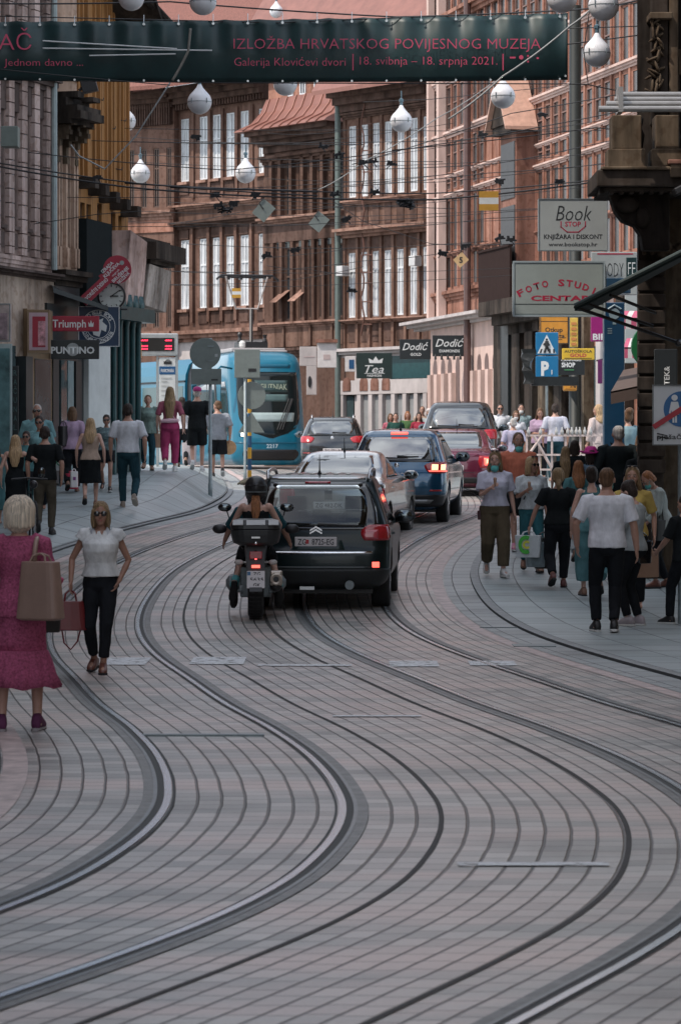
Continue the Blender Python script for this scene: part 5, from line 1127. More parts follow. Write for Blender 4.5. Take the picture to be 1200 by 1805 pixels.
# accessories worn (children of the person)
def shades(c):
    b = B(); hp = c['hp']
    for sg in (-1, 1): b.ell(hp(sg*.034, .088, .010), (.033, .010, .027), c['H3'], 12, 7); b.tube([hp(sg*.06, .08, .018), hp(sg*.078, .0, .018)], .004, 6)
    b.tube([hp(-.01, .098, .016), hp(.01, .098, .016)], .004, 6); b.build('sunglasses', mat('dark_lens', (.012, .010, .010), .08, 0, 0, spec=.8), c['t'], world=False, smooth=True)
def mask_(col=(.25, .50, .50), dz=0):
    def f(c):
        b = B(); hp = c['hp']; b.ell(hp(0, .055, -.062+dz), (.058, .052, .050), c['H3'], 14, 8)
        for sg in (-1, 1): b.tube([hp(sg*.05, .06, -.04+dz), hp(sg*.078, .0, .0+dz*.5)], .004, 5)
        b.build('face_mask', mat('mask_%d' % int(col[0]*100), col, .8, 0, .05), c['t'], world=False, smooth=True)
    return f
def glasses_up(c):
    b = B(); hp = c['hp']
    for sg in (-1, 1): b.ell(hp(sg*.036, .05, .135), (.03, .02, .012), c['H3'], 10, 6)
    b.build('sunglasses', BLACK, c['t'], world=False, smooth=True)
def strap(sg, m, r=.008):
    def f(c):
        u = c['up']; c_ = B().tube([u((sg*.13, .09, 1.1)), u((sg*.05, .125, 1.28)), u((-sg*.06, .05, 1.45)), u((-sg*.07, -.02, 1.46)), u((-sg*.03, -.12, 1.35)), u((sg*.12, -.12, 1.05))], r, 6); c_.build('bag_strap', m, c['t'], world=False)
    return f
def stubble(col):
    def f(c): B().ell(c['hp'](0, .035, -.07), (.056, .055, .045), c['H3']).build('beard', col, c['t'], smooth=True, world=False)
    return f
# things carried: top-level objects placed in the world at the hand they hang from
def bag(name, label, cat, at, w, h, d, m, hl=.18, rz=0, group=None, taper=.85, marks=None, handle=None, open_=False, roll=0):
    at = V(at); t = T(name, label, cat, at, group, R(rz)); b = B()
    rings = []
    for z, q in ((-hl-h, taper if taper < 1 else 1), (-hl-h*.97, taper*1.04), (-hl-h*.5, (1+taper)/2*1.02), (-hl, 1)): rings.append(ring((0, 0, z), w/2*q*(1/.92), d/2*q*(1/.92), 20, e=.45))
    b.loft(rings); bd = b.build('bag_body', m, t, smooth=False, bevel=.006, world=False)
    hm = handle or m
    for y in (-d*.35, d*.35):
        b = B(); b.tube([(-w*.26, y, -hl-.01), (-w*.2, y*.6, -hl*.35), (-w*.05, y*.2, -.005), (w*.05, y*.2, -.005), (w*.2, y*.6, -hl*.35), (w*.26, y, -hl-.01)], .008, 6); b.build('handle', hm, t, world=False)
    if marks: marks(t, bd, -hl, w, h, d)
    return t
def hand(c, i, dz=-.09, off=(0, 0, 0)):
    sg, sh, el, wr = c['arms'][i]; d = (wr-el).normalized(); return W(c, wr+d*abs(dz)+V(off))
WH = cl('white_cotton', (.56, .58, .62)); BK = cl('black_cotton', (.014, .017, .019)); JN = cl('dark_denim', (.018, .05, .065)); BKP = cl('black_trousers', (.016, .018, .022)); OLV = cl('olive_twill', (.085, .073, .055)); KHK = cl('khaki_twill', (.085, .068, .045))
TEALC = cl('teal_cotton', (.07, .17, .18)); LIL = cl('lilac_cotton', (.36, .26, .36)); BEI = cl('beige_cotton', (.40, .30, .24)); PKC = cl('raspberry_cloth', (.32, .045, .12)); ORC = cl('orange_cotton', (.50, .16, .10)); GRC = cl('grey_cotton', (.30, .33, .34)); AQ = cl('aqua_shirt', (.16, .30, .32)); MGR = cl('mottled_green', (.14, .20, .18), .85, .5); SUIT = cl('dark_suit', (.014, .02, .022), .75)
WSH = (mat('white_shoe', (.5, .5, .5), .6), mat('white_sole', (.55, .55, .53), .6)); BSH = (mat('black_shoe', (.015, .015, .016), .5), mat('white_sole', (.55, .55, .53), .6)); BRS = (mat('brown_leather', (.13, .045, .03), .4), RUBBER); TAN = (mat('tan_sandal', (.22, .12, .08), .5), RUBBER); BBS = (mat('black_shoe', (.015, .015, .016), .5), RUBBER)
WK = dict(aL=(-.085, .20, .085), aR=(.085, -.24, .19)); WK2 = dict(aL=(-.085, -.24, .19), aR=(.085, .20, .085)); ST = dict(aL=(-.09, .03, .085), aR=(.09, -.03, .085)); CR = dict(aL=(-.02, -.16, .13), aR=(.03, .20, .085))
PLAS = mat('white_plastic_bag', (.50, .54, .56), .35, 0, .12, 8, .4); PAPER = mat('brown_paper', (.36, .22, .15), .8, 0, .1, 5); BLB = mat('black_leather', (.014, .014, .015), .4)
def patchlogo(t, bd, z, w, h, d, fn): fn(t, z, w, h, d)
# ---- the pair in front on the left
DRS = mat('raspberry_dress_fabric', (.33, .08, .15), .92, 0, .45, 55, .4, spec=.1); TOTE = mat('taupe_leather', (.26, .17, .135), .55, 0, .12, 4, .1)
def dress_ruffle(c):
    b = B(); rings = []
    for z, q in ((.60, -.02), (.54, .0), (.42, .025), (.33, .06)):
        rg = []
        for k in range(48):
            a = 2*math.pi*k/48; w_ = .012*math.sin(k*1.9)*(.6-z)*9; rg.append(c['E'](.8) @ V((math.cos(a)*(.235+q+w_), math.sin(a)*(.19+q+w_)-.01, z+.012*math.sin(k*.8)*(1 if z < .4 else 0))))
        rings.append(rg)
    b.loft(rings); b.build('dress_ruffle', DRS, c['t'], smooth=True, world=False)
pw = person('woman with short platinum hair in a raspberry ruffled dress walking away at left', 35, 874, 1288, 2, 'f', top=('tee', DRS, .62, .85, .024), bot=('skirt', DRS, .56, .03, 1.12), hair=('puff', HPL), shoe=(mat('purple_canvas', (.11, .025, .08), .8), mat('grey_sole', (.3, .28, .29), .7)), skin=SKP, aL=(-.13, -.05, .085), aR=(.13, .03, .085), wL=(-.26, .05, .92), wR=(.22, .24, 1.0), eR=(.3, -1, -.4), extra=(dress_ruffle,), wide=1.0)
Yp = pw['g'].y
tote = bag('tote_bag', 'taupe leather tote bag slung from the shoulder of the woman in the raspberry dress', 'bag', P(72, 975, Yp-.24), .25, .42, .13, TOTE, .06, -24, handle=TOTE, taper=1.22)
sb = B().tube([P(67, 946, Yp+.0), P(64, 955, Yp-.16), P(62, 972, Yp-.21), P(60, 992, Yp-.22)], .018, 8); so = sb.build('shoulder_strap', TOTE, smooth=True); so.parent = tote; so.matrix_parent_inverse = (Matrix.Translation(tote.location) @ Matrix.Rotation(R(-24), 4, 'Z')).inverted()
bag('handbag', 'small black handbag hanging below the taupe tote', 'bag', P(88, 1042, Yp+.12), .15, .24, .1, BLB, .06, 20)
tag(B().caps([P(99, 1034, Yp+.2), P(108, 1022, Yp+.15)], [.028, .022]).build('phone_pouch', mat('pink_pouch', (.40, .07, .14), .5)), 'pink pouch held out by the woman in the raspberry dress', 'pouch')
def blouse_bits(c):
    u = c['up']; b = B()
    for sg in (-1, 1):
        b.add([u((sg*.02, .105, 1.36)), u((sg*.075, .03, 1.50)), u((sg*.10, .065, 1.45)), u((sg*.055, .125, 1.35)), u((sg*.02, .095, 1.36)), u((sg*.065, .02, 1.49)), u((sg*.09, .055, 1.44)), u((sg*.055, .115, 1.35))], [(0,1,2,3), (4,5,6,7), (0,1,5,4), (1,2,6,5), (2,3,7,6), (3,0,4,7)])
    b.build('collar', WH, c['t'], smooth=True, world=False)
    b = B().add([u((-.012, .152, 1.33)), u((.012, .152, 1.33)), u((.045, .075, 1.46)), u((-.045, .075, 1.46)), u((-.012, .12, 1.30)), u((.012, .12, 1.30)), u((.04, .05, 1.46)), u((-.04, .05, 1.46))], [(0,1,2,3), (4,5,6,7), (0,1,5,4), (2,3,7,6)]); b.build('open_neckline', SKT, c['t'], world=False)
WB = cl('white_blouse_cotton', (.62, .63, .63), .75, .08)
ww = person('woman in sunglasses and a white sleeveless blouse carrying a red handbag across the tracks', 178, 884, 1186, 176, 'f', top=('tee', WB, .10, .985, .04), bot=('trousers', BKP, .90, .012, 1.07), hair=('bob', HDB), shoe=BRS, skin=SKT, aL=(-.05, .17, .085), aR=(.085, -.14, .12), wL=(-.19, .03, .935), eL=(-1, -.9, .2), wR=(.30, .05, .93), eR=(.7, -.8, 0), hyaw=6, extra=(shades, blouse_bits))
RED = mat('oxblood_leather', (.13, .012, .016), .35, 0, .15, 6, .1)
hb = bag('handbag', 'oxblood red leather handbag hanging from the hand of the woman in the white blouse', 'bag', hand(ww, 1), .22, .27, .12, RED, .10, 8, taper=1.28)
B().tube([(-.08, -.05, -.36), (-.06, -.06, -.48), (.0, -.06, -.54), (.06, -.06, -.47), (.09, -.05, -.36)], .008, 6).build('shoulder_strap', RED, hb, world=False)
# ---- left pavement
person('blonde woman in a black sleeveless dress with her hand on the man beside her', 28, 767, None, 0, 'f', Y=51, wR=(.40, .10, 1.20), eR=(1, -.3, -.6), top=('strap', BK, 0, .9, .012), bot=('skirt', BK, .48, .02, 1.1), hair=('long', HBL, .28), shoe=BBS, skin=SKP, **WK)
person('man in a black tee and olive trousers next to the blonde woman in black', 80, 751, None, 0, 'm', Y=51, top=('tee', BK, .46, .88, .022), bot=('trousers', OLV), hair=('short', HB), shoe=BBS, **WK2)
person('woman in sunglasses behind the man in black tee, only her face showing', 47, 760, None, 176, 'f', Y=54, top=('tee', TEALC), bot=('trousers', BKP), hair=('pony', HB), extra=(shades,), skin=SKT, **ST)
om = person('older grey-haired man in glasses and an aqua shirt facing the street at left', 66, 712, None, 182, 'm', Y=57, top=('shirt', AQ, .5, .85, .03), bot=('trousers', OLV), hair=('crop', HGR), extra=(shades,), skin=SKT, **ST)
person('dark-haired woman in sunglasses and aqua blouse in front of the grey-haired man', 70, 733, None, 178, 'f', Y=55, top=('tee', AQ, .5, .9, .03), bot=('trousers', BKP), hair=('low', HB), extra=(shades,), skin=SKT, **ST)
lw = person('woman in a lilac tee and black trousers walking away with a black shoulder bag', 128, 717, 868, 4, 'f', top=('tee', LIL, .45, .88, .03), bot=('trousers', BKP, .96, .03), hair=('bob', HBR), shoe=TAN, **WK2)
bag('shoulder_bag', 'black slouchy shoulder bag under the arm of the woman in lilac', 'bag', P(112, 742, lw['g'].y-.12), .2, .38, .13, BLB, .1, 60)
def rw(t, bd, z, w, h, d):
    B().box(-w*.2, w*.2, -d/2-.012, -d/2-.006, z-h*.55, z-h*.35).build('printed_label', mat('label_purple', (.2, .05, .2), .6), bd, world=False)
bag('shopping_bag', 'crimson and white paper shopping bag carried low by the woman in lilac', 'bag', P(127, 830, lw['g'].y-.1), .22, .30, .1, mat('crimson_paper', (.42, .02, .06), .6), .05, 30, marks=rw, taper=1)
bag('paper_bag', 'white paper bag with a lilac mark beside the crimson shopping bag', 'bag', P(131, 826, lw['g'].y-.25), .13, .31, .08, mat('white_paper', (.6, .58, .58), .7), .05, 15, marks=rw, taper=1)
def spar(t, bd, z, w, h, d):
    b = B().lathe([(.085, 0), (.085, .01)], (0, -d/2-.016, z-h*.45), 20, 'y'); b.build('green_emblem', mat('emblem_green', (.03, .22, .12), .5), bd, world=False)
    B().lathe([(.06, -.004), (.06, .006)], (0, -d/2-.016, z-h*.45), 20, 'y').build('emblem_ring', mat('white_paper', (.6, .58, .58)), bd, world=False)
    B().add([V((0, -d/2-.025, z-h*.45+.045)), V((-.035, -d/2-.025, z-h*.45-.03)), V((.035, -d/2-.025, z-h*.45-.03))], [(0, 1, 2)]).build('emblem_tree', mat('emblem_green', (.03, .22, .12), .5), bd, world=False)
bag('carrier_bag', 'plastic carrier bag with a green round emblem behind the crimson shopping bag', 'bag', P(107, 796, lw['g'].y+.3), .28, .32, .12, PLAS, .05, 5, marks=spar)
person('blonde woman in a beige top and black pencil skirt walking away', 160, 737, 893, 0, 'f', top=('tank', BEI, 0, .92, .022), bot=('skirt', BK, .47, .035, 1.08), hair=('long', HBL, .2), shoe=TAN, skin=SKP, wide=1.03, **WK2)
person('dark-haired woman in sunglasses and a floral blouse walking towards the camera', 188, 731, 866, 182, 'f', top=('tee', mat('floral_cotton', (.10, .15, .16), .85, 0, .9, 14), .3, .93, .03), bot=('trousers', BKP, .3, .03), hair=('low', HB), shoe=BSH, skin=SKT, extra=(shades,), **WK)
person('man in a white tee and blue jeans walking away on the left pavement', 226, 711, 896, 0, 'm', top=('tee', WH, .46, .93, .026), bot=('trousers', JN, .96, .014), hair=('short', HB), shoe=(mat('tan_shoe', (.25, .2, .16), .6), mat('tan_sole', (.35, .3, .25), .7)), aL=(-.09, .1, .085), aR=(.12, -.26, .2), wL=(-.29, .05, .9), wR=(.29, -.02, .9))
gw = person('woman in a mottled green top and jeans walking towards the camera with a paper bag', 261, 696, 829, 182, 'f', top=('tee', MGR, .3, .85, .05), bot=('trousers', JN), hair=('short', HBR), shoe=TAN, wide=1.08, **WK)
bag('paper_bag', 'brown paper bag held by the woman in the mottled green top', 'bag', hand(gw, 0, -.09, (0, 0, .1)), .26, .30, .12, PAPER, .06, 10, taper=1)
def fanny(c):
    u = c['up']; b = B(); b.caps([u((-.16, -.14, 1.04)), u((0, -.17, 1.05)), u((.16, -.14, 1.05))], [.035, .05, .035]); b.build('waist_bag', mat('pale_pink_leather', (.62, .40, .46), .5), c['t'], smooth=True, world=False)
person('long-haired girl in a raspberry outfit with a pale pink waist bag', 300, 682, 831, 0, 'f', top=('tee', cl('dusty_rose', (.30, .09, .13)), .5, .95, .016), bot=('trousers', PKC, .9, .03), hair=('long', HDB, .42), shoe=WSH, extra=(fanny, strap(1, mat('pale_pink_leather', (.62, .40, .46)), .009)), skin=SKP, **WK2)
wp = person('person in a white shirt and black leggings just beyond the girl in raspberry', 321, 700, None, 5, 'f', Y=76, top=('tee', WH, .4, .95, .03), bot=('trousers', BKP), hair=('low', HB), shoe=TAN, **WK)
bag('carrier_bag', 'clear and red plastic carrier bag beside the man in the magenta cap', 'bag', P(334, 776, wp['g'].y), .34, .52, .2, mat('clear_red_plastic', (.40, .36, .38), .3, 0, .3, 3), .06, 0)
def cap(col):
    def f(c):
        b = B(); b.ell(c['hp'](0, -.015, .075), (.092, .106, .07), c['H3']); b.obox(c['hp'](0, .13 if col[0] < .3 else -.115, .05), c['H3'] @ V((.06, 0, 0)), c['H3'] @ V((0, .055, -.01)), c['H3'] @ V((0, 0, .006))); b.build('cap', mat('cap_%d' % int(col[0]*99), col, .8), c['t'], smooth=True, world=False)
    return f
person('man in black tee and shorts with a magenta cap by the round sign', 348, 682, 831, 0, 'm', top=('tee', BK, .46, .88, .03), bot=('trousers', BK, .42, .03), hair=('crop', HGR), shoe=WSH, extra=(cap((.30, .02, .14)),), **WK2)
yb = person('youth in a grey and white tee and dark shorts walking by the tram', 384, 706, None, 8, 'm', Y=77, top=('tee', mat('grey_white_cotton', (.22, .24, .27), .85, 0, .6, 2), .5, .86, .035), bot=('trousers', BKP, .42, .035), hair=('short', HBR), shoe=BSH, hyaw=40, **WK)
hatb = B().lathe([(.02, -.02), (.17, -.02), (.18, 0), (.17, .02), (.1, .03), (.09, .09), (.04, .12)], (0, 0, 0), 20, 'y'); ho = hatb.build('straw_hat', mat('straw', (.45, .28, .15), .8, 0, .2, 20)); ho.location = hand(yb, 1, -.22); tag(ho, 'straw hat carried in the hand of the youth in the grey and white tee', 'hat')
person('person at the left frame edge with one bare arm showing', -8, 775, None, 0, 'f', Y=52, top=('tank', TEALC, 0), bot=('skirt', TEALC, .3, .08, 1.1), hair=('long', HB, .2), **ST)
# ---- right pavement
def cone(name, label, at, colr):
    t = T(name, label, 'ice cream', at); B().lathe([(.008, -.07), (.022, 0), (.024, .012)], (0, 0, 0), 12).build('cup', colr, t, world=False); B().ell((0, 0, .03), (.026, .026, .026)).build('scoop', mat('ice_cream', (.35, .22, .16), .6), t, smooth=True, world=False)
kw = person('young woman in a white tee and khaki trousers with a lowered mask at the kerb', 872, 795, 1016, 186, 'f', top=('tee', cl('lavender_white', (.50, .50, .60)), .42, .98, .04), bot=('trousers', KHK, .92, .04, 1.07), hair=('long', HDB, .3), shoe=WSH, skin=SKP, wR=(.10, .27, 1.24), eR=(.45, -.5, -1), wL=(-.27, .02, .88), extra=(mask_((.10, .40, .38), -.05), glasses_up), hyaw=-14, **WK)
cone('ice_cream_cup', 'ice cream cup held up by the young woman in khaki trousers', hand(kw, 1, -.1, (0, .02, .05)), PAPER)
bag('crossbody_bag', 'small dark crossbody bag at the hip of the young woman in khaki trousers', 'bag', P(848, 890, kw['g'].y), .11, .13, .07, mat('dark_red_leather', (.05, .015, .02), .5), .08, 0)
person('man in an orange tee and black shorts with a lowered mask and pink socks', 913, 762, 970, 184, 'm', top=('tee', ORC, .55, .86, .04), bot=('trousers', BK, .45, .035), hair=('short', HBR), shoe=(mat('pink_trainer', (.42, .16, .24), .7), WSH[1]), extra=(mask_((.10, .40, .38), -.06), strap(-1, BLB, .012)), skin=SK, **WK2)
bw = person('blonde woman in sunglasses and a printed white tee carrying shopping bags', 936, 805, 1008, 184, 'f', top=('tee', cl('printed_white_tee', (.46, .50, .52), .85, .4), .45, .95, .03), bot=('trousers', cl('teal_denim', (.03, .11, .13)), .96, .016), hair=('bob', HBL), shoe=TAN, skin=SKT, wR=(.12, .26, 1.23), eR=(.45, -.5, -1), wL=(-.22, .08, .88), hyaw=38, extra=(shades, glasses_up, strap(1, BLB, .01)), **WK)
cone('ice_cream_cup', 'ice cream cup held by the blonde woman with the shopping bags', hand(bw, 1, -.1, (0, .02, .05)), PAPER)
def leaf(t, bd, z, w, h, d):
    c0 = V((-.02, -d/2-.02, z-h*.42)); gm = mat('logo_green', (.06, .40, .05), .5); ym = mat('logo_yellow', (.60, .60, .05), .5)
    b = B()
    for r0, r1, a0, a1, off in ((.065, .115, 60, 300, 0), (.0, .0, 0, 0, 0)):
        n = 20
        for i in range(n if r1 else 0):
            q = []
            for a, rr in ((i, r0), (i+1, r0), (i+1, r1), (i, r1)): an = R(a0+(a1-a0)*a/n); q.append(c0+V((math.cos(an)*rr*.9, 0, math.sin(an)*rr*1.1)))
            b.add(q, [(0, 1, 2, 3)])
    b.build('green_swirl', gm, bd, world=False); b = B()
    n = 18
    for i in range(n):
        q = []
        for a, rr in ((i, .025), (i+1, .025), (i+1, .055), (i, .055)): an = R(40+280*a/n); q.append(c0+V((.012+math.cos(an)*rr, -.001, math.sin(an)*rr)))
        b.add(q, [(0, 1, 2, 3)])
    b.build('yellow_swirl', ym, bd, world=False)
pb = person('woman in a black tee and black jeans walking away holding plastic shopping bags', 983, 825, 1037, 0, 'f', top=('tee', BK, .4, .93, .03), bot=('trousers', BKP, .93, .018), hair=('low', HDB), shoe=(mat('red_brown_sandal', (.12, .04, .035), .5), RUBBER), skin=SK, wL=(-.40, .10, .84), eL=(-1, -.5, 0), wR=(.30, .0, .88), wide=1.08, **WK2)
bag('carrier_bag', 'white plastic carrier bag with a green and yellow swirl held by the woman in black', 'bag', hand(pb, 0), .34, .30, .12, PLAS, .06, -14, marks=leaf, roll=8)
bag('carrier_bag', 'grey plastic carrier bag hanging behind the white swirl bag', 'bag', hand(pb, 0, -.09, (.10, .12, -.08)), .26, .34, .14, mat('grey_plastic_bag', (.22, .27, .29), .3, 0, .3, 6, .4), .08, 10)
bag('carrier_bag', 'black shopping bag furthest from the kerb behind the swirl bag', 'bag', hand(pb, 0, -.09, (.22, .2, -.02)), .26, .42, .12, BLB, .08, 10)
person('woman with long straight hair half hidden behind the woman in black', 996, 787, None, 0, 'f', Y=53, top=('tee', BK, .4), bot=('trousers', JN), hair=('long', HDB, .35), shoe=BSH, **WK)
person('auburn-haired woman in a teal tee walking away between two groups', 1019, 812, None, 3, 'f', Y=46.5, top=('tee', TEALC, .45, .9, .03), bot=('trousers', GRC, .95, .03), hair=('long', HAU, .16), shoe=TAN, **WK2)
person('woman with a dark bun in a teal dress walking away', 1042, 822, 1052, 2, 'f', top=('tank', TEALC, 0, .92, .02), bot=('trousers', cl('teal_linen', (.10, .22, .24)), .85, .06, 1.1), hair=('bun', HB), shoe=TAN, skin=SKP, **WK)
def mhat(c):
    b = B(); b.loft([[c['hp'](*p) for p in [(math.cos(a)*r*(1+.12*math.cos(2*a)), math.sin(a)*r, z+.03*abs(math.cos(a))*(r > .12)) for a in [2*math.pi*k/20 for k in range(20)]]] for r, z in ((.12, .03), (.19, .045), (.185, .06), (.105, .055), (.10, .12), (.07, .165), (.03, .17))])
    b.build('hat', mat('magenta_felt', (.60, .03, .28), .7, 0, .2, 8), c['t'], smooth=True, world=False)
person('person in a bright magenta brimmed hat and grey-blue top', 1041, 790, None, 10, 'f', Y=50, top=('tee', cl('slate_blue', (.12, .18, .24))), bot=('trousers', BKP), hair=('bob', HB), extra=(mhat,), **ST)
person('person with dark hair to the left of the magenta hat', 1012, 776, None, 0, 'f', Y=53, top=('tee', BK), bot=('trousers', BKP), hair=('bob', HB), **ST)
person('broad balding man in a dark suit jacket walking away', 1089, 750, None, 6, 'm', Y=50, h=1.85, top=('shirt', SUIT, 1.0, .8, .045), bot=('trousers', SUIT), hair=('crop', HGR), shoe=BBS, wide=1.12, **WK)
tm = person('man in a white tee and tight black jeans walking away on the right pavement', 1069, 824, 1114, 1, 'm', top=('tee', cl('bright_white_tee', (.62, .63, .67)), .46, .90, .026), bot=('trousers', BKP, .95, .012), hair=('crop', HBR), shoe=BSH, aL=(-.10, .06, .085), aR=(.06, -.12, .10), wL=(-.30, .06, .92), wR=(.30, -.02, .88), eL=(-1, -1, 0), hyaw=-12, extra=(mask_((.10, .40, .38), -.01),), skin=SK, wide=1.05)
ph = person('woman with a dark ponytail in a grey tee looking down at her phone', 1116, 845, 1103, 60, 'f', top=('tee', GRC, .45, .9, .02), bot=('trousers', BKP, .95, .01), hair=('bun', HB), shoe=(mat('grey_trainer', (.34, .30, .32), .6), WSH[1]), wL=(-.08, .30, 1.13), wR=(.08, .30, 1.13), eL=(-.6, -1, -.3), eR=(.6, -1, -.3), hpit=-28, skin=SKP, **ST)
pt = T('phone', 'small pink-cased phone held by the woman with the dark ponytail', 'phone', W(ph, (.0, .40, 1.16)), None, R(60)); B().box(-.036, .036, -.006, .006, -.07, .07).build('case', mat('pink_case', (.4, .16, .28), .4), pt, bevel=.004, world=False); B().box(-.032, .032, -.009, -.0065, -.064, .064).build('screen', mat('phone_screen', (.02, .02, .03), .1, 0, 0), pt, world=False)
bag('handbag', 'black patent handbag on the arm of the woman looking at her phone', 'bag', P(1130, 938, ph['g'].y+.1), .26, .26, .14, mat('patent_black', (.01, .01, .012), .15), .1, 50)
bag('paper_bag', 'brown paper carrier bag below the black patent handbag', 'bag', P(1138, 962, ph['g'].y+.8), .27, .30, .12, PAPER, .07, 25, taper=1)
person('fair-haired woman in a yellow top half hidden by the woman with the phone', 1114, 822, None, 170, 'f', Y=38.5, top=('tee', cl('yellow_cotton', (.45, .33, .10))), bot=('trousers', BKP), hair=('long', HDB, .2), extra=(glasses_up,), **ST)
cw = person('auburn-haired woman in a teal mask and grey cardigan bending over her bag', 1166, 824, 1036, 108, 'f', top=('tee', cl('grey_cardigan', (.33, .37, .36)), .9, .8, .035), bot=('trousers', BKP, .93, .016), hair=('short', HAU), shoe=BRS, lean=14, hpit=-24, wL=(-.1, .30, 1.0), wR=(.1, .28, 1.0), extra=(mask_((.10, .40, .38)),), aL=(-.09, .14, .085), aR=(.09, -.12, .085))
bag('shoulder_bag', 'black shoulder bag of the woman in the grey cardigan', 'bag', P(1160, 880, cw['g'].y-.2), .2, .28, .1, BLB, .28, 40)
person('person in a black tee cut off by the right frame edge', 1206, 872, None, 40, 'm', Y=36, h=1.72, top=('tee', BK, .5, .85, .03), bot=('trousers', BKP), hair=('short', HB), shoe=BSH, wL=(-.22, .28, 1.0), **WK)
person('woman with dark curly updo in pale blue near the blue totem', 1106, 722, None, 20, 'f', Y=62, top=('tee', cl('pale_blue', (.20, .30, .34)), .3), bot=('trousers', JN), hair=('updo', HBR), **ST)
person('dark-haired person in black beyond the man in the suit', 1131, 775, None, 0, 'f', Y=48, top=('tee', BK), bot=('trousers', BKP), hair=('short', HBR), **ST)
person('woman with long brown hair partly behind the suited man', 1128, 765, None, 0, 'f', Y=54, top=('tee', cl('plum_top', (.12, .05, .07))), bot=('trousers', BKP), hair=('long', HBR, .2), **ST)
# ---- far group behind the barrier
person('man in sunglasses and a white shirt right of the people carrier', 881, 712, None, 180, 'm', Y=84, h=1.75, top=('shirt', WH, .5), bot=('trousers', BKP), hair=('short', HB), extra=(shades,), **ST)
person('grey-haired person in a lavender shirt facing away by the barrier', 904, 737, None, 10, 'm', Y=72, h=1.68, top=('tee', cl('lavender_shirt', (.36, .35, .46)), .5), bot=('trousers', BKP), hair=('short', HGR), **ST)
person('woman in a white mask and white top in the far group', 909, 724, None, 175, 'f', Y=79, h=1.66, top=('tee', WH, .3), bot=('trousers', JN), hair=('bob', HBR), extra=(mask_((.6, .6, .6)), strap(1, BLB)), **ST)
person('man in a white mask and patterned shirt in the far group', 918, 712, None, 182, 'm', Y=83, h=1.74, top=('shirt', mat('patterned_blue', (.18, .25, .27), .85, 0, .6, 16), .5), bot=('trousers', BKP), hair=('short', HB), extra=(mask_((.6, .6, .6)),), **ST)
person('brown-haired woman in a lilac top looking at her hands by the barrier', 951, 719, None, 178, 'f', Y=78, h=1.68, top=('tee', LIL, .5, .88, .04), bot=('trousers', BKP), hair=('long', HBR, .18), wL=(-.06, .24, 1.12), wR=(.06, .24, 1.12), hpit=-15, **ST)
person('man in a grey-white tee with his back turned beyond the barrier', 978, 711, None, 0, 'm', Y=76, h=1.76, top=('tee', cl('pale_grey_tee', (.44, .45, .52)), .46), bot=('trousers', JN), hair=('short', HB), **ST)
person('woman in a cream dress with fair hair beyond the blue totem', 1054, 713, None, 30, 'f', Y=74, h=1.7, top=('tee', cl('cream_cloth', (.5, .42, .40)), .9, .9, .03), bot=('skirt', cl('cream_cloth', (.5, .42, .40)), .35, .08, 1.1), hair=('long', HBL, .1), hyaw=40, **ST)
for px, y, lab, m, hr, Yd in ((697, 728, 'dark-haired man in a green-black jacket in the far crossing group', cl('green_black', (.02, .06, .05)), ('short', HB), 96), (718, 725, 'red-haired woman in a green top in the far crossing group', cl('moss_top', (.06, .12, .05)), ('bob', HAU), 99), (738, 727, 'woman with long dark hair in a red coat in the far crossing group', cl('red_coat', (.24, .03, .05)), ('long', HB, .25), 96), (744, 716, 'tall fair man at the back of the far crossing group', BEI, ('crop', HBR), 103), (688, 729, 'woman in pink at the left end of the far crossing group', cl('pink_top', (.4, .12, .16)), ('bob', HBR), 99), (756, 720, 'person in a pale cap beside the people carrier', GRC, ('crop', HGR), 100)):
    person(lab, px, y, None, 180, 'm' if hr[0] == 'crop' or 'man in a green' in lab else 'f', Y=Yd, h=1.7, top=('tee', m, .8), bot=('trousers', BKP), hair=hr, extra=(cap((.55, .5, .48)),) if 'cap' in lab else (), **ST)
person('dark-haired person walking beyond the dark grey estate car', 563, 734, None, 0, 'm', Y=106, h=1.78, top=('tee', BK), bot=('trousers', BKP), hair=('short', HB), **ST)

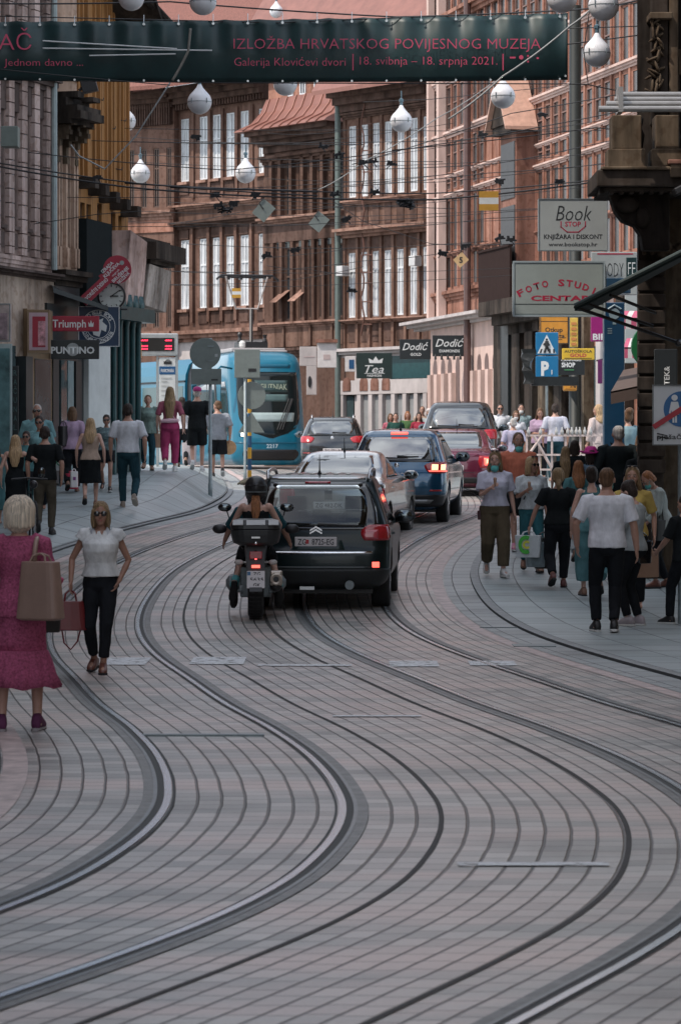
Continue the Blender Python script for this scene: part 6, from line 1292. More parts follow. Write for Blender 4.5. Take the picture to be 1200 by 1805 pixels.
# ---------------------------------------------------------------- motorcycle with two riders
def motorcycle():
    g = ground_at(451, 1095); k = 1.0
    t = T('motorcycle', 'black touring motorcycle with a top case and lit tail lamp', 'motorcycle', g, None, R(1.5)); L = lambda b, n, m, p=None, **q: b.build(n, m, p or t, world=False, **q)
    # local: rear wheel centre at (0, .33)
    b = B().lathe([(.20, -.09), (.27, -.095), (.315, -.07), (.335, -.02), (.335, .02), (.315, .07), (.27, .095), (.20, .09)], (0, .33, .335), 36, 'x'); rw = L(b, 'wheel', RUBBER, smooth=True)
    b = B().lathe([(.20, -.08), (.20, .08), (.04, .09), (.04, -.09)], (0, .33, .335), 20, 'x'); L(b, 'rim', mat('black_rim', (.03, .03, .03), .4, .5), rw)
    b = B()
    for i in range(40):
        a = 2*math.pi*i/40
        for sx in (-.04, .04): b.obox((sx, .33-math.cos(a)*.333, .335+math.sin(a)*.333), (.028, 0, 0), V((0, math.sin(a), math.cos(a)))*.006+V((.012 if sx > 0 else -.012, 0, 0)), V((0, math.cos(a), -math.sin(a)))*.004)
    L(b, 'tread', BLACK, rw)
    b = B().lathe([(.22, -.05), (.31, -.06), (.31, .06), (.22, .05)], (0, 1.85, .31), 28, 'x'); fw = L(b, 'wheel', RUBBER, smooth=True)
    b = B().box(-.19, .19, .75, 1.35, .25, .62); b.caps([(-.25, .9, .42), (.25, .9, .42)], .12); b.caps([(0, .45, .52), (0, 1.4, .75)], [.10, .16]); L(b, 'engine', GREYM, bevel=.02)
    b = B().caps([(0, .05, .80), (0, .5, .83), (0, .85, .80)], [.10, .14, .13]); b.caps([(0, .9, .95), (0, 1.3, .98)], [.17, .16]); L(b, 'fuel_tank', mat('black_gloss', (.012, .012, .014), .15, 0, 0, coat=.8), smooth=True)
    b = B().caps([(-.0, .1, .90), (0, .75, .90)], [.11, .13]); L(b, 'seat', mat('seat_vinyl', (.02, .02, .02), .6), smooth=True)
    b = B().add([V((-.11, -.02, .92)), V((.11, -.02, .92)), V((.10, -.10, .52)), V((-.10, -.10, .52)), V((-.14, .35, .9)), V((.14, .35, .9)), V((.10, .25, .60)), V((-.10, .25, .60))], [(0,1,2,3), (4,5,6,7), (0,1,5,4), (1,2,6,5), (2,3,7,6), (3,0,4,7)]); L(b, 'tail_fairing', BLACK)
    b = B().add([V((-.07, -.06, .60)), V((.07, -.06, .60)), V((.075, -.22, .36)), V((-.075, -.22, .36)), V((-.07, -.03, .60)), V((.07, -.03, .60)), V((.075, -.2, .35)), V((-.075, -.2, .35))], [(0,1,2,3), (4,5,6,7), (0,1,5,4), (1,2,6,5), (2,3,7,6), (3,0,4,7)]); L(b, 'mudguard', BLACK)
    b = B()
    for x, z in ((0, 0), (-.022, .014), (.022, .014), (-.044, .024), (.044, .024), (0, .026), (-.012, -.018), (.012, -.018), (0, -.034)): b.ell((x, -.075, .775+z), (.0125, .008, .009), None, 8, 5)
    L(b, 'tail_lamp', mat('bright_red_led', (1, .10, .10), .3, 0, 0, emit=5)); b = B().box(-.05, .05, -.108, -.09, .635, .668); L(b, 'reflector', TLIT)  # reflector below the LEDs emits red in place of caught light
    B().box(-.075, .075, -.085, -.07, .74, .83).build('lamp_housing', TG, t, world=False, bevel=.01)
    b = B().add([V((-.105, -.125, .60)), V((.105, -.125, .60)), V((.105, -.19, .40)), V((-.105, -.19, .40)), V((-.105, -.115, .60)), V((.105, -.115, .60)), V((.105, -.18, .395)), V((-.105, -.18, .395))], [(0,1,2,3), (4,5,6,7), (0,1,5,4), (1,2,6,5), (2,3,7,6), (3,0,4,7)]); pl = L(b, 'number_plate', PLW)
    for s_, z in (('ZG', .565), ('5635', .50), ('GK', .435)):
        y = -.125-(.60-z)*.325-.004; q = text(s_, None, PLK, .012, z, .045, y, .16 if len(s_) > 2 else .085, .012); q.parent = pl
    B().box(-.1, -.062, -.142, -.128, .545, .59).build('plate_band', mat('plate_blue', (.05, .16, .30), .4), pl, world=False)
    for sg in (-1, 1):
        b = B().caps([(sg*.10, 0, .70), (sg*.17, -.02, .70)], [.012, .014]); b.ell((sg*.20, -.03, .70), (.055, .03, .034), None, 12, 7); L(b, 'indicator', mat('clear_indicator', (.45, .42, .40), .2), smooth=True)
        b = B().tube([(sg*.15, .1, .86), (sg*.19, -.05, .93), (sg*.17, -.12, .95)], .014, 6); L(b, 'grab_rail', BLACK)
        b = B().caps([(sg*.1, 1.35, 1.05), (sg*.32, 1.2, 1.10), (sg*.42, 1.12, 1.08)], [.016, .015, .018]); L(b, 'handlebar', BLACK)
        b = B().caps([(sg*.30, 1.2, 1.12), (sg*.36, 1.25, 1.30)], .008); b.ell((sg*.38, 1.25, 1.33), (.085, .03, .055), None, 14, 8); o = L(b, 'mirror', BLACK, smooth=True); B().ell((sg*.38, 1.225, 1.33), (.07, .012, .042), None, 14, 8).build('mirror_glass', mat('mirror_glass', (.12, .14, .15)), o, world=False, smooth=True)
        b = B().tube([(sg*.12, .85, .36), (sg*.26, .8, .34)], .014, 6); b.box(sg*.2-.03, sg*.2+.06 if sg > 0 else sg*.2+.03, .74, .9, .32, .345); L(b, 'footrest', GREYM)
        b = B().caps([(sg*.09, 1.5, .95), (sg*.09, 1.85, .33)], .035); L(b, 'fork', GREYM)
        b = B().ell((sg*.44, 1.05, 1.07), (.09, .05, .06)); L(b, 'hand_guard', BLACK, smooth=True)
        b = B().lathe([(.05, -.02), (.055, 0), (.05, .02)], (sg*.17, .28, .36), 12, 'x'); L(b, 'axle_cap', GREYM)
    b = B().caps([(.24, .05, .42), (.22, .75, .38)], [.075, .05]); ex = L(b, 'exhaust', mat('dark_muffler', (.04, .04, .042), .4, .6), smooth=True)
    b = B().lathe([(.035, -.02), (.075, -.03), (.078, .02), (.05, .05)], (.24, -.03, .50), 18, 'y'); b.box(.165, .315, -.02, .05, .42, .60); b.build('muffler_end', mat('bronze_steel', (.42, .36, .31), .35, .8), ex, world=False, bevel=.02)
    b = B().lathe([(.03, -.034), (.034, -.032)], (.24, -.03, .50), 14, 'y'); b.build('muffler_hole', BLACK, ex, world=False)
    b = B().caps([(0, 1.45, 1.1), (0, 1.5, 1.32)], [.16, .12]); L(b, 'front_fairing', BLACK, smooth=True)
    # top case
    rings = [ring((0, .05, z), w, d, 24, e=.55) for z, w, d in ((.90, .20, .17), (.93, .27, .21), (1.02, .295, .225), (1.085, .30, .23))]; b = B().loft(rings); tcse = L(b, 'top_case', mat('case_plastic', (.018, .02, .021), .4), smooth=False, bevel=.006)
    rings = [ring((0, .05, z), w, d, 24, e=.55) for z, w, d in ((1.092, .302, .232), (1.15, .295, .225), (1.20, .26, .19), (1.215, .2, .14))]; b = B().loft(rings); b.build('case_lid', mat('case_plastic', (.018, .02, .021)), tcse, bevel=.006, world=False)
    for x, w_ in ((-.21, .06), (0, .11), (.21, .06)):
        b = B().obox((x, -.165, 1.17), (w_, 0, 0), V((0, .012, .028)), V((0, -.006, .003))*1.2); b.build('case_reflector', mat('pale_reflector', (.55, .56, .55), .2), tcse, world=False)
    B().box(-.05, .05, -.19, -.165, .985, 1.005).build('case_badge', mat('case_badge', (.5, .5, .5), .3, .8), tcse, world=False)
    B().ell((0, -.175, .93), (.02, .015, .02)).build('case_lock', CHROME, tcse, world=False)
    return g
mg = motorcycle()
def helmet(c):
    hp = c['hp']; H = c['H3']; b = B(); b.ell(hp(0, 0, .03), (.138, .158, .15), H, 24, 14); b.ell(hp(0, .04, -.06), (.115, .11, .085), H); o = b.build('helmet', mat('matt_black_shell', (.016, .017, .018), .35), c['t'], vox=.008, world=False)
    q = B().tube([hp(-.12, -.075, .045), hp(-.07, -.135, .045), hp(0, -.152, .045), hp(.07, -.135, .045), hp(.12, -.075, .045)], .010, 6); q.build('helmet_vent', BLACK, o, world=False)
    q = B().tube([hp(-.12, -.08, -.03), hp(-.07, -.125, -.035), hp(0, -.14, -.035), hp(.07, -.125, -.035), hp(.12, -.08, -.03)], .006, 6); q.build('helmet_trim', GREYM, o, world=False)
def rider(label, y, z, fac, **kw):
    # seated: pelvis on the saddle, feet on the pegs
    c = person(label, 600, None, None, 0, kw.pop('sex'), Y=mg.y, **kw); c['t'].location = (mg.x - y*math.sin(R(1.5)), mg.y+y, mg.z+z); return c
ra = dict(hair=None)
r2 = rider('pillion rider with long auburn hair in a black camisole and matt black helmet', .46, .0, 1, sex='f', h=1.68, aL=(-.27, .22, .42), aR=(.27, .22, .42), wL=(-.24, .32, 1.04), wR=(.24, .32, 1.04), eL=(-1, -.7, -.4), eR=(1, -.7, -.4), top=('strap', BK, 0, .9, .014), bot=('trousers', BKP, .62, .02), shoe=TAN, skin=SKP, hair=('under', HAU, .2), extra=(helmet,), lean=4, wide=1.04)
r1 = rider('motorcycle driver in a teal tee in front of the pillion rider', .92, -.10, 1, sex='m', h=1.74, aL=(-.26, .2, .42), aR=(.26, .2, .42), wL=(-.40, .42, 1.14), wR=(.40, .42, 1.14), eL=(-1, -.2, -.6), eR=(1, -.2, -.6), top=('tee', cl('deep_teal_tee', (.02, .07, .085)), .5, .9, .03), bot=('trousers', BKP), shoe=BBS, extra=(helmet,), lean=16, hair=None, wide=1.0)
for c in (r2,):
    b = B()
    for sg, hp, kn, an in c['legs']: b.caps([kn.lerp(an, .78), kn.lerp(an, 1.02)], [.05, .052])
    b.build('ankle_socks', mat('turquoise_sock', (.08, .30, .32), .8), c['t'], smooth=True, world=False)
bake()
for q in PEOPLE:
    if not 1.45 < q[2] < 1.95: print('PERSON', q)
# ---------------------------------------------------------------- banner, lamps, wires, signs, street furniture
def mm(y): return F/y
def X_(px, y): return (px-600)/F*y
def Z_(py, y): return CZ-(py-HZ)/F*y
def panel(name, label, cat, x0, x1, y0, y1, d, m, th=.06, group=None, bevel=.012, frame=None, fw=.02):
    "a sign board facing the camera: picture box x0..x1, y0..y1 at distance d"
    t = T(name, label, cat, ((X_(x0, d)+X_(x1, d))/2, d, Z_(y1, d)), group)
    b = B().box(X_(x0, d), X_(x1, d), d, d+th, Z_(y1, d), Z_(y0, d)); b.build('board', m, t, bevel=bevel)
    if frame:
        a, e, f, g = X_(x0, d), X_(x1, d), Z_(y1, d), Z_(y0, d); b = B()
        for q in ((a, e, f, f+fw), (a, e, g-fw, g), (a, a+fw, f+fw, g-fw), (e-fw, e, f+fw, g-fw)): b.box(q[0], q[1], d-.012, d+.003, q[2], q[3])
        b.build('frame', frame, t)
    return t
def tx(t, s, x0, x1, y0, y1, d, m, bold=.0, shear=0, roll=0):
    "lettering fitted to a picture box (cap height y0..y1)"
    return text(s, t, m, (X_(x0, d)+X_(x1, d))/2, (Z_(y0, d)+Z_(y1, d))/2, (y1-y0)/F*d, d-.0025, (x1-x0)/F*d, bold, roll, shear=shear)
def bracket(t, x0, y0, x1, y1, d, r=.02, m=None): B().tube([P(x0, y0, d+.03), P(x1, y1, d+.03)], r, 8).build('bracket', m or BLACK, t)
W_T = mat('white_lettering', (.62, .64, .64), .5, 0, 0); K_T = mat('black_lettering', (.015, .016, .018), .5, 0, 0); R_T = mat('crimson_lettering', (.38, .015, .05), .5, 0, 0)
# banner
BT = mat('banner_teal', (.006, .030, .032), .45, 0, .3, 2); BTX = mat('banner_pink_lettering', (.55, .06, .13), .5, 0, 0)
def banner():
    d = 50; t = T('banner', 'dark teal exhibition banner with pink lettering strung across the street', 'banner', (X_(450, d), d, Z_(145, d)))
    xs = [-80+4*i for i in range(271)]
    top = lambda x: 36-4*math.sin((x+80)/1080*math.pi)*-1 - (x/1000)*14 + 2.2*abs(math.sin((x-30)/61*math.pi))
    bot = lambda x: 141+4*math.sin(max(0, x)/1000*math.pi)
    rows = 12; b = B(); vs = []
    for side in (0, .012):
        for j in range(rows+1):
            q = j/rows
            for x in xs:
                y = top(x)+(bot(x)-top(x))*q
                wob = (1-q)**1.5*.06*math.sin((x-30)/61*2*math.pi)*(1 if q < .5 else .6) + .04*math.sin(x/140+q*2) + (.10*math.sin(math.pi*q))
                vs.append(P(x, y, d-wob+side))
    n = len(xs); N0 = (rows+1)*n; fs = []
    for s_ in (0, N0):
        fs += [(s_+j*n+i, s_+j*n+i+1, s_+(j+1)*n+i+1, s_+(j+1)*n+i) for j in range(rows) for i in range(n-1)]
    bd = [i for i in range(n)]+[j*n+n-1 for j in range(1, rows+1)]+[rows*n+i for i in range(n-2, -1, -1)]+[j*n for j in range(rows-1, 0, -1)]
    fs += [(bd[i], bd[(i+1) % len(bd)], N0+bd[(i+1) % len(bd)], N0+bd[i]) for i in range(len(bd))]
    b.add(vs, fs); b.build('banner_cloth', BT, t, smooth=True)
    e = d-.19
    tx(t, 'IZLOŽBA HRVATSKOG POVIJESNOG MUZEJA', 412, 952, 67, 86, e, BTX, -.012, roll=.0)
    tx(t, 'Galerija Klovićevi dvori', 413, 609, 101, 116, e, BTX, -.012); tx(t, '18. svibnja – 18. srpnja 2021.', 634, 876, 99, 114, e, BTX, -.012)
    tx(t, 'AČ', -2, 56, 58, 88, e, BTX, -.01); tx(t, 'Jednom davno ...', 8, 147, 103, 116, e, BTX, -.012)
    for x in (622, 886): B().box(X_(x-1, e), X_(x+1, e), e-.004, e, Z_(124, e), Z_(95, e)).build('divider', BTX, t)
    lg = B(); lg.lathe([(.035, -.004), (.035, 0)], (X_(918, e), e, Z_(101, e)), 12, 'y')
    for dx, dy in ((0, 0), (0, 5), (5, 2), (0, 10)): lg.box(X_(930+dx-1.5, e), X_(930+dx+1.5, e), e-.004, e, Z_(100+dy, e), Z_(97+dy, e))
    lg.box(X_(898, e), X_(908, e), e-.004, e, Z_(103, e), Z_(100, e)); lg.box(X_(945, e), X_(949, e), e-.004, e, Z_(104, e), Z_(101, e)); lg.build('small_emblems', BTX, t)
    for x0, y0, x1, y1 in ((76, 72, 312, 86), (76, 85, 374, 89), (158, 98, 310, 95)): B().tube([P(x0, y0, e-.02), P(x1, y1, e-.02)], .011, 5).build('pale_stripe', W_T, t)
    ey = B()
    for i in range(18):
        x = 10+61*i
        if x < 1000:
            ey.lathe([(.022, -.01), (.022, .01)], P(x, top(x)+5, d-.03), 8, 'y'); ey.tube([P(x, top(x)+4, d-.03), P(x, 30-(x/1000)*14, d)], .006, 5)
            ey.lathe([(.018, -.01), (.018, .01)], P(x, bot(x)-2, d-.06), 8, 'y')
    for i in range(7): ey.lathe([(.018, -.01), (.018, .01)], P(996, 32+i*17, d-.05), 8, 'y')
    ey.build('eyelets', mat('eyelet_metal', (.5, .52, .52), .3, .8), t)
banner()
# globe lamps
GLB = mat('opal_globe', (.66, .66, .68), .35, 0, .05, 3, coat=.3)
for i, (x, y, dia, lab) in enumerate(((352, 180, 43, 'globe lamp hanging just under the banner near the wing house roof'), (433, 305, 36, 'globe lamp in front of the tall white windows above the tram pantograph'), (248, 306, 34, 'globe lamp above the key-shaped sign, half crossed by wires'),
    (707, 214, 39, 'globe lamp in front of the russet pilaster house windows'), (886, 170, 43, 'globe lamp right above the gabled bay of the salmon building'), (1051, 94, 49, 'globe lamp beside the right end of the banner, hung from a larger globe'),
    (503, 148, 42, 'globe lamp mostly hidden behind the banner above the mansard roof'), (222, 214, 36, 'globe lamp half hidden by the edge of the orange timber wall'), (232, -4, 46, 'globe lamp cut by the top edge above the timber wall'), (358, 3, 48, 'globe lamp cut by the top edge above the middle of the banner lettering gap'),
    (1063, 10, 54, 'large globe lamp at the top right above another globe'), (990, -4, 54, 'large globe lamp cut by the top edge near the right end of the banner'), (487, 20, 24, 'narrow-necked globe lamp behind the top of the banner'))):
    d = F*.45/dia; r = .225; c = P(x, y, d); t = T('globe_lamp', lab, 'street lamp', c, 'white globe lamps hung over the street')
    prof = [(.01, -r)] + [(r*math.sin(a), -r*math.cos(a)) for a in [math.pi*k/14 for k in range(1, 11)]] + [(.11, .21), (.06, .27), (.03, .33)]
    B().lathe(prof, (0, 0, 0), 24).build('globe', GLB, t, smooth=True, world=False)
    B().lathe([(r+.003, -.006), (r+.003, .006)], (0, 0, 0), 24).build('globe_band', GREYM, t, world=False); B().lathe([(.032, .32), (.032, .40), (.045, .40), (.045, .45), (.012, .47), (.012, .62)], (0, 0, 0), 10).build('lamp_cap', mat('blue_grey_cap', (.12, .19, .23), .4, .5), t, world=False)
    k = B()
    for sx in (-.14, .14): k.box(sx-.008, sx+.008, -.19, -.17, -.03, .06)
    k.build('globe_clip', GREYM, t, world=False)
# wires
WIRE = mat('black_cable', (.012, .012, .014), .6, 0, 0); PALEW = mat('pale_cable', (.25, .26, .26), .5, 0, .2)
def wire(pts, d, r=.012, sag=0, m=WIRE, label='thin black overhead wire', d2=None, name='overhead_wire'):
    out = []; n = 10; d2 = d2 or d
    for i in range(len(pts)-1):
        for k in range(n):
            t = k/n; tt = (i+t)/(len(pts)-1); out.append(P(pts[i][0]+(pts[i+1][0]-pts[i][0])*t, pts[i][1]+(pts[i+1][1]-pts[i][1])*t+sag*4*t*(1-t), d+(d2-d)*tt))
    out.append(P(*pts[-1], d2)); return tag(B().tube(out, r*.72, 5).build(name, m, smooth=True), label, 'wire', 'overhead tram and lamp wires')
wire([(-60, 27), (490, 40), (1000, 19), (1300, -14)], 50, .013, 0, WIRE, 'suspension wire along the top edge of the banner')
wire([(-60, 140), (400, 146), (1000, 148), (1035, 149), (1300, 205)], 50, .014, 0, WIRE, 'suspension wire along the bottom edge of the banner to the stone house')
for i, (pts, d, r, s) in enumerate((([(-50, 6), (300, 3), (700, 30), (1060, 14), (1250, -30)], 54, .02, 2), ([(-50, 232), (130, 247), (640, 255)], 64, .013, 2), ([(-50, 256), (400, 300), (800, 250), (1260, 160)], 60, .014, 4), ([(210, 250), (800, 248), (1100, 205)], 70, .012, 3),
    ([(225, 272), (780, 285)], 72, .012, 3), ([(-20, 284), (240, 323), (560, 345)], 58, .02, 2), ([(-20, 290), (225, 330), (480, 347), (770, 352), (1040, 322), (1250, 300)], 58, .024, 2), ([(220, 322), (500, 335), (760, 341), (1040, 318)], 60, .018, 2), ([(300, 330), (560, 338)], 59, .03, 0),
    ([(560, 300), (860, 290), (1010, 262), (1250, 205)], 66, .013, 2), ([(600, 330), (860, 305), (1100, 285)], 66, .013, 2), ([(640, 180), (760, 175), (1000, 150)], 74, .012, 0), ([(620, 290), (900, 200), (1260, 130)], 62, .014, 3), ([(330, 430), (600, 438), (860, 425)], 80, .013, 2), ([(270, 475), (420, 480), (640, 460), (820, 440)], 82, .013, 3),
    ([(240, 500), (480, 497), (640, 470)], 84, .012, 3), ([(460, 455), (610, 440)], 84, .012, 1), ([(760, 430), (900, 430), (1050, 420)], 70, .015, 2), ([(700, 400), (860, 385), (1050, 372)], 70, .012, 2), ([(580, 350), (640, 390), (760, 430)], 78, .012, 0), ([(60, 395), (170, 378), (250, 372)], 60, .012, 0),
    ([(300, 395), (440, 370), (600, 365)], 76, .012, 2), ([(-20, 120), (300, 150)], 49, .011, 1), ([(1000, 50), (1250, 40)], 52, .013, 1), ([(1000, 78), (1250, 44)], 52, .016, 1), ([(690, 265), (1050, 225), (1250, 240)], 48, .012, 2))):
    wire(pts, d, r, s)
for i in range(16):
    rnd = random.Random(40+i); y0 = rnd.uniform(215, 500); x0 = rnd.choice([-30, 220, 300, 470]); x1 = rnd.choice([620, 800, 1040, 1060]); wire([(x0, y0), ((x0+x1)/2, y0+rnd.uniform(-4, 14)), (x1, y0+rnd.uniform(-45, 25))], 62+i*1.3, .010, 2)
wire([(336, 50), (332, 90), (304, 142)], 49, .03, 2, mat('cloth_rope', (.20, .19, .17), .8), 'thick pale cable looping down in front of the banner')
wire([(300, 146), (240, 240), (185, 298), (140, 275), (125, 255)], 56, .02, 0, PALEW, 'pale cable curving from the banner down to the bay house')
wire([(1060, -5), (1005, 45), (885, 135), (790, 210)], 49, .022, 4, PALEW, 'pale cable curving in front of the right end of the banner'); wire([(875, 140), (770, 208), (640, 285), (560, 335)], 62, .014, 4, PALEW, 'thin pale cable falling from the banner end towards the tram wires')
wire([(1038, 20), (1028, 90), (1036, 150)], 50, .012, 0, WIRE, 'short vertical tie wire beside the right end of the banner')
HW = mat('black_fitting', (.014, .014, .016), .5, .3, 0)
fit = [(172, 312), (570, 258), (598, 272), (690, 288), (657, 285), (412, 357), (385, 362), (720, 356), (640, 288), (380, 345), (345, 240), (450, 343), (590, 342), (660, 338), (850, 238), (955, 200), (985, 320), (880, 318), (620, 512), (520, 440), (610, 385), (900, 422), (880, 420), (820, 432), (470, 450), (780, 445)]
for i, (x, y) in enumerate(fit):
    b = B(); d = 57+(i % 5); rnd = random.Random(i)
    b.tube([P(x-9, y+2, d), P(x-3, y, d), P(x+10, y-2*(i % 3-1), d)], [.018, .03, .016], 6)
    for k in range(3): b.obox(P(x-5+5*k, y+rnd.uniform(-3, 4), d), (.025, 0, 0), (0, .03, 0), (0, 0, .025+.03*rnd.random()))
    b.tube([P(x, y, d), P(x+rnd.uniform(-9, 9), y+10, d)], .010, 5); tag(b.build('wire_clamp', HW), 'small black clamp fitting on the overhead tram wires', 'wire clamp', 'clamps on the overhead wires')
for x, y in ((718, 362), (712, 358), (398, 368)):
    b = B(); rnd = random.Random(x)
    for k in range(9): b.tube([P(x+rnd.uniform(-14, 14), y+rnd.uniform(-8, 8), 58), P(x+rnd.uniform(-14, 14), y+rnd.uniform(-8, 8), 58.1)], .018, 5)
    tag(b.build('section_insulator', HW), 'tangled black section insulator hanging on the tram wires', 'insulator', 'insulators on the overhead wires')
DG = mat('sign_back_grey', (.15, .175, .165), .5, .2, .12)
for x, y, s, d, lab in ((465, 371, 21, 70, 'grey diamond sign seen from behind in front of the brown house, left of two'), (562, 391, 19, 74, 'grey diamond sign seen from behind in front of the arched windows')):
    c = P(x, y, d); k = s/F*d; t = T('hanging_sign', lab, 'sign', c, 'signs hanging on the tram wires'); B().prism([(-k, -.05), (.0, -k), (k, .05), (0, k)], 0, .012).build('board', DG, t, world=False); B().tube([(0, -.02, k), (-.1, -.02, k*.6), (0, -.03, k*.1)], .012, 5).build('hook', HW, t, world=False)
def hang(x0, x1, y0, y1, d, lab):
    t = T('hanging_sign', lab, 'sign', P((x0+x1)/2, y1, d), 'signs hanging on the tram wires'); h = (y1-y0)/3
    for k, (n, m) in enumerate((('stripe', mat('amber_plate', (.45, .24, .03), .5)), ('middle_stripe', mat('pale_plate', (.55, .57, .57), .5)), ('stripe', MC['amber_plate']))): B().box(X_(x0, d), X_(x1, d), d, d+.02, Z_(y0+h*(k+1), d), Z_(y0+h*k, d)).build(n, m, t)
hang(844, 878, 337, 371, 56, 'amber and white striped plate hanging from the wires by the gabled bay'); hang(409, 425, 508, 525, 76, 'small amber and white striped plate hanging above the tram')
c = P(812, 458, 66); t = T('hanging_sign', 'amber diamond plate with the number 5 beside the dark balcony', 'sign', c, 'signs hanging on the tram wires'); k = 14/F*66; B().prism([(-k, 0), (-.02, -k), (k, .0), (.02, k)], 0, .015).build('board', mat('pale_amber', (.55, .36, .18), .5), t, world=False); q = text('5', None, K_T, 0, 0, .12, -.005, None, .03); q.parent = t
tag(B().tube([P(811, 350, 66), P(812, 445, 66)], .012, 5).build('hanger_rod', HW), 'thin hanger rod above the amber number 5 plate', 'rod')
# poles
def pole(x, y0, y1, d, r, lab, m=POLEM, name='pole', zb=None):
    g = V((X_(x, d), d, gz(X_(x, d), d))); t = T(name, lab, 'pole', g); B().lathe([(r*1.25, -.05), (r*1.25, .25), (r, .27), (r*.9, Z_(y0, d)-g.z)], (0, 0, 0), 14).build('shaft', m, t, smooth=True, world=False); return t, d
t, d = pole(1013, 10, 0, 82, .17, 'tall dark green mast rising behind the bookshop sign to the banner', mat('mast_green', (.018, .022, .021), .5, .3)); B().lathe([(.17, 0), (.17, .2)], (0, 0, 5), 12).build('collar', BLACK, t, world=False)
# -- left street signs
def left_pole():
    d = ground_at(371, 874).y; t, _ = pole(371, 596, 874, d, .037, 'slim galvanised sign post on the left pavement carrying a round sign seen from behind', name='sign_post'); g = t.location
    c = P(362, 623, d-.05)-g; b = B().lathe([(27/F*d, -.01), (27.5/F*d, 0), (27/F*d, .012)], (c.x, -.05, c.z), 28, 'y'); q = b.build('sign_back', DG, t, world=False); B().box(c.x+.2, c.x+.26, -.066, -.061, c.z-.07, c.z-.01).build('sticker', mat('pale_sticker', (.34, .36, .36), .5), q, world=False)
    for z in (c.z+.15, c.z-.15): B().box(-.05, .07, -.075, -.03, z-.015, z+.015).build('clamp', GREYM, t, world=False)
    c = P(364, 664, d-.05)-g; b = B().box(c.x-26.5/F*d, c.x+26.5/F*d, -.07, -.055, c.z-14/F*d, c.z+14/F*d); q = b.build('plate_back', DG, t, bevel=.008, world=False); B().box(c.x+.1, c.x+.24, -.078, -.0705, c.z-.08, c.z-.05).build('sticker', BLACK, q, world=False)
left_pole()
def mid_pole():
    d = ground_at(432, 852).y; t, _ = pole(432, 616, 852, d, .035, 'sign post before the tram with square, round and triangular sign backs', name='sign_post'); g = t.location
    c = P(436, 641, d)-g; B().box(c.x-22.5/F*d, c.x+22.5/F*d, -.07, -.05, c.z-25/F*d, c.z+25/F*d).build('plate_back', DG, t, bevel=.01, world=False); B().box(c.x+.03, c.x+.22, -.078, -.0705, c.z-.2, c.z-.12).build('sticker', BLACK, t, world=False)
    c = P(444, 697, d)-g; B().lathe([(24/F*d, -.01), (24.5/F*d, 0), (24/F*d, .012)], (c.x, .06, c.z), 28, 'y').build('sign_back', DG, t, world=False)
    c = P(443, 745, d)-g; k = 23/F*d; B().prism([(c.x-k, c.z-k*.75), (c.x+k, c.z-k*.75), (c.x, c.z+k*.85)], .05, .065).build('triangle_back', DG, t, world=False)
    d2 = d+1.2; g2 = V((X_(440, d2), d2, gz(X_(440, d2), d2))); t2 = T('striped_post', 'amber and blue banded post beside the sign post in front of the tram', 'post', g2); h = Z_(668, d2)-g2.z; A_ = mat('amber_band', (.50, .27, .02), .5); BL = mat('blue_band', (.01, .06, .14), .5)
    for i in range(9): B().lathe([(.05, 0), (.05, h/9-.004)], (0, 0, h*i/9), 12).build('band', A_ if i % 2 == 0 else BL, t2, world=False)
    sb = B(); gx, gd = X_(446, d-1), d-1.0; z = gz(gx, gd)
    sb.ell((gx, gd, z+.09), (.22, .16, .11)); sb.ell((gx-.2, gd+.02, z+.06), (.13, .13, .08)); sb.ell((gx+.17, gd, z+.08), (.14, .14, .1)); sb.caps([(gx-.3, gd, z+.08), (gx-.36, gd, z+.02)], .03); q = sb.build('sandbag', mat('olive_sacking', (.05, .046, .034), .9, 0, .3, 9, .4), vox=.015, fold=.01); tag(q, 'olive sandbag weighting the foot of the sign post before the tram', 'sandbag')
mid_pole()
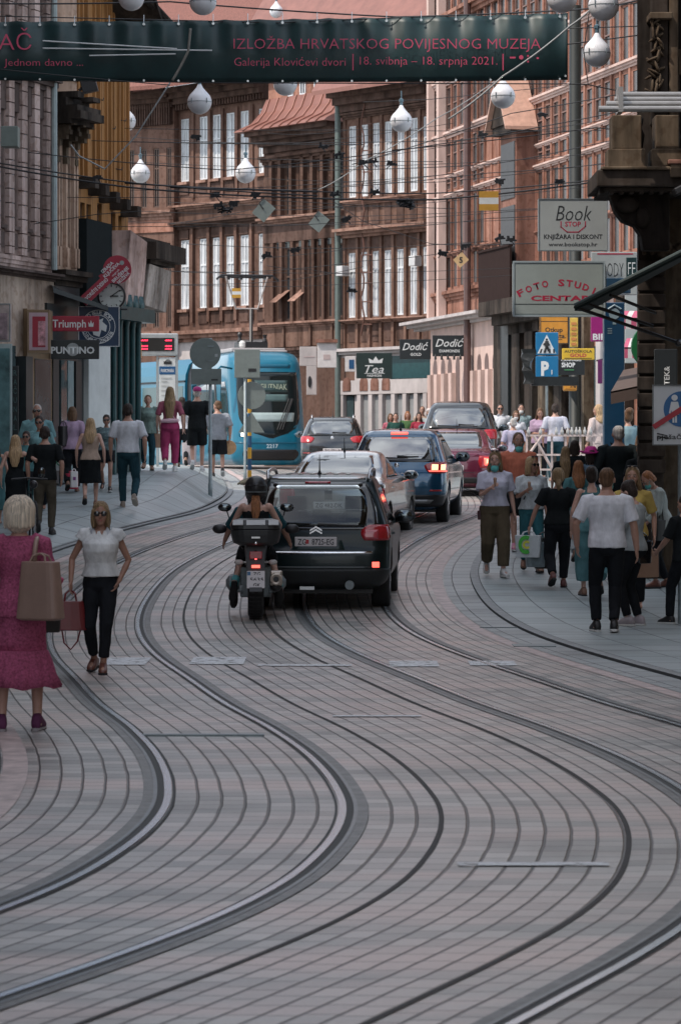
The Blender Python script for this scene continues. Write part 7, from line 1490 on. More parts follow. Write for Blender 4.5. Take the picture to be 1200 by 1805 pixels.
def stop():
    d = 76; g = V((X_(295, d), d, gz(X_(295, d), d))); t = T('tram_stop_display', 'tram stop frame with a red LED board and a white timetable panel at left', 'tram stop', g)
    FR = mat('pale_aluminium', (.42, .45, .46), .4, .6)
    B().box(X_(243, d), X_(314, d), d-.1, d+.15, Z_(627, d), Z_(588, d)).build('display_box', FR, t, bevel=.02); B().box(X_(249, d), X_(308, d), d-.112, d-.102, Z_(619, d), Z_(596, d)).build('display_screen', mat('display_black', (.02, .02, .02), .3), t)
    LED = mat('red_led', (1, .03, .08), .4, 0, 0, emit=2.5)
    for x in (249, 291):
        for k in range(4):
            b = B()
            for j in range(6): b.box(X_(x+1+j*2, d), X_(x+2.4+j*2, d), d-.118, d-.113, Z_(601.5+k*5, d)-.0, Z_(599.5+k*5-(j % 2)*.6, d))
            if k != 1: b.build('led_line', LED, t)
    for x in (278, 312): B().box(X_(x-2, d), X_(x+2, d), d-.05, d+.05, g.z, Z_(590 if x > 300 else 628, d)).build('frame_leg', FR, t)
    B().box(X_(281, d), X_(310, d), d-.06, d+.04, g.z+.1, Z_(630, d)).build('timetable_panel', mat('panel_white', (.48, .50, .50), .5), t, bevel=.01)
    B().box(X_(281.5, d), X_(309.5, d), d-.068, d-.061, Z_(660, d), Z_(646, d)).build('blue_band', mat('stop_blue', (.01, .07, .18), .4), t); tx(t, 'FRANKOPANSKA', 284, 307, 650, 656, d-.07, W_T, .01)
    b = B(); e = d-.07
    b.box(X_(289, e), X_(303, e), e-.004, e, Z_(642, e), Z_(637, e)); b.tube([P(292, 637, e), P(295, 634, e), P(300, 635, e)], .008, 5); b.build('tram_symbol', K_T, t)
    for k, y in enumerate((666, 672, 680, 688, 696)): B().box(X_(285, e), X_(285+(18, 10, 14, 9, 16)[k], e), e-.003, e, Z_(y+1, e), Z_(y, e)).build('text_line', mat('grey_print', (.25, .26, .26), .6), t)
stop()
def atm(x0, x1, y0, y1, d, lab):
    t = panel('bank_sign', lab, 'sign', x0, x1, y0, y1, d, mat('amber_lightbox', (.55, .24, .03), .4), .25, bevel=.03); w = x1-x0; tx(t, 'ATM', x0+w*.5, x1-w*.08, y1-9.5, y1-5, d, K_T, .02); B().box(X_(x0+w*.1, d), X_(x0+w*.35, d), d-.004, d, Z_(y0+9, d), Z_(y0+4, d)).build('bank_mark', mat('dark_amber', (.30, .13, .02), .5), t); B().box(X_(x0+w*.15, d), X_(x1-w*.1, d), d-.004, d, Z_(y1-2.5, d), Z_(y1-4, d)).build('small_print', MC['dark_amber'], t)
atm(222, 249, 603, 632, 66, 'amber cash machine box sign on the teal corner at left'); atm(992, 1016, 664, 689, 78, 'amber cash machine box sign under the black shop sign at right')
t = panel('shop_sign', 'crimson shop sign with white lettering and a crown on the left', 'sign', 89, 175, 557, 584, 61, mat('crimson_board', (.30, .008, .03), .4), .08); tx(t, 'Triumph', 93, 152, 563, 577, 61, W_T, .012)
def crown(t, x0, x1, y0, y1, d, m):
    pts = [(0, 0), (1, 0), (1.08, .72), (.72, .38), (.5, 1), (.28, .38), (-.08, .72)]; B().prism([(X_(x0+(x1-x0)*a, d), Z_(y1-(y1-y0)*b, d)) for a, b in pts], d-.006, d-.001).build('crown_emblem', m, t)
crown(t, 157, 165, 564, 576, 61, W_T)
t = panel('shop_sign', 'black shop sign with white lettering through a grey disc under the crimson sign', 'sign', 90, 175, 599, 633, 60.8, mat('black_board', (.012, .016, .018), .4), .08); B().lathe([(11.5/F*60.8, -.004), (11.5/F*60.8, 0)], (X_(129, 60.8), 60.794, Z_(616, 60.8)), 24, 'y').build('disc', mat('grey_disc', (.28, .30, .30), .5), t); tx(t, 'PUNTINO', 90.5, 167, 611, 623, 60.79, W_T, .03)
t = panel('shop_sign', 'square blue sign with a white ring emblem behind the crimson sign', 'sign', 139, 211, 540, 611, 62, mat('fan_blue', (.006, .03, .075), .4), .08, frame=W_T, fw=.012)
def ring_sign(t):
    d = 62; cx, cz = X_(174, d), Z_(576, d); r = 30/F*d; b = B()
    for rr in (r, r*.7):
        n = 40
        for i in range(n):
            a, e = 2*math.pi*i/n, 2*math.pi*(i+1)/n; b.add([V((cx+q*math.cos(p), d-.014, cz+q*math.sin(p))) for p, q in ((a, rr), (e, rr), (e, rr-.012), (a, rr-.012))], [(0, 1, 2, 3)])
    b.build('ring', W_T, t)
    def arc(s, r_, a0, a1, flip):
        n = len(s)
        for i, ch in enumerate(s):
            if ch == ' ': continue
            a = R(a0+(a1-a0)*i/(n-1)); text(ch, t, W_T, cx+r_*math.cos(a), cz+r_*math.sin(a), .072, d-.015, None, .02, a-math.pi/2 if not flip else a+math.pi/2)
    arc('BAD BLUE BOYS', r*.85, 150, 30, False); arc('DINAMO ZAGREB', r*.85, 205, 335, True)
    b = B(); pr = [(-.10, -.16), (.02, -.20), (.06, -.06), (.15, -.10), (.17, .02), (.08, .10), (.10, .17), (.0, .13), (-.12, .17), (-.09, .06), (-.17, .02), (-.12, -.06)]; b.prism([(cx+x, cz+z) for x, z in pr], d-.014, d-.008); b.build('white_emblem', W_T, t)
ring_sign(t); bracket(t, 190, 545, 225, 545, 62)
def clock():
    d = 63; c = P(197, 522, d); t = T('street_clock', 'round white clock with a black rim showing ten past two above the corner shop', 'clock', c); r = 25/F*d
    B().lathe([(r*.8, .16), (r, .14), (r, -.02), (r*.88, -.03), (r*.86, -.01)], (0, 0, 0), 32, 'y').build('case', BLACK, t, world=False); B().lathe([(r*.87, -.011), (r*.87, -.017)], (0, 0, 0), 32, 'y').build('face', mat('clock_face', (.52, .56, .53), .4), t, world=False)
    b = B()
    for k in range(12): a = math.pi/6*k; b.obox((r*.74*math.sin(a), -.02, r*.74*math.cos(a)), V((math.cos(a), 0, -math.sin(a)))*.008, (0, .003, 0), V((math.sin(a), 0, math.cos(a)))*.026)
    b.build('hour_marks', K_T, t, world=False)
    for n, a, ll, w_ in (('hour_hand', 90, .5, .013), ('minute_hand', 55, .76, .010)):
        a = R(a); B().obox((r*ll*.42*math.sin(a), -.026, r*ll*.42*math.cos(a)), V((math.cos(a), 0, -math.sin(a)))*w_, (0, .003, 0), V((math.sin(a), 0, math.cos(a)))*r*ll*.56).build(n, K_T, t, world=False)
clock()
def keysign():
    d = 62.5; c = P(191, 490, d); t = T('key_shaped_sign', 'crimson key-shaped locksmith sign tilted above the clock', 'sign', c); a = R(43); kk = d/F; KR = mat('key_crimson', (.30, .012, .035), .4)
    rot = lambda x, z: (x*math.cos(a)-z*math.sin(a), x*math.sin(a)+z*math.cos(a)); out = []
    for k in range(25): q = R(-155+310*k/24); out.append(rot((22+25*math.cos(q))*kk, 25*math.sin(q)*kk))
    out += [rot(-4*kk, 14*kk), rot(-10*kk, 14*kk), rot(-10*kk, 9*kk), rot(-62*kk, 9*kk), rot(-62*kk, -9*kk), rot(-4*kk, -9*kk)]
    B().prism(out, 0, .06).build('board', KR, t, world=False)
    def tt(s, u, v, h, wd, bold=.02):
        x, z = rot(u*kk, v*kk); q = text(s, None, W_T, x, z, h*kk, -.005, wd*kk, bold, a); q.parent = t
    tt('DVORIŠTE DESNO', -30, 0, 6.5, 56); tt('IZRADA', 12, 15, 6, 26); tt('KLJUČEVA', 14, 6.5, 6, 36); tt('BRUŠENJE', 20, -10, 6, 37); tt('NOŽEVA', 20, -18, 6, 27); tt('zagreb', 16, -2, 3.5, 17, 0)
    x, z = rot(36*kk, 3*kk); B().lathe([(4*kk, -.006), (4*kk, -.002)], (x, 0, z), 14, 'y').build('key_hole', mat('grey_disc', (.28, .30, .30)), t, world=False)
keysign()
t = panel('display_case', 'shop display box with a pink and crimson panel at the far left', 'display case', 49, 88, 546, 622, 59.5, mat('bronze_frame', (.22, .15, .09)), .3, frame=mat('bronze_frame', (.22, .15, .09)), fw=.03); B().box(X_(52, 59.5), X_(85, 59.5), 59.48, 59.495, Z_(617, 59.5), Z_(551, 59.5)).build('poster', mat('pink_poster', (.42, .30, .34), .4), t); B().box(X_(58, 59.5), X_(81, 59.5), 59.47, 59.478, Z_(612, 59.5), Z_(558, 59.5)).build('crimson_panel', mat('crimson_board', (.30, .008, .03)), t); B().box(X_(68, 59.5), X_(81, 59.5), 59.462, 59.468, Z_(609, 59.5), Z_(566, 59.5)).build('printed_figure', mat('rosy_print', (.45, .22, .25), .5, 0, .6, 14), t)
t = panel('display_case', 'glazed pale poster case cut by the left edge above the shop window', 'display case', -30, 19, 535, 602, 57.5, mat('pale_case', (.36, .30, .28), .4, 0, .4, 5), .2, frame=GREYM); B().box(X_(-20, 57.5), X_(14, 57.5), 57.48, 57.495, Z_(598, 57.5), Z_(552, 57.5)).build('poster', mat('muted_poster', (.22, .16, .18), .4, 0, .7, 6), t)
t = T('shop_window', 'large glazed shop window with pale frame at the left frame edge', 'shop window', (X_(0, 57), 57, gz(X_(0, 57), 57))); B().box(X_(-40, 57), X_(21, 57), 57, 57.12, t.location.z+.2, Z_(606, 57)).build('frame', mat('teal_grey_frame', (.30, .38, .38), .4), t); B().box(X_(-34, 57), X_(18, 57), 56.985, 56.995, t.location.z+.4, Z_(614, 57)).build('glass', mat('teal_window', (.10, .20, .21), .05, 0, .7, 1.3, 0, spec=.8), t)
t = panel('vertical_sign', 'narrow black vertical sign with pale letters beside the bronze shopfront', 'sign', 22, 33, 645, 780, 58.6, mat('black_board', (.012, .016, .018)), .06)
for i, ch in enumerate('RAČUNALA'): tx(t, ch, 24.5, 30.5, 652+i*16, 662+i*16, 58.6, mat('dim_teal_letters', (.06, .12, .12), .5))
fl = B().obox(P(158, 152, 58), (.14, 0, .03), (0, .12, 0), (-.03, 0, .11)).tube([P(140, 160, 58), P(150, 150, 58)], .03, 6); tag(fl.build('floodlight', BLACK, bevel=.01), 'black floodlight hanging under the banner before the timber wall', 'floodlight')
wb = B().box(X_(2, 55), X_(32, 55), 55, 55.4, Z_(258, 55), Z_(222, 55)); q = wb.build('wall_box', mat('grey_green_box', (.18, .22, .20), .5), None, bevel=.01); tag(q, 'grey-green metal box mounted among wires on the banded house', 'box')
# -- far centre shop signs
t = panel('shop_sign', 'dark fashion shop sign with a white crown and script lettering', 'sign', 628, 691, 622, 667, 100, mat('dark_green_board', (.008, .022, .020), .4), .08); tx(t, 'Tea', 643, 676, 643, 657, 100, W_T, .0, .3); crown(t, 651, 673, 628, 640, 100, W_T); tx(t, 'FASHION', 647, 672, 660, 664, 100, W_T, .02); B().box(X_(642, 100), X_(678, 100), 99.99, 99.996, Z_(658.6, 100), Z_(657.8, 100)).build('underline', W_T, t)
t = panel('shop_sign', 'black jeweller sign with script lettering, lower of the pair', 'sign', 704, 759, 598, 633, 98, mat('black_board', (.012, .016, .018)), .08); tx(t, 'Dodić', 709, 754, 604, 617, 98, W_T, .005, .35); tx(t, 'GOLD', 723, 742, 622, 627, 98, W_T, .02)
t = panel('shop_sign', 'black jeweller sign with script lettering, larger one mounted slightly higher', 'sign', 762, 823, 591, 628, 96, mat('black_board', (.012, .016, .018)), .08); tx(t, 'Dodić', 767, 817, 597, 611, 96, W_T, .005, .35); tx(t, 'DIAMONDS', 774, 810, 616, 621, 96, W_T, .02)
bx_ = B()
for i in range(5): bx_.lathe([(.04, 0), (.03, .12), (.01, .16)], P(767+i*11, 634, 95.9), 8)
tag(bx_.build('sign_lamps', BLACK), 'row of small spot lamps under the higher jeweller sign', 'sign lamps')
for x0, x1, y0, y1, lab, m in ((528, 558, 611, 645, 'pale lightbox with faint lettering beside the tram', GRYW), (559, 593, 604, 648, 'white box sign with a clay-tiled cap beside the tram', mat('white_lightbox', (.60, .57, .56), .5)), (540, 558, 645, 696, 'tall pale poster board with a dark figure next to the tram', GRYW), (608, 627, 628, 655, 'white board with a small blue mark left of the fashion sign', mat('white_lightbox', (.60, .57, .56)))):
    t = panel('shop_sign', lab, 'sign', x0, x1, y0, y1, 103, m, .12); w_ = x1-x0
    if 'blue' in lab: B().box(X_(x0+7, 103), X_(x1-3, 103), 102.99, 102.996, Z_(650, 103), Z_(634, 103)).build('blue_mark', mat('stop_blue', (.01, .07, .18)), t)
    elif 'figure' in lab: B().ell(P(546, 673, 102.98), (.06, .01, .2)).build('dark_figure', K_T, t)
    elif 'cap' in lab: B().box(X_(557, 103), X_(595, 103), 102.9, 103.3, Z_(604, 103), Z_(598, 103)).build('sign_cap', PKD, t); B().box(X_(570, 103), X_(582, 103), 102.99, 102.996, Z_(634, 103), Z_(625, 103)).build('faded_print', mat('faded_pink', (.45, .36, .35), .6), t)
    else: B().box(X_(x0+8, 103), X_(x1-4, 103), 102.99, 102.996, Z_(630, 103), Z_(628, 103)).build('faded_print', mat('faded_pink', (.45, .36, .35), .6), t)
# -- right signs
WSG = mat('pale_sign_board', (.28, .32, .305), .35, 0, .08, 2)
t = panel('shop_sign', 'white bookshop sign with brush lettering and a crimson bracket mark at upper right', 'sign', 948, 1070, 350, 442, 52, mat('white_sign_board', (.33, .355, .35), .4, 0, .08, 1.5), .16, frame=GREYM, fw=.012); d = 52
tx(t, 'Book', 979, 1042, 361, 389, d, K_T, -.008, .25); tx(t, 'STOP', 995, 1023, 390.5, 399, d, R_T, .02); tx(t, 'KNJIŽARA I DISKONT', 958, 1061, 413, 421, d, K_T, .02); tx(t, 'www.bookstop.hr', 966, 1052, 427, 434, d, K_T, .015)
b = B(); pp = [(988, 391), (988, 400), (999, 409), (1019, 409), (1031, 399), (1031, 391)]
for i in range(5):
    (xa, ya), (xb, yb_) = pp[i], pp[i+1]; p, q = P(xa, ya, d-.003), P(xb, yb_, d-.003); dv = (q-p).normalized(); nn = V((-dv.z, 0, dv.x))*.009; b.add([p+nn-dv*.01, q+nn+dv*.01, q-nn+dv*.01, p-nn-dv*.01], [(0, 1, 2, 3)])
b.build('bracket_mark', R_T, t)
t = panel('shop_sign', 'wide pale photo studio sign with arched crimson block letters', 'sign', 903, 1066, 460, 558, 55, WSG, .2, frame=mat('sign_edge', (.30, .36, .38), .4), fw=.03, bevel=.05); d = 55
s_ = 'FOTO STUDIO'
for i, ch in enumerate(s_):
    if ch == ' ': continue
    q = (i-4.75)/5.0; x = 985+q*72; y = 497+20*q*q+1; text(ch, t, R_T, X_(x, d), Z_(y, d), .115, d-.003, .03 if ch == 'I' else .112, .03, -R(30)*q)
tx(t, 'CENTAR S', 935, 1060, 521, 530, d, R_T, .035); B().box(X_(905, d), X_(1064, d), d-.004, d-.001, Z_(536.5, d), Z_(535.5, d)).build('seam', BLACK, t)
for i in range(0): B().tube([P(920+i*8+70*k/8, 520-22*math.sin(math.pi*k/8)-i*9, d-.003) for k in range(9)], .006, 5).build('faint_swirl', mat('swirl_grey', (.48, .52, .50), .4), t)
bracket(t, 1066, 470, 1066, 545, 55, .02)
t = panel('shop_sign', 'white beauty shop sign partly hidden behind the photo studio sign', 'sign', 1042, 1122, 444, 520, 59, mat('white_sign_board', (.46, .49, .48)), .12); d = 59; tx(t, 'BODY', 1062, 1098, 462, 488, d, K_T, -.015); B().box(X_(1103, d), X_(1121, d), d-.006, d, Z_(494, d), Z_(454, d)).build('dark_panel', BT, t); tx(t, 'FE', 1106, 1119, 461, 484, d-.006, W_T, -.01); B().box(X_(1052, d), X_(1115, d), d-.005, d, Z_(448.5, d), Z_(446.5, d)).build('red_rule', R_T, t)
t = panel('shop_sign', 'small dark blue sign with white print below the beauty shop sign', 'sign', 1068, 1111, 490, 517, 58.5, mat('navy_board', (.01, .04, .075), .4), .1); tx(t, '24 h', 1096, 1108, 503, 511, 58.5, W_T, .02)
t = panel('shop_sign', 'amber gold-buying sign above the pedestrian crossing sign', 'sign', 951, 1001, 556, 606, 80, mat('amber_lightbox', (.55, .24, .03)), .15, frame=mat('dark_edge', (.03, .025, .02), .5), fw=.02); tx(t, 'Otkup', 960, 991, 577, 585, 80, K_T, .02); tx(t, 'zlata.', 970, 997, 588, 596, 80, K_T, .02); B().box(X_(978, 80), X_(990, 80), 79.996, 79.999, Z_(599, 80), Z_(598, 80)).build('small_print', K_T, t); B().box(X_(951, 80), X_(1001, 80), 79.996, 79.999, Z_(567, 80), Z_(566, 80)).build('seam', K_T, t)
t = panel('vertical_sign', 'tall yellow strip sign right of the amber gold-buying sign', 'sign', 1004, 1018, 560, 612, 80, mat('yellow_lightbox', (.60, .42, .08), .4), .12)
for k in range(5): B().box(X_(1006, 80), X_(1015, 80), 79.985, 79.993, Z_(573+k*9, 80), Z_(568+k*9, 80)).build('print', mat('orange_print', (.5, .2, .06), .5), t)
t = panel('shop_sign', 'yellow driving school sign with red lettering beside the blue parking sign', 'sign', 990, 1047, 614, 634, 76, mat('yellow_board', (.55, .36, .03), .4), .08); d = 76; tx(t, 'AUTOŠKOLA', 994, 1043, 617, 621.5, d, K_T, .02); tx(t, 'GOLD', 1004, 1033, 623, 629, d, R_T, .03); B().box(X_(994, d), X_(1042, d), d-.004, d, Z_(632, d), Z_(631, d)).build('small_print', K_T, t)
t = panel('shop_sign', 'black shop sign with stencil lettering under the yellow driving school sign', 'sign', 983, 1030, 633, 661, 79, mat('black_board', (.012, .016, .018)), .1); tx(t, 'SHOP', 989, 1013, 639, 647, 79, W_T, .04); tx(t, 'CANNABIS', 988, 1024, 633.5, 636.5, 79, W_T, .02); B().box(X_(994, 79), X_(1011, 79), 78.985, 792, Z_(653, 79), Z_(651, 79)).build('small_print', mat('green_print', (.05, .20, .08), .5), t)
t = panel('shop_sign', 'magenta shop sign with white block letters left of the blue totem', 'sign', 1041, 1075, 558, 602, 70, mat('magenta_board', (.26, .008, .13), .4), .12); tx(t, 'BIPA', 1044, 1079, 588, 599, 70, W_T, .03)
t = panel('vertical_sign', 'narrow purple strip beside the magenta sign', 'sign', 1053, 1061, 634, 676, 74, mat('purple_board', (.10, .01, .08), .4), .08); bracket(t, 1050, 636, 1066, 632, 74)
def totem():
    d = 57; g = V((X_(1082, d), d, gz(X_(1082, d), d))); t = T('information_totem', 'tall blue information totem with a white roof symbol at its top on the right pavement', 'totem', g)
    B().box(X_(1064, d), X_(1100, d), d, d+.35, g.z, Z_(533, d)).build('column', mat('totem_blue', (.006, .045, .10), .35, 0, .12, 2, coat=.3), t, bevel=.02); m = mat('dim_white_print', (.22, .30, .34), .5)
    b = B(); b.tube([P(1071, 545, d-.006), P(1082, 538, d-.006), P(1094, 545, d-.006)], .02, 4); b.lathe([(.10, -.003), (.10, .003)], P(1082, 553, d-.006), 16, 'y'); b.box(X_(1079, d), X_(1085, d), d-.008, d-.002, Z_(572, d), Z_(557, d)); b.build('roof_symbol', m, t)
    for i in range(3): B().box(X_(1070, d), X_(1078, d), d-.006, d-.001, Z_(580+i*4, d), Z_(578.5+i*4, d)).build('small_print', m, t)
totem()
def green_sign():
    d = 50; c = P(1152, 611, d); t = T('round_sign', 'round green beer sign with white lettering partly behind the stone pillar', 'sign', c); r = 40/F*d; B().lathe([(r, -.06), (r+.01, 0), (r, .06)], (0, 0, 0), 36, 'y').build('board', mat('beer_green', (.01, .14, .045), .4), t, world=False)
    B().lathe([(r*.55, -.066), (r*.55, -.061)], (.1, 0, -.02), 30, 'y').build('white_disc', W_T, t, world=False)
    q = text('H', None, W_T, -.19, .06, .13, -.068, .09, .03, R(8)); q.parent = t; q = text('ned', None, W_T, -.10, .25, .07, -.068, .16, .02, R(30)); q.parent = t; q = text('I', None, W_T, -.14, -.20, .10, -.068, .04, .03); q.parent = t
green_sign()
def awn(name, lab, pts, d0, d1, m, stripes=None):
    a, b_, c, e = [P(x, y, dd) for (x, y), dd in zip(pts, (d0, d0, d1, d1))]; t = T(name, lab, 'awning', (a+c)/2); n = 8
    for i in range(n):
        f0, f1 = i/n, (i+1)/n; q = [a.lerp(b_, f0), a.lerp(b_, f1), e.lerp(c, f1), e.lerp(c, f0)]; mm_ = m if not stripes or i % 2 == 0 else stripes; bb = B(); bb.add(q+[p-V((0, 0, .03)) for p in q], [(0,1,2,3), (4,5,6,7), (0,1,5,4), (1,2,6,5), (2,3,7,6), (3,0,4,7)]); bb.build('awning_strip', mm_, t)
        v = [e.lerp(c, f0), e.lerp(c, f1)]; bb = B(); bb.add([v[0], v[1], v[1]-V((0, 0, .22)), v[0]-V((0, 0, .22))]+[p+V((0, .015, 0)) for p in (v[0], v[1], v[1]-V((0, 0, .22)), v[0]-V((0, 0, .22)))], [(0,1,2,3), (4,5,6,7), (0,1,5,4), (1,2,6,5), (2,3,7,6), (3,0,4,7)]); bb.build('valance', mm_, t)
awn('awning', 'pink and white striped awning right of the blue totem', [(1100, 548), (1170, 548), (1170, 560), (1092, 560)], 62, 60.5, mat('awning_pink', (.45, .08, .15), .7), mat('awning_white', (.55, .53, .52), .7)); awn('awning', 'pink striped parasol edge low behind the green beer sign', [(1104, 596), (1160, 596), (1160, 612), (1098, 612)], 64, 62.5, mat('awning_pink', (.45, .08, .15)), mat('awning_white', (.55, .53, .52)))
awn('awning', 'dark brown shop awning projecting below the green beer sign', [(1098, 652), (1165, 640), (1165, 672), (1076, 690)], 57, 54, mat('brown_awning', (.10, .07, .06), .8))
t = panel('light_panel', 'pale lit shop panel with red print behind the green beer sign', 'sign', 1101, 1152, 512, 640, 68, mat('white_sign_board', (.46, .49, .48)), .1); B().box(X_(1137, 68), X_(1150, 68), 67.98, 67.99, Z_(541, 68), Z_(537, 68)).build('red_print', R_T, t)
def umbrella_frame():
    d = 40; t = T('folding_awning', 'dark green folding awning edge with black arms reaching in from the right', 'awning', P(1200, 500, d)); G = mat('awning_green', (.012, .020, .019), .8, spec=.2)
    a, b_, c, e = P(1012, 538, d-1.2), P(1230, 428, d-1.2), P(1230, 436, d+.6), P(1035, 540, d+.6); bb = B(); q = [a, b_, c, e]; bb.add(q+[p-V((0, 0, .07)) for p in q], [(0,1,2,3), (4,5,6,7), (0,1,5,4), (1,2,6,5), (2,3,7,6), (3,0,4,7)]); bb.build('canopy_edge', G, t)
    for p, q in (((1012, 541), (1195, 604)), ((1035, 536), (1150, 575)), ((1075, 520), (1155, 552)), ((1195, 604), (1225, 590))): B().tube([P(*p, d-1.1), P(*q, d-.4)], .022, 6).build('arm', BLACK, t)
    B().tube([P(1012, 539, d-1.22), P(1232, 428, d-1.22)], .03, 8).build('front_bar', mat('awning_bar', (.03, .045, .042), .6, spec=.3), t); B().ell(P(1195, 604, d-.4), (.05, .05, .05)).build('hinge', BLACK, t)
umbrella_frame()
t = panel('vertical_sign', 'black vertical sign with rotated white letters on the stone pillar', 'sign', 1153, 1193, 615, 725, 43, mat('black_board', (.012, .016, .018)), .1); d = 43
text('TEK&', t, W_T, X_(1174, d), Z_(662, d), .075, d-.006, .26, .015, math.pi/2)
def ped():
    d = 78; g = V((X_(963, d), d, gz(X_(963, d), d))); t = T('crossing_sign_post', 'post with blue pedestrian crossing and parking signs at right centre', 'sign', g); SB = mat('sign_blue', (.008, .14, .30), .35, 0, .05)
    B().tube([(0, 0, 0), (0, 0, Z_(590, d)-g.z)], .035, 10).build('post', POLEM, t, world=False); k = d/F
    for y0, y1, n in ((586, 627, 'crossing_panel'), (628, 672, 'parking_panel')): B().box(X_(943, d), X_(983, d), d-.09, d-.05, Z_(y1-.5, d), Z_(y0, d)).build(n, SB, t, bevel=.02)
    e = d-.095; B().prism([(X_(946.5, e), Z_(623, e)), (X_(979.5, e), Z_(623, e)), (X_(963, e), Z_(590, e))], e, e+.004).build('white_triangle', W_T, t); e -= .005; b = B()
    b.lathe([(2*k, -.002), (2*k, .002)], (X_(963, e), e, Z_(598.5, e)), 10, 'y')
    for a, c, w_ in (((963, 601), (963, 611), .05), ((963, 602), (957.5, 608), .022), ((963, 602), (968, 609), .022), ((963, 610), (958.5, 621), .028), ((963, 610), (968.5, 621), .028)): b.tube([P(*a, e), P(*c, e)], w_, 6)
    for i in range(4): x = 950+i*8; b.prism([(X_(x, e), Z_(622, e)), (X_(x+3.5, e), Z_(622, e)), (X_(x+4+(963-x)*.12, e), Z_(615, e)), (X_(x+1.5+(963-x)*.12, e), Z_(615, e))], e, e+.004)
    b.build('walking_figure', K_T, t); tx(t, 'P', 953, 967, 637, 661, d-.093, W_T, .05)
    b = B(); b.tube([P(972, 660, e), P(972, 652, e)], .012, 5); b.build('arrow_mark', W_T, t); B().box(X_(955, e), X_(974, e), e, e+.004, Z_(667, e), Z_(665.5, e)).build('small_print', mat('dim_white_print', (.22, .30, .34)), t)
ped()
def zone():
    d = 36; t = panel('zone_sign', 'white end of pedestrian zone sign with a red diagonal bar at the right edge', 'sign', 1149, 1251, 678, 785, d, mat('white_road_sign', (.52, .54, .55), .4, 0, .04), .03, frame=mat('sign_rim', (.12, .13, .13), .4), fw=.012, bevel=.03); e = d-.005
    B().lathe([(.205, -.002), (.205, .002)], (X_(1200, e), e, Z_(721, e)), 36, 'y').build('blue_disc', mat('zone_blue', (.01, .10, .26), .4), t); e -= .006; b = B(); k = e/F
    b.lathe([(5.5*k, -.002), (5.5*k, .002)], (X_(1188, e), e, Z_(701, e)), 14, 'y')
    b.prism([(X_(x, e), Z_(y, e)) for x, y in ((1182, 708), (1194, 708), (1199, 728), (1196, 729), (1194, 722), (1194, 729), (1197, 731), (1192, 731), (1192, 745), (1189, 745), (1189, 732), (1187.5, 732), (1187.5, 745), (1184.5, 745), (1184, 731), (1182, 722), (1181, 729), (1178, 728))], e, e+.003)
    b.lathe([(4*k, -.002), (4*k, .002)], (X_(1210, e), e, Z_(712, e)), 12, 'y'); b.box(X_(1206, e), X_(1214, e), e, e+.003, Z_(745, e), Z_(718, e)); b.build('white_figures', W_T, t); e -= .006
    p, q = P(1151, 753, e), P(1251, 688, e); dv = (q-p).normalized(); n = V((-dv.z, 0, dv.x))*.03; B().add([p+n, q+n, q-n, p-n]+[v+V((0, .003, 0)) for v in (p+n, q+n, q-n, p-n)], [(0,1,2,3), (4,5,6,7), (0,1,5,4), (1,2,6,5), (2,3,7,6), (3,0,4,7)]).build('red_bar', mat('sign_red', (.34, .015, .03), .4), t)
    tx(t, 'pješačka', 1157, 1216, 765, 774, e, K_T, .015); b = B(); b.tube([P(1157, 764, e-.004), P(1176, 768, e-.004), P(1158, 770, e-.004), P(1178, 772, e-.004)], .008, 4); b.build('scratched_out_mark', K_T, t)
    pd = d+.06; x = X_(1200, pd); g = gz(x, pd); B().tube([(x, pd+.03, g), (x, pd+.03, Z_(680, pd))], .038, 12).build('post', POLEM, t)
zone()
def flagcloth():
    d = 77; t = T('covered_sign', 'black plastic sheeting tied over a shopfront sign behind the crossing signs', 'covered sign', P(925, 675, d)); b = B(); rows = []
    for k in range(9):
        q = k/8; rows.append([P(918+6*q+3*math.sin(k*2.1), 615+62*q, d-.1), P(944-8*math.sin(q*3)+4*math.sin(k*1.3), 615+62*q, d-.2), P(944-8*math.sin(q*3), 615+62*q, d+.1), P(918+6*q, 615+62*q, d+.1)])
    b.loft(rows); b.build('sheeting', mat('black_sheeting', (.012, .015, .016), .3, 0, .3, 8, .5), t); B().box(X_(935, d), X_(1018, d), d-.1, d+.05, Z_(680, d), Z_(664, d)).build('sheeting_band', MC['black_sheeting'], t)
flagcloth()
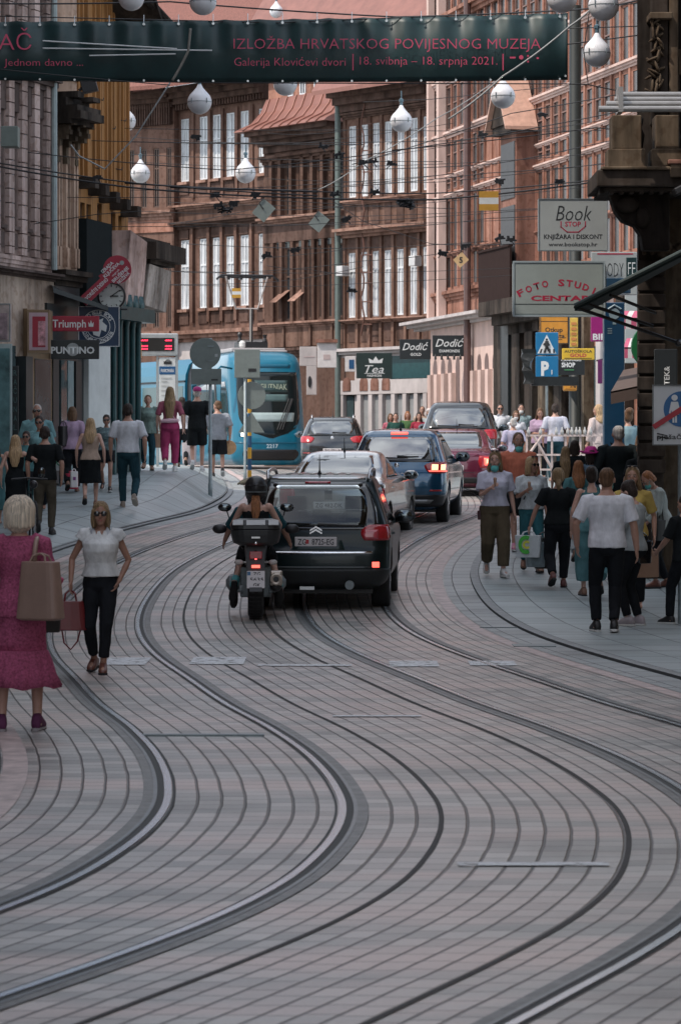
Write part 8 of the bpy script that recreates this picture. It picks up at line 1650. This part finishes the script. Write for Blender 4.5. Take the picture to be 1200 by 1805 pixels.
# barrier of pale timber with bottles along its top
def barrier():
    d = 68; t = T('barrier', 'pale timber barrier with crossed rails in front of the far shoppers', 'barrier', (X_(990, d), d, gz(X_(990, d), d))); g = t.location.z; WD = mat('pale_timber', (.50, .42, .40), .7, 0, .25, 10); h0, h1, hm = Z_(764, d), Z_(770, d), Z_(800, d)
    for x in (928, 950, 972, 996, 1022, 1046, 1060): B().box(X_(x-1.8, d), X_(x+1.8, d), d-.03, d+.03, g, h0).build('post', WD, t)
    for y in (766, 800, 826): B().box(X_(926, d), X_(1062, d), d-.075, d-.035, Z_(y+3.4, d), Z_(y, d)).build('rail', WD, t)
    for x0, y0, x1, y1 in ((932, 800, 955, 768), (940, 768, 972, 826)): B().tube([P(x0, y0, d-.09), P(x1, y1, d-.09)], .03, 4).build('brace', WD, t)
    for i, x in enumerate((931, 952, 980, 990, 1000, 1007, 1015, 1021, 1030, 1040)):
        q = B().lathe([(.035, 0), (.038, .08), (.016, .12), (.014, .16), (.01, .165)], P(x, 766, d-.055), 10).build('glass_bottle', mat('clear_bottle', (.45, .45, .44), .1, 0, .1), smooth=True); tag(q, 'small pale bottle standing on the top rail of the timber barrier', 'bottle', 'bottles along the barrier')
barrier()
# parked bicycle half hidden behind the woman in the raspberry dress
def bike():
    g = ground_at(56, 958); t = T('bicycle', 'dark bicycle with a shiny bell mirror half hidden behind the woman in the raspberry dress', 'bicycle', g, None, R(12)); L = lambda b, n, m, p=None: b.build(n, m, p or t, world=False)
    for y in (-.52, .52):
        b = B(); n = 30; pts = [(0, y+.33*math.cos(2*math.pi*i/n), .34+.33*math.sin(2*math.pi*i/n)) for i in range(n+1)]; b.tube(pts, .018, 6); w_ = L(b, 'wheel', RUBBER); b = B()
        for i in range(14): a = 2*math.pi*i/14; b.tube([(0, y, .34), (0, y+.32*math.cos(a), .34+.32*math.sin(a))], .0025, 4)
        L(b, 'spokes', STEEL, w_)
    b = B(); 
    for p, q in (((-.52, .34), (-.15, .8)), ((-.52, .34), (-.1, .3)), ((-.1, .3), (-.2, .9)), ((-.1, .3), (.38, .72)), ((-.17, .8), (.36, .82)), ((.52, .34), (.36, .9)), ((.36, .9), (.34, 1.02))): b.tube([(0, *p), (0, *q)], .017, 8)
    L(b, 'frame', mat('teal_frame', (.01, .06, .065), .3)); L(B().caps([(-.28, .3, 1.02), (-.02, .36, 1.04), (.28, .3, 1.02)], .014), 'handlebar', BLACK); L(B().caps([(0, -.3, .94), (0, -.1, .95)], [.07, .035]), 'saddle', BLACK); L(B().ell((.2, .36, 1.12), (.06, .03, .09)), 'mirror', mat('mirror_glass', (.12, .14, .15)))
    L(B().box(-.09, .09, -.02, .02, .27, .30), 'pedals', BLACK)
bike()
bake()
for o in list(bpy.data.objects):
    for k in ('label',):
        if k in o and len(o[k].split()) > 16: print('LONG', o[k])
